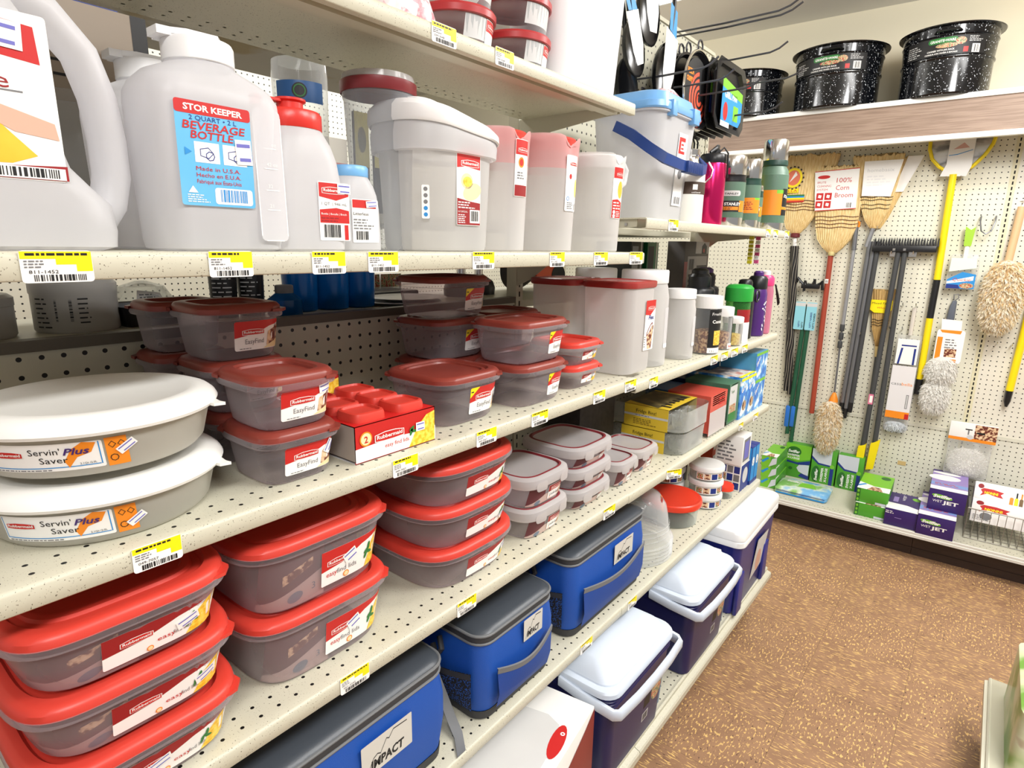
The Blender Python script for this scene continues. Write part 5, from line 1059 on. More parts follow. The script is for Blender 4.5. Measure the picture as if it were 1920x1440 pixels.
# ================================================================ the far wall's goods
def wthing(name, label, cat, u, z, off=.03, group=None):
    p = wl(u, off, z); return thing(name, label, cat, p, WA, group)
STRAW = noisemat('broom_straw', [(0, (176, 140, 84)), (.4, (218, 188, 128)), (.6, (236, 212, 158)), (1, (246, 230, 188))], 30, .7, stretch=(9, 4, .7), detail=3, bump=.5)
STRAWD = noisemat('whisk_straw', [(0, (120, 88, 44)), (.4, (176, 142, 84)), (1, (214, 184, 124))], 40, .7, stretch=(9, 4, .7), bump=.5)
def fan(profile, th, n=26, seed=1, mt=None):
    """flat straw head: profile = list of (z, left, right); ragged top"""
    R_ = random.Random(seed); m = MB(); rings = []
    for i, (z, l, r) in enumerate(profile):
        t_ = th*(.55+.45*min(1, i/2)); ring = []
        for k in range(n): ring.append([l+(r-l)*k/(n-1), -t_*(.62+.38*math.sin(PI*k/(n-1)))+.0016*((k % 2)*2-1), z+(R_.uniform(-.012, .006) if i == len(profile)-1 else 0)])
        for k in range(n-1, -1, -1): ring.append([l+(r-l)*k/(n-1), t_*.3, z+(R_.uniform(-.012, .004) if i == len(profile)-1 else 0)])
        rings.append(ring)
    return m.loft(rings, mt or STRAW)
def bands(profile, th, zs, col, r=.0016):
    m = MB()
    for z in zs:
        for (z0, l0, r0), (z1, l1, r1) in zip(profile, profile[1:]):
            if z0 <= z <= z1:
                q = (z-z0)/(z1-z0); l, rr_ = l0+(l1-l0)*q, r0+(r1-r0)*q
                pts = [(l+(rr_-l)*k/14, -th*(.64+.4*math.sin(PI*k/14))-.001, z+.003*math.sin(k*.9)) for k in range(15)]; m.tube(pts, r, col, 6)
    return m
def handle(m, p0, p1, r, mt, n=14): return m.tube([p0, [(a+b)/2 for a, b in zip(p0, p1)], p1], r, mt, n)
DKTH = mat((90, 30, 26), .6, name='dark_thread'); MAROONC = mat((104, 30, 36), .5, name='maroon_collar')
def wavy():
    m, nt, N, L, b = nodes('black_wavy_print'); tc = N.new('ShaderNodeTexCoord'); mp = N.new('ShaderNodeMapping'); mp.inputs['Scale'].default_value = (1, 1, .25); w_ = N.new('ShaderNodeTexWave'); w_.inputs['Scale'].default_value = 26; w_.inputs['Distortion'].default_value = 5; w_.inputs['Detail'].default_value = 0
    r = ramp(N, [(0, (28, 27, 28)), (.88, (28, 27, 28)), (.95, (150, 144, 130)), (1, (160, 154, 140))]); L.new(tc.outputs['Object'], mp.inputs[0]); L.new(mp.outputs[0], w_.inputs['Vector']); L.new(w_.outputs['Fac'], r.inputs[0]); L.new(r.outputs[0], b.inputs['Base Color']); b.inputs['Roughness'].default_value = .4; return m
def hookpair(t, z, dx=.022, nm='hanging_hook'):
    m = MB()
    for s_ in (-1, 1): m.tube([(s_*dx, .028, z+.012), (s_*dx, -.02, z+.008), (s_*dx, -.045, z+.006), (s_*dx, -.052, z+.02)], .0022, STL)
    m.box(-dx-.012, dx+.012, .02, .028, z-.01, z+.03, STL); m.build(nm, t)
# broom 1
t = wthing('corn_broom', 'corn broom with a rainbow band and a black wavy-patterned handle, leftmost of the hanging brooms', 'broom', -.985, .09)
pf = [(0, -.02, .02), (.03, -.055, .045), (.09, -.075, .085), (.17, -.09, .115), (.30, -.10, .135), (.44, -.11, .16)]
fan(pf, .035, 30, 2).build('straw_head', t); fan([(.03, .02, .05), (.12, .06, .105), (.3, .10, .158), (.44, .12, .185)], .028, 14, 4).build('rear_straw', t)
bands(pf, .036, (.135, .152, .168, .185), DKTH).build('stitching', t)
L = Label(flatS((0, -.0375, 0), (1, 0, 0), (0, 0, 1)), True, .002)
for k, c in enumerate((GREEN, BLUE, YEL, ORANGE, RED)): L.rect(-.088, .212-.0085*k, .03, .2205-.0085*k, c, 0)
L.ell(-.04, .315, .048, .055, YEL, 0); L.ell(-.04, .315, .036, .042, mat((228, 120, 90), .5, name='salmon_print'), 1); L.poly([(-.06, .29), (-.02, .33), (-.03, .35)], WHITE, 2)
for k in range(16): a = 2*PI*k/16; L.ell(-.04+.054*math.cos(a), .315+.062*math.sin(a), .004, .006, BLACK, 1, a, 8)
L.rect(-.075, .232, -.005, .256, YEL, 0); L.text('ILLA', -.068, .236, .02, RED, 1, w=.056); L.build('print', t)
m = MB().lathe([(.022, -.022), (.026, -.018), (.026, -.002), (.02, .004)], MAROONC, 20, (0, -.012)); m.build('collar', t)
m = MB(); handle(m, (0, -.012, -.02), (.004, -.012, -.07), .012, WHITE); m.build('neck_label', t); hookpair(t, -.05)
WV = wavy(); m = MB()
for dx, l in ((-.012, .95), (.012, .97), (0, .92)): handle(m, (dx+.004, -.012-.012*(dx == 0), -.07), (dx+.062, -.01, -l), .0125, WV)
m.build('handle', t)
# broom 2
t = wthing('corn_broom', 'corn broom with a red and white 100% Corn Broom sleeve and a red handle', 'broom', -.777, -.02)
pf = [(0, -.018, .018), (.03, -.05, .05), (.08, -.085, .088), (.15, -.102, .11), (.26, -.115, .115), (.40, -.128, .105), (.48, -.135, .095)]
fan(pf, .04, 32, 5).build('straw_head', t); bands(pf, .041, (.145, .165, .185, .205), DKTH).build('stitching', t)
L = Label(flatS((0, -.0425, 0), (1, 0, 0), (0, 0, 1)), True, .002)
L.poly([(-.112, .235), (.095, .245), (.088, .462), (-.135, .452)], WHITE, 0); L.poly([(-.112, .235), (.095, .245), (.095, .249), (-.112, .239)], RED, 1); L.poly([(-.1348, .448), (.0882, .458), (.088, .462), (-.135, .452)], RED, 1)
L.ell(-.085, .42, .032, .01, RED, 1, .03); 
for k, tx in enumerate(('BRUTE', 'CLEANING', 'SYSTEM')): L.text(tx, -.115, .386-.02*k, .016, RED, 1, w=(.044, .072, .056)[k])
for i in range(2):
    for j in range(2): L.rect(-.113+.043*i, .252+.044*j, -.077+.043*i, .290+.044*j, RED, 1); L.ell(-.095+.043*i, .271+.044*j, .011, .012, WHITE, 2, .6, 4)
for k, tx in enumerate(('100%', 'Corn', 'Broom')): L.text(tx, -.018, .388-.04*k, .036, RED, 1, w=(.075, .066, .09)[k])
L.bars(.045, .252, .07, .278, BLACK, 1, 10, 2); L.build('sleeve', t)
m = MB(); m.lathe([(.018, -.012), (.02, 0), (.014, .012)], mat((206, 190, 130), .6, name='straw_neck'), 18, (0, -.012)); m.build('neck', t); hookpair(t, -.012)
m = MB(); handle(m, (-.004, -.012, -.012), (.006, -.012, -.94), .0145, mat((162, 66, 46), .45, name='red_brown_handle')); m.lathe([(.0145, -.955), (.0145, -.94)], mat((162, 66, 46), .45, name='red_brown_handle'), 14, (.006, -.012)); m.build('handle', t)
L = Label(flatS((-.006, -.028, -.17), (1, 0, 0), (0, 0, 1)), True); L.rect(-.008, 0, .01, .025, WHITE, 0); L.bars(-.006, .004, .008, .018, BLACK, 1, 8, 3); L.build('handle_label', t)
# broom 3 (two heads, one behind the other)
t = wthing('corn_broom', 'corn broom with a plain white card on its straw, rightmost of the hanging brooms', 'broom', -.588, .12)
pf = [(0, -.016, .018), (.04, -.045, .04), (.10, -.068, .062), (.17, -.085, .075), (.26, -.112, .088), (.385, -.145, .098)]
fan(pf, .036, 30, 8).build('straw_head', t); bands(pf, .037, (.105, .125, .15, .165), mat((60, 46, 30), .6, name='brown_thread')).build('stitching', t)
L = Label(flatS((0, -.039, 0), (1, 0, 0), (0, 0, 1)), True, .002); L.poly([(-.075, .172), (.062, .165), (.098, .352), (-.082, .352)], WHITE, 0); L.text('homebasix', -.062, .295, .026, PALEG, 1, w=.125)
L.lines(-.06, .22, .05, .28, 4, mat((228, 228, 228), .5, name='faint_print'), 1); L.build('card', t); hookpair(t, -.008)
m = MB(); handle(m, (0, -.012, .0), (-.02, -.012, -.10), .012, mat((150, 152, 156), .4, .4, name='grey_metal')); m.build('handle', t)
t = wthing('corn_broom', 'second corn broom with a white card, leaning out behind the plain-carded one', 'broom', -.575, .12, .014)
pf = [(0, -.01, .02), (.06, .01, .05), (.16, .03, .085), (.27, .055, .125), (.37, .08, .165)]
fan(pf, .02, 16, 9).build('straw_head', t); L = Label(flatS((0, -.0225, 0), (1, 0, 0), (0, 0, 1)), True, .002); L.poly([(.055, .19), (.1, .19), (.172, .37), (.1, .37)], WHITE, 0); L.build('card', t)
# yellow hoop scoop
t = wthing('hoop_scoop', 'yellow-rimmed silver scoop with a white card and a long yellow handle', 'scoop', -.262, .385); YP = mat((246, 220, 20), .35, name='yellow_plastic')
m = MB(); P = [(-.125, -.02, .19), (-.122, -.022, .13), (-.105, -.024, .08), (-.07, -.026, .04), (-.03, -.026, .014), (.03, -.026, .012), (.07, -.026, .035), (.11, -.024, .085), (.135, -.022, .135), (.145, -.02, .19)]
m.tube(P, .0085, YP, 10); m.build('rim', t)
FOIL = noisemat('crumpled_foil', [(0, (70, 70, 72)), (.45, (150, 150, 150)), (.55, (220, 220, 218)), (1, (250, 250, 248))], 9, .18, stretch=(1, 1, 2.2), metal=.6, bump=.6)
MB().slab([(p[0]*.96, p[2]) for p in P], -.018, -.012, FOIL, lambda x, y, z: (x, z, y)).build('pan', t, smooth=False)
L = Label(flatS((0, -.034, 0), (1, 0, 0), (0, 0, 1)), True); L.poly([(-.06, -.008), (.05, -.012), (.065, .035), (.066, .2), (-.04, .2), (-.04, .05)], WHITE, 0); L.poly([(-.036, .09), (.0, .093), (.06, .112), (.06, .115), (.0, .097), (-.036, .093)], BLUE, 1); L.poly([(-.02, .12), (.045, .125), (.02, .15)], mat((216, 170, 160), .5, name='blush_print'), 1); L.build('card', t)
m = MB(); handle(m, (-.004, -.03, .0), (.004, -.014, -.53), .0165, YP); m.build('handle', t); m = MB(); handle(m, (.004, -.014, -.53), (.002, -.014, -.735), .0165, BLKP); m.build('grip', t)
m = MB(); handle(m, (.002, -.014, -.735), (.004, -.014, -1.07), .0165, YP); m.build('lower_handle', t); m = MB(); handle(m, (.004, -.014, -1.07), (.004, -.014, -1.155), .0165, BLKP); m.build('end_cap', t); hookpair(t, -.03, .03)
# push broom
PBG = mat((66, 68, 70), .45, name='charcoal_pole'); GPOLE = mat((122, 124, 128), .35, .5, name='grey_pole')
t = wthing('push_broom', 'black push broom hung with its bristles up, on twin charcoal poles with yellow tips', 'broom', -.43, .0, .05)
m = MB().box(-.145, .15, -.035, .02, -.005, .028, BLKP, .004); m.build('block', t)
m = MB(); R_ = random.Random(3)
for i in range(24):
    for j in range(5):
        x, y = -.14+.0125*i, -.032+.0125*j; m.add([(x, y, .026), (x+.009, y, .026), (x+.0045, y+.009, .026), (x+.0045+R_.uniform(-.004, .004), y+.003+R_.uniform(-.004, .004), .072)], [(0, 1, 3), (1, 2, 3), (2, 0, 3)], mat((34, 34, 36), .6, name='black_bristle'))
m.build('bristles', t, smooth=False)
m = MB(); handle(m, (-.02, -.012, -.005), (-.045, -.012, -1.13), .0135, PBG); m.build('pole', t); m = MB(); handle(m, (.01, -.012, -.005), (.012, -.012, -1.09), .0135, PBG); m.build('pole', t)
m = MB(); [m.box(x-.006, x+.006, -.037, -.034, .002, .014, STL) for x in (-.04, .008)]; m.build('bolts', t)
m = MB(); [m.slab([(x-.02, -1.26), (x+.02, -1.25), (x+.024, -1.10), (x-.014, -1.12)], -.026, .004, YP, lambda x, y, z: (x, z, y)) for x in (-.052,)]; m.build('yellow_tip', t, smooth=False)
m = MB(); [m.slab([(x-.02, -1.25), (x+.016, -1.24), (x+.03, -1.06), (x-.014, -1.09)], -.03, .0, YP, lambda x, y, z: (x, z, y)) for x in (.008,)]; m.build('yellow_tip', t, smooth=False)
L = Label(flatS((-.04, -.027, -.86), (1, 0, 0), (0, 0, 1)), True); L.rect(-.012, 0, .012, .06, mat((214, 120, 150), .5, name='pink_print'), 0); L.rect(-.006, .01, .008, .05, WHITE, 1); L.build('pole_sticker', t); hookpair(t, -.02, .05)
# bundle of grey poles
t = wthing('pole_bundle', 'bundle of three grey poles with black ends hanging behind the push broom', 'poles', -.575, .05)
for dx, l, nm in ((-.02, .93, 0), (.004, .96, 1), (.028, .92, 2)):
    m = MB(); handle(m, (dx*.9, -.012-.006*nm, .0), (dx-.02, -.012-.006*nm, -l), .0125, GPOLE if nm < 2 else PBG); m.build('pole', t); m = MB(); handle(m, (dx-.02, -.012-.006*nm, -l), (dx-.022, -.012-.006*nm, -l-.06), .0128, BLKP); m.build('end_cap', t)
# whisk
t = wthing('whisk_broom', 'small whisk broom with a yellow label hanging behind the charcoal poles', 'broom', -.482, -.53, .02); pf = [(0, -.012, .012), (.04, -.022, .02), (.1, -.04, .034), (.2, -.052, .04), (.32, -.07, .046)]
fan(pf, .022, 18, 11, STRAWD).build('straw_head', t); bands(pf, .023, (.12, .135, .15), BLACK).build('stitching', t); L = Label(flatS((0, -.0245, 0), (1, 0, 0), (0, 0, 1)), True, .002); L.poly([(-.062, .205), (-.04, .19), (.025, .19), (.042, .21), (.042, .262), (-.062, .262)], YEL, 0); L.text('Mixed Fiber', -.056, .238, .016, BLACK, 1, w=.09); L.text('Whisk', -.03, .214, .014, RED, 1, w=.05); L.build('label', t)
m = MB(); handle(m, (0, -.006, 0), (.004, -.006, -.06), .012, mat((214, 190, 130), .5, name='straw_grip')); m.build('grip', t); m = MB(); handle(m, (.006, -.004, -.05), (.012, .0, -.70), .012, PBG); m.build('handle', t)
# fluffy dusters
def fluff(t, nm, centre, rad, n, cols, ln, seed=1, flat=.6):
    R_ = random.Random(seed); m = MB(); cx, cy, cz = centre
    m.loft([[(cx+rad[0]*.88*math.sin(PI*i/10)**.75*math.cos(2*PI*k/18), cy+rad[1]*.88*math.sin(PI*i/10)**.75*math.sin(2*PI*k/18), cz-rad[2]*.92*math.cos(PI*i/10)) for k in range(18)] for i in range(0, 11)], cols[0])
    for q in range(n):
        v = R_.uniform(-1, 1); ph = R_.uniform(PI*.9, PI*2.1); w = max(.05, 1-v*v)**.375
        d = Vector((w*math.cos(ph), w*math.sin(ph), v)); b = Vector((cx+d.x*rad[0]*.86, cy+d.y*rad[1]*.86, cz+v*rad[2]*.9))
        out = Vector((d.x*.4+R_.uniform(-.3, .3), d.y*.4, v*.3-flat*1.2+R_.uniform(-.4, .4))).normalized(); sd = out.cross(Vector((R_.uniform(-1, 1), R_.uniform(-1, 1), R_.uniform(-1, 1)))).normalized()*ln*.09; l = ln*R_.uniform(.5, 1.1); tip = b+out*l*.8+Vector((R_.uniform(-.4, .4), R_.uniform(-.3, .3), R_.uniform(-.5, .2)))*l*.5; mid = b+out*l*.5+Vector((R_.uniform(-.2, .2), 0, R_.uniform(-.2, .2)))*l*.4
        c = cols[min(len(cols)-1, int(R_.random()**(1.7-.5*v)*len(cols)))]
        m.add([b-sd, b+sd, mid+sd*.9, mid-sd*.9, tip], [(0, 1, 2, 3), (3, 2, 4)], c)
    return m.build(nm, t, ang=180)
F1 = [plastic('wool_%d' % i, c, 1, rough=.9, edge=0, tl=.45) for i, c in enumerate(((252, 247, 234), (250, 240, 216), (244, 226, 188), (226, 194, 142)))]; F2 = [plastic('fleece_%d' % i, c, 1, rough=.9, edge=0, tl=.45) for i, c in enumerate(((252, 251, 247), (248, 247, 243), (243, 241, 237)))]
t = wthing('wool_duster', 'tawny lambswool duster with an orange collar hanging low on a long grey pole', 'duster', -.672, .14, .03)
m = MB(); m.tube([(0, -.01, .02), (.014, -.014, .012), (.014, -.014, -.01), (0, -.01, -.014), (-.01, -.01, .0)], .006, ORANGE, 8, True); m.build('hang_loop', t)
m = MB(); handle(m, (0, -.01, -.01), (.004, -.01, -.14), .0125, GPOLE); m.build('grip', t); m = MB(); handle(m, (.004, -.01, -.14), (.002, -.012, -.60), .0105, mat((166, 168, 172), .35, .5, name='light_grey_pole')); m.build('pole', t)
m = MB(); [m.lathe([(.012, -.60-.05*k), (.013, -.597-.05*k), (.013, -.565-.05*k), (.012, -.56-.05*k)], PBG, 16, (.002, -.012)) for k in range(3)]; m.build('twist_locks', t)
m = MB(); handle(m, (.002, -.012, -.6), (.01, -.016, -1.0), .0055, GPOLE, 10); m.build('lower_rod', t); m = MB().lathe([(.026, -1.02), (.02, -.995), (.01, -.97), (.007, -.965)], ORANGE, 20, (.012, -.03)); m.build('collar', t)
fluff(t, 'fleece', (.006, -.05, -1.17), (.068, .055, .17), 5200, F1, .034, 5)
t = wthing('wool_duster', 'large cream wool duster on a wooden handle at the right edge of the picture', 'duster', .02, -.2, .03)
m = MB(); handle(m, (.012, -.012, .42), (.0, -.02, .16), .017, mat((222, 184, 140), .5, name='pale_wood_handle')); m.build('handle', t); MB().tube([(.012, -.012, .42), (.02, .0, .45), (.0, .02, .45)], .003, WHITE).build('loop', t)
fluff(t, 'fleece', (.0, -.07, -.01), (.088, .07, .19), 6500, F1, .038, 7)
t = wthing('fleece_duster', 'white fleece duster with an orange and white card and grey handle', 'duster', -.165, -.40, .03)
m = MB(); m.tube([(-.004, -.012, -.01), (-.006, -.014, .06), (-.004, -.012, .12), (0, -.01, .15)], [.014, .018, .015, .010], mat((92, 98, 110), .45, name='slate_grip')); m.build('handle', t)
m = MB(); m.tube([(.0, -.008, .15), (.014, -.012, .165), (.01, -.01, .185), (-.008, -.01, .18), (-.006, -.01, .16)], .003, GREY, 8, True); m.build('hang_loop', t)
L = Label(flatS((0, -.05, 0), (1, 0, 0), (0, 0, 1)), True); L.poly([(-.035, .0), (.05, .0), (.048, .05), (-.04, .055)], WHITE, 0); L.rrect(-.05, -.175, .07, .0, .012, WHITE, 0); L.poly([(-.04, -.002), (.055, -.002), (.05, -.02), (-.03, -.016)], ORANGE, 1); L.poly([(-.045, -.18), (.05, -.18), (.05, -.155), (-.022, -.15), (-.022, -.04), (-.045, -.04)], ORANGE, 1); L.lines(-.01, -.1, .045, -.045, 4, GREY, 1); L.rect(-.006, -.145, .045, -.1, CAKE, 1); L.build('card', t)
fluff(t, 'fleece', (-.005, -.045, -.22), (.072, .05, .08), 2600, F2, .03, 8); fluff(t, 'lower_fleece', (-.012, -.045, -.36), (.068, .05, .1), 3000, F2, .03, 9)
# reacher grabbers, cards, clip
t = wthing('reacher', 'pair of green-shafted pick-up grabbers with black claws and pale blue cards', 'grabber', -.865, -.2, .03); GSH = mat((30, 84, 60), .4, name='dark_green_shaft')
for dx in (-.012, .016):
    m = MB(); handle(m, (dx, -.014, -.12), (dx-.018, -.014, -1.0 if dx > 0 else -.93), .0125, GSH); m.build('shaft', t)
m = MB()
for a, b in ((-.07, .02), (-.03, -.03), (.02, .0), (.06, -.02)): m.tube([(a*.3, -.02, -.02), (a*.8, -.03, .01+b*.3), (a, -.03, .03+b*.3), (a*1.1, -.025, -.01+b)], .008, BLKP)
m.box(-.05, .05, -.035, -.012, -.025, .005, BLKP, .004); m.build('claw', t)
CY = mat((142, 206, 222), .45, name='pale_cyan_card')
for x0, tx in ((-.066, 'NIFTY'), (-.004, 'NIFTY NABBER')):
    L = Label(flatS((x0, -.032, -.27), (1, 0, 0), (0, 0, 1)), True); L.rrect(0, 0, .056, .165, .006, CY, 0); L.rect(.0, .14, .056, .16, PALEG, 1); L.text(tx, .034, .015, .014, NAVYP, 1, rot=PI/2, bold=.02); L.text(tx, .052, .01, .014, BLACK, 1, rot=PI/2, bold=.02); L.build('card', t)
m = MB(); m.box(-.052, -.026, -.03, -.002, -.885, -.75, mat((40, 110, 200), .4, name='blue_jaw'), .006); m.build('blue_jaw', t); m = MB(); m.box(-.022, .004, -.03, -.002, -.88, -.748, mat((40, 110, 200), .4, name='blue_jaw'), .006); m.build('blue_jaw', t)
# mop refill bag, brush pack, pads bag
FILM = plastic('bag_film', (244, 244, 246), .12, (250, 250, 250), .12, .5)
t = wthing('mop_refill', 'tall white and orange bagged mop refill hanging beside the yellow handle', 'mop refill', -.335, -.92, .025)
MB().loft([[(x, y-.02, z) for x, y in rr(w_, th, th*.45, 3)] for z, w_, th in ((-.08, .11, .02), (-.06, .118, .03), (0, .12, .035), (.42, .118, .025), (.47, .11, .008))], FILM).build('bag', t)
MB().tube([(0, -.012, .47), (0, -.012, .62)], .011, mat((216, 210, 200), .4, name='pale_grip')).build('handle', t)
L = Label(flatS((0, -.04, 0), (1, 0, 0), (0, 0, 1)), True); L.rect(-.056, .0, .056, .30, mat((226, 224, 226), .5, name='pale_card'), 0); L.rect(-.056, .0, .056, .04, ORANGE, 1); L.rect(.036, .0, .056, .03, RED, 2); L.text('casa', -.05, .19, .024, GREY, 1, w=.05); L.text('bella', .0, .19, .024, ORANGE, 1, w=.05); L.rect(.03, .06, .042, .14, GREY, 1); L.rect(.033, .064, .039, .136, PALEG, 2); L.rect(-.05, .31, .05, .45, WHITE, 0); L.rect(-.03, .41, .04, .418, NAVYP, 1); L.poly([(-.04, .31), (-.03, .31), (-.02, .40), (-.03, .40)], NAVYP, 1); L.poly([(.03, .31), (.04, .31), (.04, .40), (.03, .40)], NAVYP, 1); L.build('card', t)
fluff(t, 'mop_strands', (0, -.02, -.05), (.056, .02, .03), 300, [mat((206, 212, 216), .7, name='bluish_fleece')], .02, 3)
t = wthing('brush_pack', 'dish brush with a lime green handle bagged with a blue and white card', 'brush', -.155, -.10, .025)
MB().loft([[(x, y-.02, z) for x, y in rr(w_, th, th*.4, 3)] for z, w_, th in ((-.09, .12, .01), (-.07, .13, .03), (.03, .13, .035), (.08, .12, .02), (.09, .1, .01))], FILM).build('bag', t)
m = MB(); m.tube([(0, -.02, .06), (0, -.02, .13)], .011, WHITE); m.build('neck', t); m = MB(); m.slab([(-.015, .13), (.015, .13), (.022, .225), (.004, .21), (-.02, .228)], -.032, -.008, mat((160, 204, 60), .35, name='lime_plastic'), lambda x, y, z: (x, z, y)); m.build('handle', t)
L = Label(flatS((0, -.0385, 0), (1, 0, 0), (0, 0, 1)), True); L.poly([(-.06, -.085), (.058, -.085), (.058, -.012), (.0, .0), (-.06, -.04)], BLUE, 0); L.poly([(-.06, -.05), (.05, -.02), (.05, -.042), (-.06, -.062)], WHITE, 1); L.text('Quickie', -.036, -.047, .022, RED, 2, shear=.2, w=.075); L.poly([(-.06, -.085), (.0, -.085), (-.01, -.066), (-.06, -.064)], NAVYP, 1); L.ell(.025, -.07, .03, .014, FRUIT, 2); L.poly([(-.055, .07), (.05, .07), (.055, .02), (-.058, .0)], mat((226, 238, 220), .5, name='mint_print'), 0); L.build('card', t)
t = wthing('pad_bag', 'bag of white fluffy pads with an orange-edged header card', 'mop refill', .012, -.985, .03)
m = MB().box(-.098, .105, -.03, -.022, .0, .098, WHITE, .002); m.build('header', t); L = Label(flatS((0, -.0302, 0), (1, 0, 0), (0, 0, 1)), True); L.rect(-.098, .0, .105, .016, ORANGE, 0); L.rect(.01, .016, .105, .094, CAKE, 0); L.rect(-.03, .06, .0, .066, BLACK, 0); L.rect(-.018, .035, -.012, .06, GREY, 0); L.ell(-.005, .022, .014, .012, PALEG, 1); L.rect(.02, .045, .055, .055, BLACK, 1); L.build('print', t)
MB().loft([[(x, y-.04, z) for x, y in rr(w_, th, th*.4, 3)] for z, w_, th in ((-.195, .17, .04), (-.18, .19, .06), (-.06, .188, .065), (-.02, .19, .02), (.0, .19, .006))], FILM).build('bag', t)
fluff(t, 'pads', (.0, -.045, -.115), (.092, .032, .085), 1600, F2, .016, 4, .0)
t = wthing('yellow_pole', 'yellow pole with a black tip at the right edge of the picture', 'pole', .13, -.2, .03); m = MB(); handle(m, (.02, -.014, .25), (-.002, -.014, -.49), .0165, YP); m.build('pole', t); MB().tube([(-.002, -.014, -.49), (-.003, -.014, -.545), (-.003, -.014, -.575)], [.0165, .015, .006], BLKP).build('tip', t)
t = wthing('pole_hook', 'empty wire U hook left of the slotted strip', 'hook', -.09, .15, .004); MB().tube([(-.03, .0, .03), (-.03, -.03, .025), (-.03, -.05, .0), (-.02, -.055, -.045), (0, -.056, -.06), (.02, -.055, -.045), (.03, -.05, .0), (.03, -.03, .025), (.03, .0, .03)], .0035, GPOLE).build('wire', t); MB().box(-.042, .042, -.004, .0, -.004, .018, GPOLE, .001).build('plate', t)
for u, z, lb in ((-.985, -.42, 'empty double-prong peg hook crossing the black wavy handles'), (-.60, -.47, 'peg hook between the grey poles and the whisk broom'), (-.405, -.42, 'peg hook at the top of the bagged mop refill'), (-.36, -.29, 'small peg hook above the bagged mop refill'), (.07, -.46, 'small peg hook right of the slotted strip')):
    t = wthing('peg_hook', lb, 'hook', u, z, .0); MB().tube([(-.03, .0, .0), (-.03, -.05, -.002), (-.03, -.075, .004), (-.03, -.085, .016)], .0025, STL).build('prong', t); MB().tube([(.03, .0, .0), (.03, -.05, -.002), (.03, -.075, .004), (.03, -.085, .016)], .0025, STL).build('prong', t); MB().box(-.036, .036, -.003, 0, -.004, .008, STL).build('plate', t)
for u, z, w_ in ((-.235, -.845, .1),): pass
for u, z, lb in ((-.425, -1.135, 'tan paper scrap taped to the pegboard right of the yellow tips'), (-.275, -1.19, 'tan paper scrap taped to the pegboard above the purple boxes'), (.085, -1.245, 'tan paper scrap taped to the pegboard above the white boxes')):
    t = wthing('paper_scrap', lb, 'label', u, z, .013); MB().box(-.02, .02, -.0008, 0, -.012, .012, mat((206, 178, 120), .6, name='tan_paper')).build('paper', t, smooth=False)
# goods on the low base shelf
def wbox(label, u, off, w_, d, h, m_, front=None, side=None, top=None, z=zW, rz=0, lean=0, cat='box', name='carton', side_r=None):
    t = thing(name, label, cat, wl(u, off, z), WA+rz); t.rotation_euler = (lean, 0, WA+rz)
    MB().box(0, w_, 0, d, 0, h, m_, min(.0015, d/8)).build('box', t)
    for nm, S_, fn, a, b in (('front_print', flatS((0, 0, 0), (1, 0, 0), (0, 0, 1)), front, w_, h), ('side_print', flatS((0, d, 0), (0, -1, 0), (0, 0, 1)), side, d, h), ('top_print', flatS((0, 0, h), (1, 0, 0), (0, 1, 0)), top, w_, d)):
        if fn: L = Label(S_, True); fn(L, a, b); L.build(nm, t)
    return t
GRB = mat((78, 158, 44), .45, name='leaf_green_card'); GRD = mat((40, 104, 36), .45, name='forest_green_print'); PALE2 = mat((206, 210, 220), .5, name='cool_grey_print'); PURB = mat((52, 30, 100), .4, name='deep_purple_card'); PURL = mat((150, 130, 190), .45, name='lavender_print')
def swifA(L, w, h):
    L.poly([(0, h*.55), (w*.5, h*.5), (w, h*.62), (w, h), (0, h)], LIME, 0); L.ell(w*.34, h*.78, w*.28, h*.15, GRD, 1); L.text('Swiffer', w*.1, h*.74, h*.12, WHITE, 2, bold=.03, shear=.2, w=w*.46); L.text('SWEEPER', w*.08, h*.64, h*.08, WHITE, 2, bold=.03, w=w*.5); L.text('X-LARGE', w*.08, h*.555, h*.08, WHITE, 2, bold=.03, w=w*.5)
    L.poly([(0, h*.5), (w*.5, h*.46), (w, h*.58), (w, h*.46), (w*.6, h*.4), (0, h*.44)], NAVYP, 1); L.poly([(w*.5, h*.3), (w*.6, h*.42), (w*.98, h*.44), (w*.98, h*.1), (w*.6, h*.2)], PALE2, 1); L.poly([(w*.6, h*.06), (w, 0), (w, h*.12), (w*.7, h*.16)], NAVYP, 1); L.ell(w*.26, h*.26, w*.08, h*.05, GRD, 1)
def swifB(L, w, h):
    L.poly([(0, h*.72), (w*.3, h*.58), (w*.8, h*.56), (w*.8, h), (0, h)], PALE2, 0); L.poly([(0, h*.78), (w*.3, h*.6), (w*.8, h*.58), (w*.8, h*.54), (w*.28, h*.55), (0, h*.7)], NAVYP, 1); L.rect(w*.78, 0, w*.92, h*.5, NAVYP, 1); L.ell(w*.85, h*.55, w*.09, h*.06, LIME, 2); L.ell(w*.22, h*.26, w*.17, h*.24, GRD, 1); L.text('Swiffer', w*.3, h*.06, w*.16, WHITE, 2, rot=PI/2, bold=.03, shear=.2, w=h*.36); L.text('SWEEPER', w*.52, h*.06, w*.13, WHITE, 2, rot=PI/2, bold=.03, w=h*.42); L.text('X-LARGE', w*.68, h*.06, w*.13, WHITE, 2, rot=PI/2, bold=.03, w=h*.42)
wbox('green sweeper-cloth box standing upright, left one by the green shafts', -.882, .075, .145, .06, .215, GRB, swifA, None, None, zW, .0)
wbox('green sweeper-cloth box standing upright in the middle behind the pouch', -.728, .085, .135, .06, .215, GRB, swifB); wbox('green sweeper-cloth box standing upright, right one by the yellow tips', -.585, .095, .135, .06, .21, GRB, swifB)
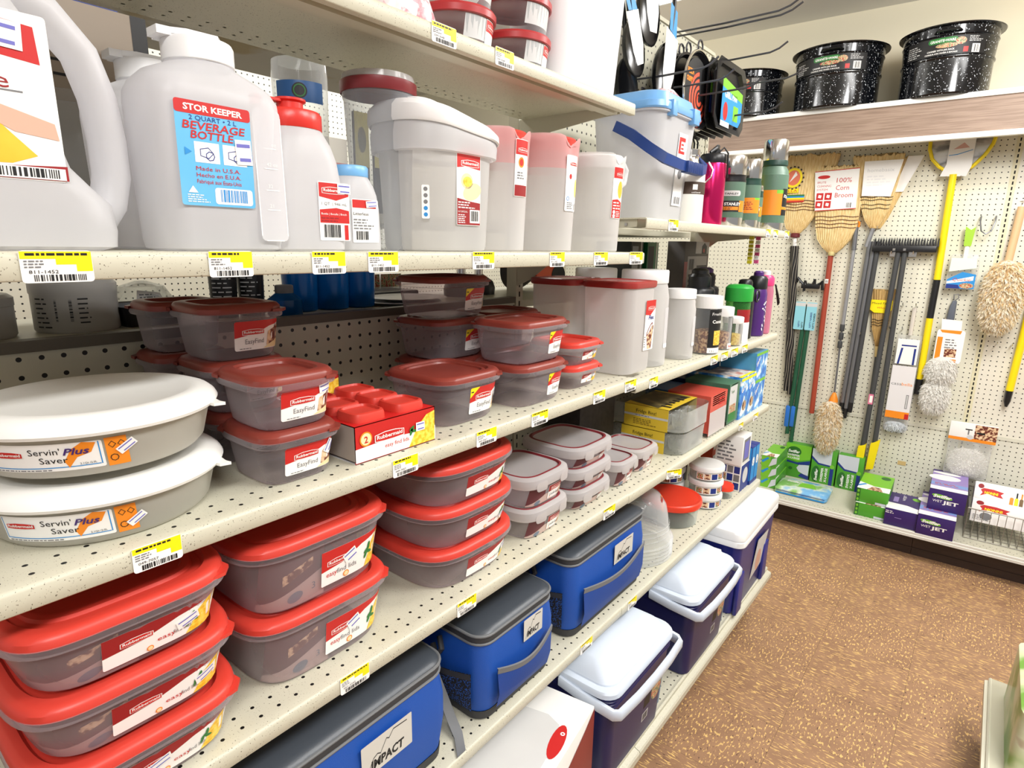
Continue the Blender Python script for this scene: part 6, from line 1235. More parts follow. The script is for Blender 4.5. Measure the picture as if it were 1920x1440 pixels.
def swifend(L, w, h): L.rect(0, 0, w*.12, h, GRD, 0); [L.ell(w*.06, h*(.2+.3*k), w*.035, h*.1, LIME, 1) for k in range(3)]; L.rect(w*.62, h*.04, w*.95, h*.2, PALE2, 1)
def swiftop(L, w, d): L.rect(0, 0, w, d, LIME, 0); L.poly([(0, 0), (w, 0), (w, d*.28), (w*.5, d*.25), (0, d*.4)], WHITE, 1); L.poly([(w*.3, .0), (w*.8, .0), (w*.7, d*.2), (w*.45, d*.22)], CAKE, 2); L.poly([(0, d*.1), (w*.25, d*.3), (w*.18, d*.34), (0, d*.2)], BLUE, 2); L.ell(w*.75, d*.84, w*.16, d*.1, GRD, 1)
wbox('lower green sweeper-cloth box of the flat pair by the purple boxes', -.432, .445, .148, .28, .072, GRB, swifend, None, swiftop); wbox('upper green sweeper-cloth box of the flat pair by the purple boxes', -.436, .432, .148, .28, .078, GRB, swifend, swifend, swiftop, zW+.0725)
for k, lb in enumerate(('bottom', 'middle', 'top')): wbox(lb+' green cloth box of the stack at the far left of the low shelf', -.945-.004*k, .36, .085, .26, .065, GRB, lambda L, w, h: (L.rect(0, 0, w*.6, h, LIME, 0), L.poly([(w*.5, 0), (w, h*.4), (w, h), (w*.7, h*.8)], PALE2, 1), L.poly([(w*.1, h*.3), (w*.5, h*.8), (w*.4, h*.9), (0, h*.5)], BLUE, 1)), None, swiftop, zW+.0655*k)
t = thing('cloth_pouch', 'flat green and blue cloth pouch lying at the front of the low shelf', 'pouch', wl(-.715, .30, zW), WA); PCH = noisemat('pouch_print', [(0, (70, 150, 60)), (.4, (140, 190, 110)), (.5, (214, 226, 210)), (.6, (120, 180, 226)), (1, (60, 120, 190))], 9, .25)
MB().loft([at(rr(.27, .20, .02, 4), .002), at(rr(.28, .21, .02, 4), .008), at(rr(.28, .205, .02, 4), .028), at(rr(.25, .17, .03, 4), .04)], PCH).build('pouch', t)
L = Label(flatS((-.13, -.08, .0405), (1, 0, 0), (0, 1, 0)), True, .001); L.text('Swiffer', .03, .10, .03, WHITE, 1, bold=.03, shear=.2, w=.08); L.poly([(.1, .05), (.2, .06), (.17, .13), (.11, .12)], LIME, 0); L.build('top_print', t); L = Label(flatS((-.13, -.1065, .0), (1, 0, 0), (0, 0, 1)), True, .001); L.rect(0, .004, .26, .013, BLUE, 0); L.rect(0, .02, .26, .024, NAVYP, 0); L.build('edge_print', t)
def pflat(L, w, d): L.rect(0, 0, w, d, PURB, 0); L.poly([(0, 0), (w, 0), (w, d*.22), (w*.6, d*.34), (0, d*.36)], WHITE, 1); L.text('WETJET', w*.5, d*.6, w*.12, WHITE, 1, rot=PI/2, w=d*.32); L.ell(w*.82, d*.78, w*.12, d*.09, LIME, 1, .5); L.rect(w*.15, d*.45, w*.3, d*.75, PURL, 1)
wbox('low purple and white pad box lying beside the flat green boxes', -.292, .475, .15, .26, .092, PURB, lambda L, w, h: (L.lines(w*.02, h*.7, w*.3, h*.9, 2, WHITE, 0), L.rect(w*.3, h*.5, w*.5, h*.53, PURL, 0)), None, pflat)
def wjf(L, w, h): L.ell(w*.36, h*.68, w*.28, h*.09, LIME, 0, -.12); L.text('Swiffer', w*.12, h*.62, h*.19, WHITE, 1, bold=.04, shear=.25, w=w*.5); L.text('WET', w*.12, h*.4, h*.16, WHITE, 1, w=w*.26); L.text('JET', w*.39, h*.36, h*.22, WHITE, 1, bold=.03, w=w*.42)
def wjs(L, w, h): L.rect(0, 0, w, h, PURL, 0); L.rect(w*.9, 0, w, h, WHITE, 1)
def wjt(L, w, d): L.rect(0, 0, w, d, PURL, 0); L.ell(w*.35, d*.62, w*.45, d*.14, WHITE, 1, .1); L.ell(w*.4, d*.85, w*.4, d*.06, WHITE, 1, -.1); L.rect(0, d*.0, w, d*.16, WHITE, 1); L.rect(0, d*.22, w, d*.36, mat((120, 150, 206), .45, name='periwinkle_print'), 1); L.lines(w*.1, d*.24, w*.9, d*.34, 2, RED, 2); L.rect(0, d*.92, w, d, PURB, 2)
wbox('purple mop pad box with a white wordmark, lower front one of two', -.150, .495, .155, .36, .108, PURB, wjf, wjs, wjt); wbox('purple mop pad box with a white wordmark, upper one set back', -.122, .395, .155, .34, .112, PURB, wjf, wjs, wjt, zW+.1085)
t = thing('wire_basket', 'wire basket holding two white boxes at the right end of the low shelf', 'basket', wl(.045, .40, zW+.0), WA); m = MB(); W_, D_, H_ = .42, .36, .16; WR = mat((150, 146, 138), .35, .7, name='basket_wire')
for z, r in ((.004, .0022), (H_, .004)): m.tube([(0, 0, z), (W_, 0, z), (W_, D_, z), (0, D_, z)], r, WR, 6, True)
for k in range(15): x = W_*k/14; m.tube([(x, 0, H_), (x, .004, .004), (x, D_-.004, .004), (x, D_, H_)], .0016, WR, 5)
for k in range(9): y = D_*k/8; m.tube([(0, y, H_), (.003, y, .004), (W_-.003, y, .004), (W_, y, H_)], .0016, WR, 5)
m.build('wires', t)
def vin(L, w, h): L.ell(w*.16, h*.84, w*.08, h*.09, DKRED, 0); L.poly([(w*.16, h*.46), (w*.34, h*.58), (w*.6, h*.52), (w*.78, h*.5), (w*.7, h*.62), (w*.78, h*.72), (w*.5, h*.78), (w*.24, h*.78), (w*.16, h*.7), (w*.22, h*.6)], RED, 0); L.text('NONNI', w*.27, h*.57, h*.14, YEL, 2, bold=.04, w=w*.36); L.lines(w*.05, h*.1, w*.45, h*.34, 4, GREY, 0)
def bot(L, w, h): vin(L, w*.72, h); [L.rrect(w*(.68+.09*k), h*.12, w*(.75+.09*k), h*.62, .006, (ORANGE, YEL, mat((110, 80, 30), .3, name='amber_print'))[k], 1) for k in range(3)]; [L.rect(w*(.7+.09*k), h*.62, w*(.73+.09*k), h*.82, (WHITE, BLACK, ORANGE)[k], 1) for k in range(3)]; L.ell(w*.58, h*.2, w*.08, h*.08, FRUIT, 1)
wbox('upper white box with a red banner and oil bottle pictures, in the wire basket', .062, .255, .21, .10, .13, WHITE, bot, None, None, zW+.125, .0, -.35); wbox('lower white box with a red banner, leaning in the front of the wire basket', .058, .365, .24, .07, .115, WHITE, lambda L, w, h: (vin(L, w*.8, h), L.ell(w*.25, h*.3, w*.1, h*.16, GREY, 1)), None, None, zW+.085, .0, -.3)
t = thing('squeeze_bottle', 'red and white bottle at the right edge of the low shelf', 'bottle', wl(.33, .455, zW), WA); MB().lathe([(.045, 0), (.048, .006), (.048, .07)], WHITE, 24, c1=False).build('body', t); MB().lathe([(.048, .07), (.049, .072), (.046, .14), (.02, .17), (.018, .2)], RED, 24).build('red_top', t)
# canning pots on the overhead shelf
def speck():
    m, nt, N, L, b = nodes('speckled_black_enamel'); tc = N.new('ShaderNodeTexCoord'); n = N.new('ShaderNodeTexNoise'); n.inputs['Scale'].default_value = 130; n.inputs['Detail'].default_value = 1; r = ramp(N, [(0, (14, 16, 20)), (.66, (14, 16, 20)), (.70, (200, 206, 212)), (1, (220, 224, 228))]); L.new(tc.outputs['Object'], n.inputs['Vector']); L.new(n.outputs['Fac'], r.inputs[0]); L.new(r.outputs[0], b.inputs['Base Color']); b.inputs['Roughness'].default_value = .12; return m
ENAM = speck(); BENAM = mat((16, 17, 20), .15, name='plain_black_enamel')
def pot(label, u, r, h, a0, ty, off=.165):
    t = thing('canning_pot', label, 'pot', wl(u, off, .7185), WA-PI/2); k = r*.9
    MB().lathe([(k*.96, 0), (k, .008), (k, h*.5), (k*1.03, h*.52), (k*1.03, h*.535), (k*1.0, h*.55), (k*1.03, h*.80), (k*1.05, h*.815), (k*1.03, h*.83), (k*1.05, h*.95)], ENAM, 56, c1=False).build('kettle', t)
    m = MB().lathe([(k*1.04, h*.945), (r*1.03, h*.95), (r*1.04, h*.965), (r*1.01, h*.975), (r*.8, h*.99), (r*.3, h*1.02), (.01, h*1.03)], BENAM, 56, c0=False); m.build('lid', t); MB().tube([(0, -.025, h*1.02), (0, -.02, h*1.06), (0, .02, h*1.06), (0, .025, h*1.02)], .005, BENAM).build('lid_handle', t)
    MB().tube([(k*1.02, -.05, h*.86), (k*1.02+.03, -.04, h*.87), (k*1.02+.032, .04, h*.87), (k*1.02, .05, h*.86)], .005, BENAM).build('side_handle', t)
    L = Label(cylS(k*1.035, a0=a0, z0=0), lift=.002); z0, z1 = h*.545, h*.80; w_ = k*1.15; hh = z1-z0; L.rect(-w_*.8, z0, w_*.8, z1, BLACK, 0)
    L.rrect(-w_*.3, z0+hh*.66, w_*.24, z0+hh*.96, .012, GREEN, 1); L.text('GRANITE•WARE', -w_*.26, z0+hh*.73, hh*.2, WHITE, 2, bold=.02, w=w_*.46); L.ell(w_*.05, z0+hh*.52, w_*.2, hh*.13, FRUIT, 1); L.ell(w_*.3, z0+hh*.7, w_*.1, hh*.2, FRUIT, 1)
    L.text('CANNER WITH JAR RACK', -w_*.3, z0+hh*.24, hh*.13, WHITE, 1, bold=.02, w=w_*.5); L.text('CANNEUR AVEC PANIER À BOCAUX', -w_*.34, z0+hh*.09, hh*.11, WHITE, 1, bold=.02, w=w_*.6); L.rect(w_*.52, z0+hh*.04, w_*.68, z0+hh*.5, WHITE, 1); L.bars(w_*.54, z0+hh*.08, w_*.66, z0+hh*.46, BLACK, 2, 10, 3); L.rect(w_*.36, z0+hh*.08, w_*.45, z0+hh*.36, RED, 1); L.lines(w_*.45, z0+hh*.62, w_*.72, z0+hh*.95, 4, PALEG, 1); L.lines(-w_*.76, z0+hh*.1, -w_*.42, z0+hh*.8, 6, PALEG, 1)
    L.build('label', t); return t
pot('black speckled canning pot half hidden behind the hanging square pans', -1.31, .205, .245, -.1, 0); pot('black speckled canning pot in the middle of the overhead shelf', -.842, .222, .300, -.08, 1); pot('tallest black speckled canning pot, at the right of the overhead shelf', -.365, .205, .305, -.05, 2)
# ================================================================ pans on the tall panel, price tags, goods beyond
BPAN = mat((24, 25, 28), .22, name='black_nonstick'); BWIRE = mat((96, 98, 104), .3, .6, name='dark_wire')
def hook(label, y, z, ln=.25, tip=True):
    t = thing('peg_hook', label, 'hook', (XB, y, z)); P = [(0, 0, 0), (ln*.45, 0, -.004), (ln*.85, 0, -.002), (ln*.93, 0, .006), (ln, 0, .022)]; MB().tube(P, .0032, BWIRE).build('wire', t); MB().box(0, .004, -.012, .012, -.012, .012, BWIRE, .001).build('plate', t)
for y, z, ln, lb in ((2.10, .715, .42, 'long peg hook at the top of the tall panel'), (2.125, .71, .42, 'twin long peg hook at the top of the tall panel'), (2.22, .635, .36, 'peg hook carrying the round pans'), (2.43, .60, .36, 'peg hook carrying the square pans'), (1.80, .505, .30, 'peg hook crossing in front of the black scoops'), (1.93, .50, .30, 'peg hook between the scoops and the round pans'), (2.07, .50, .34, 'peg hook crossing in front of the round pan'), (2.30, .47, .34, 'lowest peg hook under the square pans')): hook(lb, y, z, ln)
def ppan(x, label, front):
    t = thing('round_pan', label, 'pan', (x, 2.05, .505)); n = 44; m = MB(); C = lambda r, d: [(d, r*math.cos(2*PI*k/n), r*math.sin(2*PI*k/n)) for k in range(n)]
    m.loft([C(.104, -.009), C(.116, .001), C(.122, .002), C(.122, .005), C(.114, .006), C(.106, -.006), C(.02, -.007)], BPAN, True, True); m.build('pan', t); MB().tube([(.0, .018*math.cos(a), .135+.018*math.sin(a)) for a in [2*PI*k/14 for k in range(14)]], .003, BWIRE, 6, True).build('hang_loop', t)
    if front:
        m = MB(); m.loft([C(.119, .006), C(.124, .004), C(.122, .0085), C(.118, .0085)], STL, False, False); m.build('rim_highlight', t)  # pale steel ring added as the highlight along the pan's edge
        L = Label(flatS((-.0055, 0, 0), (0, 1, 0), (0, 0, 1)), True, .002); L.ell(0, 0, .1, .1, BLACK, 0, n=36)
        for r in (.082, .062, .042, .022): 
            vs = [(.03+q*math.cos(a), -.02+q*math.sin(a)) for q in (r, r-.0115) for a in [PI*.55+PI*1.35*k/24 for k in range(25)]]; L.put(vs, [(k, k+1, 26+k, 25+k) for k in range(24)], mat((236, 88, 60), .45, name='orange_red_print'), 1)
        L.text('PIZZA', -.075, .045, .022, ORANGE, 1, bold=.04, w=.05); L.text('CRISPER', -.08, .022, .02, ORANGE, 1, bold=.04, w=.05); L.build('card', t)
for k, x in enumerate((-.965, -.94, -.915)): ppan(x, ('rearmost', 'second', 'third')[k]+' round black pan on the hook, behind the carded one', False)
ppan(-.875, 'front round black pan with a black card of orange-red rings', True)
def span(x, label, front):
    t = thing('square_pan', label, 'pan', (x, 2.25+.02*(x+.9), .515)); m = MB(); C = lambda sy, sz, d, c: [(d, y, z) for y, z in ((sy-c, sz), (-sy+c, sz), (-sy, sz-c), (-sy, -sz+c), (-sy+c, -sz), (sy-c, -sz), (sy, -sz+c), (sy, sz-c))]
    m.loft([C(.125, .095, -.012, .03), C(.128, .098, .0, .03), C(.145, .112, .003, .03), C(.145, .112, .006, .03), C(.125, .094, .003, .03), C(.118, .09, -.009, .03)], BPAN, True, True); m.build('pan', t, ang=25)
    if front:
        L = Label(flatS((.003, 0, 0), (0, 1, 0), (0, 0, 1)), True, .004); L.poly([(-.085, -.085), (.09, -.085), (.115, -.06), (.115, .03), (-.085, .055)], BLUE, 0); L.poly([(-.085, .025), (.115, .0), (.115, .03), (-.085, .055)], LIME, 1); L.ell(-.045, -.05, .022, .03, RED, 1); L.text('GRILL PAN', -.06, -.005, .028, WHITE, 1, bold=.03, w=.12); L.rect(.03, -.07, .08, -.02, LIME, 1); L.rect(-.085, -.1, .0, -.083, WHITE, 1); L.build('card', t)
    else:
        L = Label(flatS((.003, 0, 0), (0, 1, 0), (0, 0, 1)), True, .003); L.rect(-.115, -.06, -.06, .0, NAVYP, 0); L.rect(-.115, .0, -.06, .035, LIME, 0); L.build('card', t)
for k in range(6): span(-.99+.03*k, ('sixth from the front', 'fifth from the front', 'fourth from the front', 'third from the front', 'second from the front', 'foremost, with a blue and lime card')[k]+', of the hanging square black pans', k == 5)
def scoop(label, x, y, z, rot, s=1, card=True):
    t = thing('black_ladle', label, 'ladle', (x, y, z)); t.rotation_euler = (rot, 0, .0); m = MB(); n = 20; rings = []
    for i in range(7): a = PI/2*i/6; rings.append([(-.03*s*math.sin(a), .055*s*math.cos(a)*math.cos(2*PI*k/n), .075*s*math.cos(a)*math.sin(2*PI*k/n)) for k in range(n)])
    m.loft(rings, BPAN, False, True); m.build('bowl', t); MB().tube([(-.002, 0, .07*s), (.004, 0, .14*s), (.0, 0, .24*s)], [.009, .007, .008], BPAN).build('handle', t)
    if card:
        L = Label(flatS((.006, 0, 0), (0, 1, 0), (0, 0, 1)), True, .002); L.poly([(-.03*s, .0), (-.018*s, -.04*s), (.018*s, -.045*s), (.034*s, .0), (.036*s, .09*s), (-.034*s, .1*s)], WHITE, 0); L.poly([(-.02, .1*s), (.03, .09*s), (.02, .15*s), (-.03, .16*s)], BLUE, 1); L.lines(-.02, .0, .02, .05, 4, PALEG, 1); L.build('card', t)
scoop('large black ladle with a white and blue card, highest by the white tub', -.90, 1.735, .655, .25, 1.15); scoop('second black ladle with a white card, lower left by the white tub', -.90, 1.66, .545, .5, 1.0); scoop('black ladle with a white and teal card, nearest the round pans', -.89, 1.84, .515, -.1, 1.2); scoop('black ladle hanging lowest behind the pail', -.96, 1.74, .47, .3, 1.1, False)
t = thing('cooling_racks', 'bunch of black wire racks hanging behind the pail', 'rack', (-.97, 2.02, .30)); m = MB()
for k in range(9): m.tube([(.012*k, -.06, -.10), (.012*k, -.07, .05), (.012*k, 0, .10), (.012*k, .07, .05), (.012*k, .06, -.10)], .003, BPAN, 6, True)
m.build('wires', t)
t = thing('bagged_ring', 'small crinkled clear bag lying on the pail lid', 'bag', (-.77, 1.60, zB2+.317)); MB().loft([at(se(.03, .05, 2.5), 0), at(se(.034, .055, 2.2), .008), at(se(.02, .03, 2), .024)], noisemat('pinkish_pack', [(0, (230, 200, 205)), (1, (250, 246, 246))], 60, .2)).build('bag', t)
# price tags on the shelf lips
TAGS = dict(B=(zB, [(.139, .192, 'under the big handled jug'), (.296, .344, 'under the blue-labelled beverage bottle'), (.418, .466, 'under the red-capped bottle'), (.501, .552, 'under the pale-blue-capped bottle'), (.702, .754, 'under the cereal keeper'), (.91, .958, 'under the first pink pitcher'), (1.064, 1.119, 'under the second pink pitcher'), (1.215, 1.277, 'at the right end of the jug shelf')]),
 A=(zA, [(.664, .715, 'on the top shelf lip, left of two'), (.805, .853, 'on the top shelf lip, right of two')]),
 C=(zC, [(.19, .238, 'below the white-lidded servers'), (.531, .58, 'below the red twin pack'), (.712, .764, 'below the lone square tub'), (.866, .919, 'below the left edge of the brick-red pair'), (1.088, 1.138, 'below the small bright-red pair'), (1.229, 1.285, 'below the front canister, left of the joint')]),
 C2=(zC2, [(1.358, 1.406, 'below the front canister, right of the joint'), (1.77, 1.827, 'below the tallest window jar'), (1.859, 1.917, 'below the middle window jar'), (1.951, 2.013, 'below the shortest window jar'), (2.055, 2.111, 'below the green-capped bottle')]),
 D=(zD, [(.423, .474, 'below the deep oblong pair'), (.663, .712, 'below the oval red-lidded stack'), (1.16, 1.216, 'below the low clip-lid stack')]),
 D2=(zD2, [(1.508, 1.56, 'bent outward by the small clip-lid tub'), (2.11, 2.156, 'below the green-wrapped pack'), (2.271, 2.329, 'below the right sky-blue box')]),
 E=(zE, [(1.084, 1.138, 'below the widest cooler bag')]), E2=(zE2, [(1.322, 1.371, 'on the lowest lip at the bay joint')]),
 B2=(zB2, [(1.403, 1.459, 'below the pail'), (2.181, 2.23, 'on the flask shelf, left of three'), (2.268, 2.32, 'on the flask shelf, middle of three'), (2.409, 2.467, 'on the flask shelf, right of three')]))
sd = 1
for key, (z, lst) in TAGS.items():
    for y0, y1, wh in lst:
        sd += 1; x = (-.69 if key == 'A' else XF)+.0006; t = thing('price_tag', 'yellow and white price label '+wh, 'price tag', (x, y0, z-.0262), 0, 'price labels on the shelf lips'); w, h = y1-y0, .0275
        MB().slab([(x_+w/2, y_+h/2) for x_, y_ in rr(w, h, .003, 3)], 0, .0005, WHITE, lambda a, b, c: (c, a, b)).build('card', t, smooth=False)
        L = Label(flatS((.0005, 0, 0), (0, 1, 0), (0, 0, 1)), True, .0002); L.poly([(.0005, h*.74), (w*.48, h*.74), (w*.48, h*.56), (w*.76, h*.56), (w*.76, h*.34), (w-.0005, h*.34), (w-.0005, h*.97), (.0005, h*.97)], YEL, 0); L.lines(w*.08, h*.82, w*.96, h*.93, 1, BLACK, 1, sd, .7); L.lines(w*.05, h*.45, w*.4, h*.72, 3, GREY, 1, sd+5, .5); L.text({'B': '811-1452', 'C': '049-7057', 'D': '051-3342'}.get(key[0], '039-3048'), w*.1, h*.29, h*.15, BLACK, 1, w=w*.4); L.bars(w*.16, h*.05, w*.88, h*.25, BLACK, 1, 26, sd); L.build('print', t)
        if 'bent' in wh: t.rotation_euler = (0, 0, -.5)
# goods on the other side of the gondola, seen through the gap
zo = -.15; GRT = mat((186, 184, 180), .4, name='grey_tub_plastic')
for x, y, r, h, lb in ((-1.20, .325, .060, .085, 'grey shrink-wrapped tub with a barcode seen through the gap at left'), (-1.19, .185, .055, .066, 'shorter grey tub at the left edge, seen through the gap')):
    t = thing('grey_tub', lb, 'tub', (x, y, zo)); MB().lathe([(r*.95, 0), (r, .004), (r, h*.72), (r*1.02, h*.74), (r*1.02, h*.92), (r*.9, h)], GRT, 36).build('tub', t); L = Label(cylS(r, a0=-.55)); L.bars(-.012, .02, .012, .055, BLACK, 0, 16, 4, False); L.lines(-.045, .008, -.018, .06, 7, BLACK, 0, 3, .3); L.lines(.02, .015, .04, .06, 6, BLACK, 0, 8, .3); L.build('print', t)
t = thing('black_tray', 'black plastic tray seen through the gap beside the grey tub', 'tray', (-1.21, .43, zo)); MB().loft([at(rr(.10, .085, .012, 3), 0), at(rr(.115, .10, .012, 3), .034), at(rr(.12, .105, .012, 3), .036), at(rr(.11, .095, .012, 3), .034), at(rr(.09, .075, .012, 3), .006)], BLKP, True, True).build('tray', t)
t = thing('clear_dome', 'clear dome with a white tag behind the black tray', 'food cover', (-1.32, .47, zo)); MB().lathe([(.06, 0), (.058, .03), (.04, .06), (.01, .07)], DOME, 28).build('dome', t); L = Label(flatS((.052, -.03, .03), (0, 1, 0), (-.3, 0, 1)), True); L.poly([(0, 0), (.05, .006), (.045, .02), (.006, .026)], WHITE, 0); L.lines(.008, .004, .04, .02, 3, GREY, 1); L.build('tag', t)
for k, y in enumerate((.575, .632)):
    t = thing('black_tumbler', ('left' if k == 0 else 'right')+' black tumbler with fine white print seen through the gap', 'cup', (-1.20, y, zo)); MB().lathe([(.024, 0), (.027, .12), (.0255, .12)], BLKP, 28).build('cup', t); L = Label(cylS(.0265, a0=-.5)); L.lines(-.02, .04, .02, .1, 7, PALEG, 0, 4+k, .25); L.build('print', t)
TEAL = plastic('blue_tumbler_plastic', (10, 90, 160), .62, (60, 140, 200), .12, .3)
for k, (x, y) in enumerate(((-1.2, .745), (-1.19, .82), (-1.19, .895))): t = thing('blue_tumbler', ('left', 'middle', 'right')[k]+' of the three deep blue tumblers seen through the gap', 'cup', (x, y, zo)); MB().lathe([(.032, 0), (.036, .003), (.040, .13), (.038, .13), (.032, .01)], TEAL, 32, c1=True).build('cup', t)
t = thing('squat_bottle', 'squat dark blue bottle with a grey cap in front of the blue tumblers', 'bottle', (-1.13, .665, zo)); MB().lathe([(.03, 0), (.034, .004), (.034, .035), (.018, .048)], TEAL, 28).build('bottle', t); MB().lathe([(.018, .046), (.018, .062), (.016, .064)], GREY, 24).build('cap', t)
for k in range(2): t = thing('white_plate', ('lower' if k == 0 else 'upper')+' white plate lying beyond the blue tumblers', 'plate', (-1.18, 1.02+.02*k, zo+.008*k)); MB().lathe([(.05, 0), (.07, .004), (.1, .008), (.098, .009), (.06, .006)], WCAP, 40).build('plate', t)
t = thing('black_tray', 'shallow black tray behind the white plates', 'tray', (-1.33, 1.05, zo)); MB().box(-.05, .05, -.12, .12, 0, .022, BLKP, .004).build('tray', t)
for k, y in enumerate((1.04, 1.12)): carton((-1.385, y, zo+.001), ('left' if k == 0 else 'right')+' picture-fronted box seen through the gap beyond the plates', .02, .075, .062, WHITE, lambda L, w, h: (L.rect(0, h*.4, w, h, FRUIT, 0), L.rect(0, 0, w, h*.2, PASTA, 0)))
for k, (x, y) in enumerate(((-1.24, 1.30), (-1.26, 1.40))):
    t = thing('black_tap', ('left' if k == 0 else 'right')+' black and chrome bottle neck behind the top square tub', 'bottle', (x, y, zo)); MB().lathe([(.05, 0), (.052, .02), (.045, .04), (.016, .06)], BLKP, 28).build('base', t); MB().lathe([(.014, .055), (.014, .11)], STL, 20).build('neck', t)
t = thing('grey_plate', 'large dark grey platter leaning beyond the post', 'plate', (-1.22, 1.60, zo)); MB().lathe([(.02, 0), (.09, .002), (.12, .012), (.118, .014)], mat((86, 86, 88), .4), 36).build('plate', t); t.rotation_euler = (0, -1.2, 0); t.location.z += .11
t = thing('orange_lid', 'orange and black packaged disc beyond the post', 'package', (-1.15, 1.62, zo+.0)); MB().box(-.004, .004, -.07, .07, 0, .085, mat((224, 84, 36), .45, name='orange_card'), .002).build('card', t); L = Label(flatS((.0045, 0, 0), (0, 1, 0), (0, 0, 1)), True); L.ell(.05, .05, .04, .04, BLACK, 0); L.text('15 PC', -.02, .008, .014, WHITE, 0); L.build('print', t)
for y, c, lb in ((2.16, (60, 64, 66), 'dark grey boxed item seen through the gap under the flask shelf'), (2.30, (20, 120, 70), 'green-edged box seen through the gap under the flask shelf')): carton((-1.14, y, zo), lb, .16, .10, .17, mat(c, .4), lambda L, w, h: (L.rect(0, 0, w, h, mat(c, .4), -1), L.rect(w*.1, h*.1, w*.6, h*.9, PALEG if c[0] > 40 else BLACK, 0), L.rect(w*.8, 0, w*.9, h, WHITE, 0)))
# upper far-side shelf
zu = .0605; KRAFT = mat((150, 138, 124), .6, name='grey_brown_card')
carton((-1.09, .13, zu), 'grey-brown carton with lines of text behind the milky jugs', .2, .31, .27, KRAFT, lambda L, w, h: (L.lines(w*.1, h*.6, w*.7, h*.95, 5, BLACK, 0, 4, .2), L.rect(w*.93, 0, w, h, BLACK, 0)))
t = thing('clear_jug', 'clear jug rim showing between the two milky bottles', 'jug', (-1.02, .305, zB)); MB().lathe([(.035, 0), (.04, .004), (.045, .19), (.047, .2), (.044, .2)], DOME, 28, c1=False).build('jug', t)
t = thing('clear_pitcher', 'clear pitcher with a dark blue band and round green seal beyond the red cap', 'pitcher', (-1.2, .775, zu)); MB().lathe([(.05, 0), (.056, .27), (.054, .3)], GLASSY, 36).build('pitcher', t); L = Label(cylS(.0565, a0=-.6)); L.rect(-.05, .215, .05, .255, mat((36, 84, 140), .4, name='steel_blue_print'), 0); L.ell(.0, .236, .015, .015, BLACK, 1); L.ring(0, .236, .012, .012, .002, GREEN, 2); L.build('band', t)
for k in range(3): carton((-1.36+.015*k, 1.03+.05*k, zu), ('left', 'middle', 'right')[k]+' yellow and black package beyond the clear pitcher', .01, .045, .27, BLACK, lambda L, w, h: (L.rect(0, h*.5, w, h, mat((206, 196, 110), .5, name='dull_yellow_print'), 0), L.ell(w*.5, h*.75, w*.3, h*.12, mat((90, 90, 50), .5, name='olive_print'), 1)))
carton((-1.30, .55, zu), 'pale carton behind the milky bottles', .1, .2, .24, mat((222, 214, 210), .5, name='pale_blush_card')); carton((-1.38, .90, zu), 'white carton with a pink edge beyond the clear pitcher', .02, .12, .2, WHITE, lambda L, w, h: L.rect(0, h*.6, w, h*.7, mat((226, 170, 180), .5, name='pink_edge_print'), 0))
carton((-1.30, .36, zu+.245), 'blue and yellow speckled sign card showing through the jug handle', .01, .12, .09, YEL, lambda L, w, h: (L.rect(0, h*.6, w, h, NAVYP, 0), [L.ell(w*(.1+.2*i), h*(.1+.15*j), .004, .004, BLACK, 0, n=6) for i in range(5) for j in range(3)]))
carton((-1.31, .33, zu), 'pale lilac carton carrying the speckled sign card', .08, .18, .2445, mat((206, 198, 206), .5, name='pale_lilac_card'))
# item on the right-hand gondola
t = thing('seed_bag', 'green and pale packet standing on the gondola at the right edge', 'bag', (.40, 2.02, -1.335)); MB().loft([at(rr(.38, .40, .03, 3), 0), at(rr(.37, .39, .03, 3), .19), at(rr(.30, .34, .03, 3), .215)], noisemat('meadow_print', [(0, (60, 110, 40)), (.4, (120, 170, 70)), (.5, (206, 216, 170)), (.62, (226, 230, 200)), (.7, (150, 90, 60)), (1, (90, 140, 60))], 7, .3, detail=3)).build('bag', t)
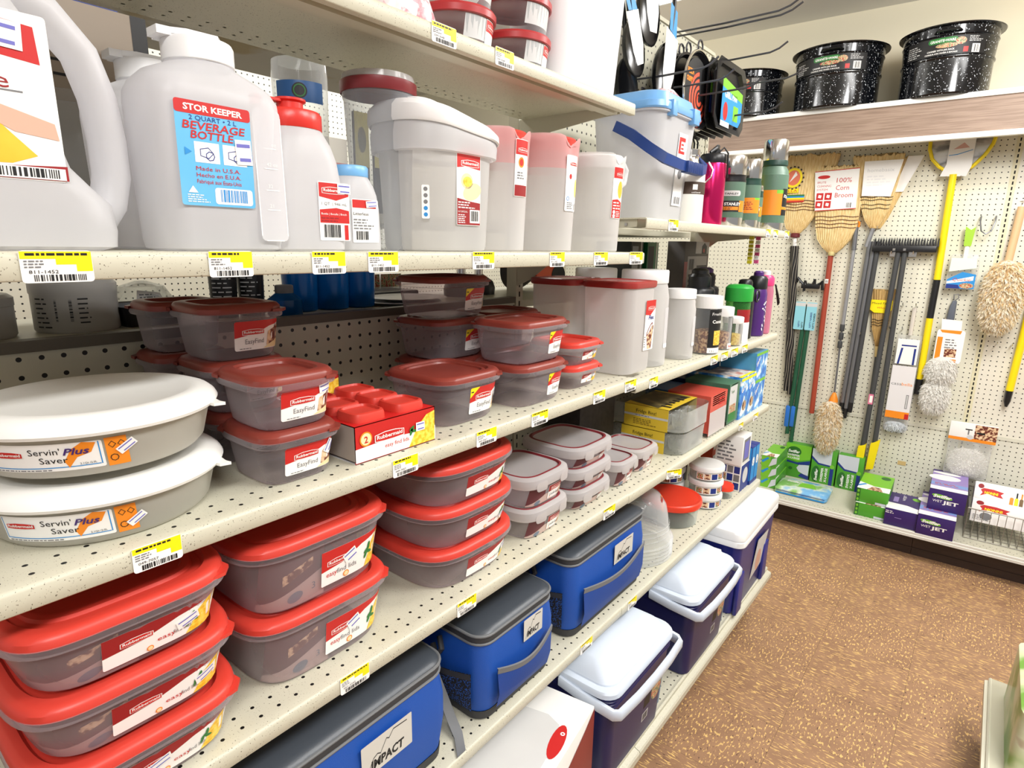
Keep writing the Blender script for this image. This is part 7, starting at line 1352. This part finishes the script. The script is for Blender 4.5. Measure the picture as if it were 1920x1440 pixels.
# ---------------------------------------------------------------- families of like things
FAM = [('food_tub', 'dark-red', 'dark-red-lidded food tubs'), ('food_tub', 'brick-red', 'dark-red-lidded food tubs'), ('food_tub', 'brownish-red', 'dark-red-lidded food tubs'), ('food_tub', 'small low tub', 'small bright-red-lidded tubs'), ('food_tub', '', 'red-lidded oblong tubs'), ('clip_lid_tub', '', 'clip-lid tubs'), ('covered_server', '', 'white-lidded servers'),
       ('twin_pack', '', 'red twin packs'), ('tall_canister', '', 'tall square canisters'), ('white_capped_jar', '', 'white-capped milky jars'), ('window_jar', '', 'window jars'), ('drink_bottle', '', 'sports bottles'), ('milky_bottle', '', 'milky bottles'), ('milky_pitcher', '', 'milky pitchers'), ('vacuum_flask', '', 'green vacuum flasks'),
       ('round_jar', '', 'round jars on the top shelf'), ('cooler_bag', '', 'blue cooler bags'), ('lidded_dish', 'white lid', 'white-lidded round dishes'), ('fridge_bin', '', 'yellow-sleeved fridge bins'), ('container_pack', '', 'wrapped container packs'), ('ice_chest', '', 'ice chests on the base deck'), ('corn_broom', '', 'corn brooms'), ('wool_duster', '', 'lambswool dusters'),
       ('peg_hook', '', 'wire peg hooks'), ('paper_scrap', '', 'tan scraps on the pegboard'), ('canning_pot', '', 'speckled canning pots'), ('round_pan', '', 'hanging round pans'), ('square_pan', '', 'hanging square pans'), ('black_ladle', '', 'hanging black ladles'), ('blue_tumbler', '', 'deep blue tumblers'), ('black_tumbler', '', 'black tumblers'), ('grey_tub', '', 'grey tubs beyond the gap'),
       ('white_plate', '', 'white plates beyond the gap'), ('gondola_shelf', '', 'shelves of the gondola'), ('upright_post', '', 'slotted posts'), ('carton', 'sweeper-cloth box', 'green sweeper-cloth boxes'), ('carton', 'green cloth box', 'green sweeper-cloth boxes'), ('carton', 'purple', 'purple pad boxes'), ('carton', 'wire basket', 'white boxes in the basket'), ('carton', 'narrow blue box', 'narrow blue boxes'), ('carton', 'sky-blue', 'sky-blue food bag boxes'),
       ('carton', 'yellow and black package', 'yellow and black packages'), ('carton', 'picture-fronted', 'picture-fronted boxes'), ('clip_strip', '', 'clip strips'), ('dark_jar', '', 'dark glossy canisters'), ('black_tap', '', 'black and chrome bottle necks')]
for o in list(S.objects):
    if 'category' in o.keys() and 'group' not in o.keys():
        for nm, word, g in FAM:
            if o.name.split('.')[0] == nm and word in o['label']: o['group'] = g; break
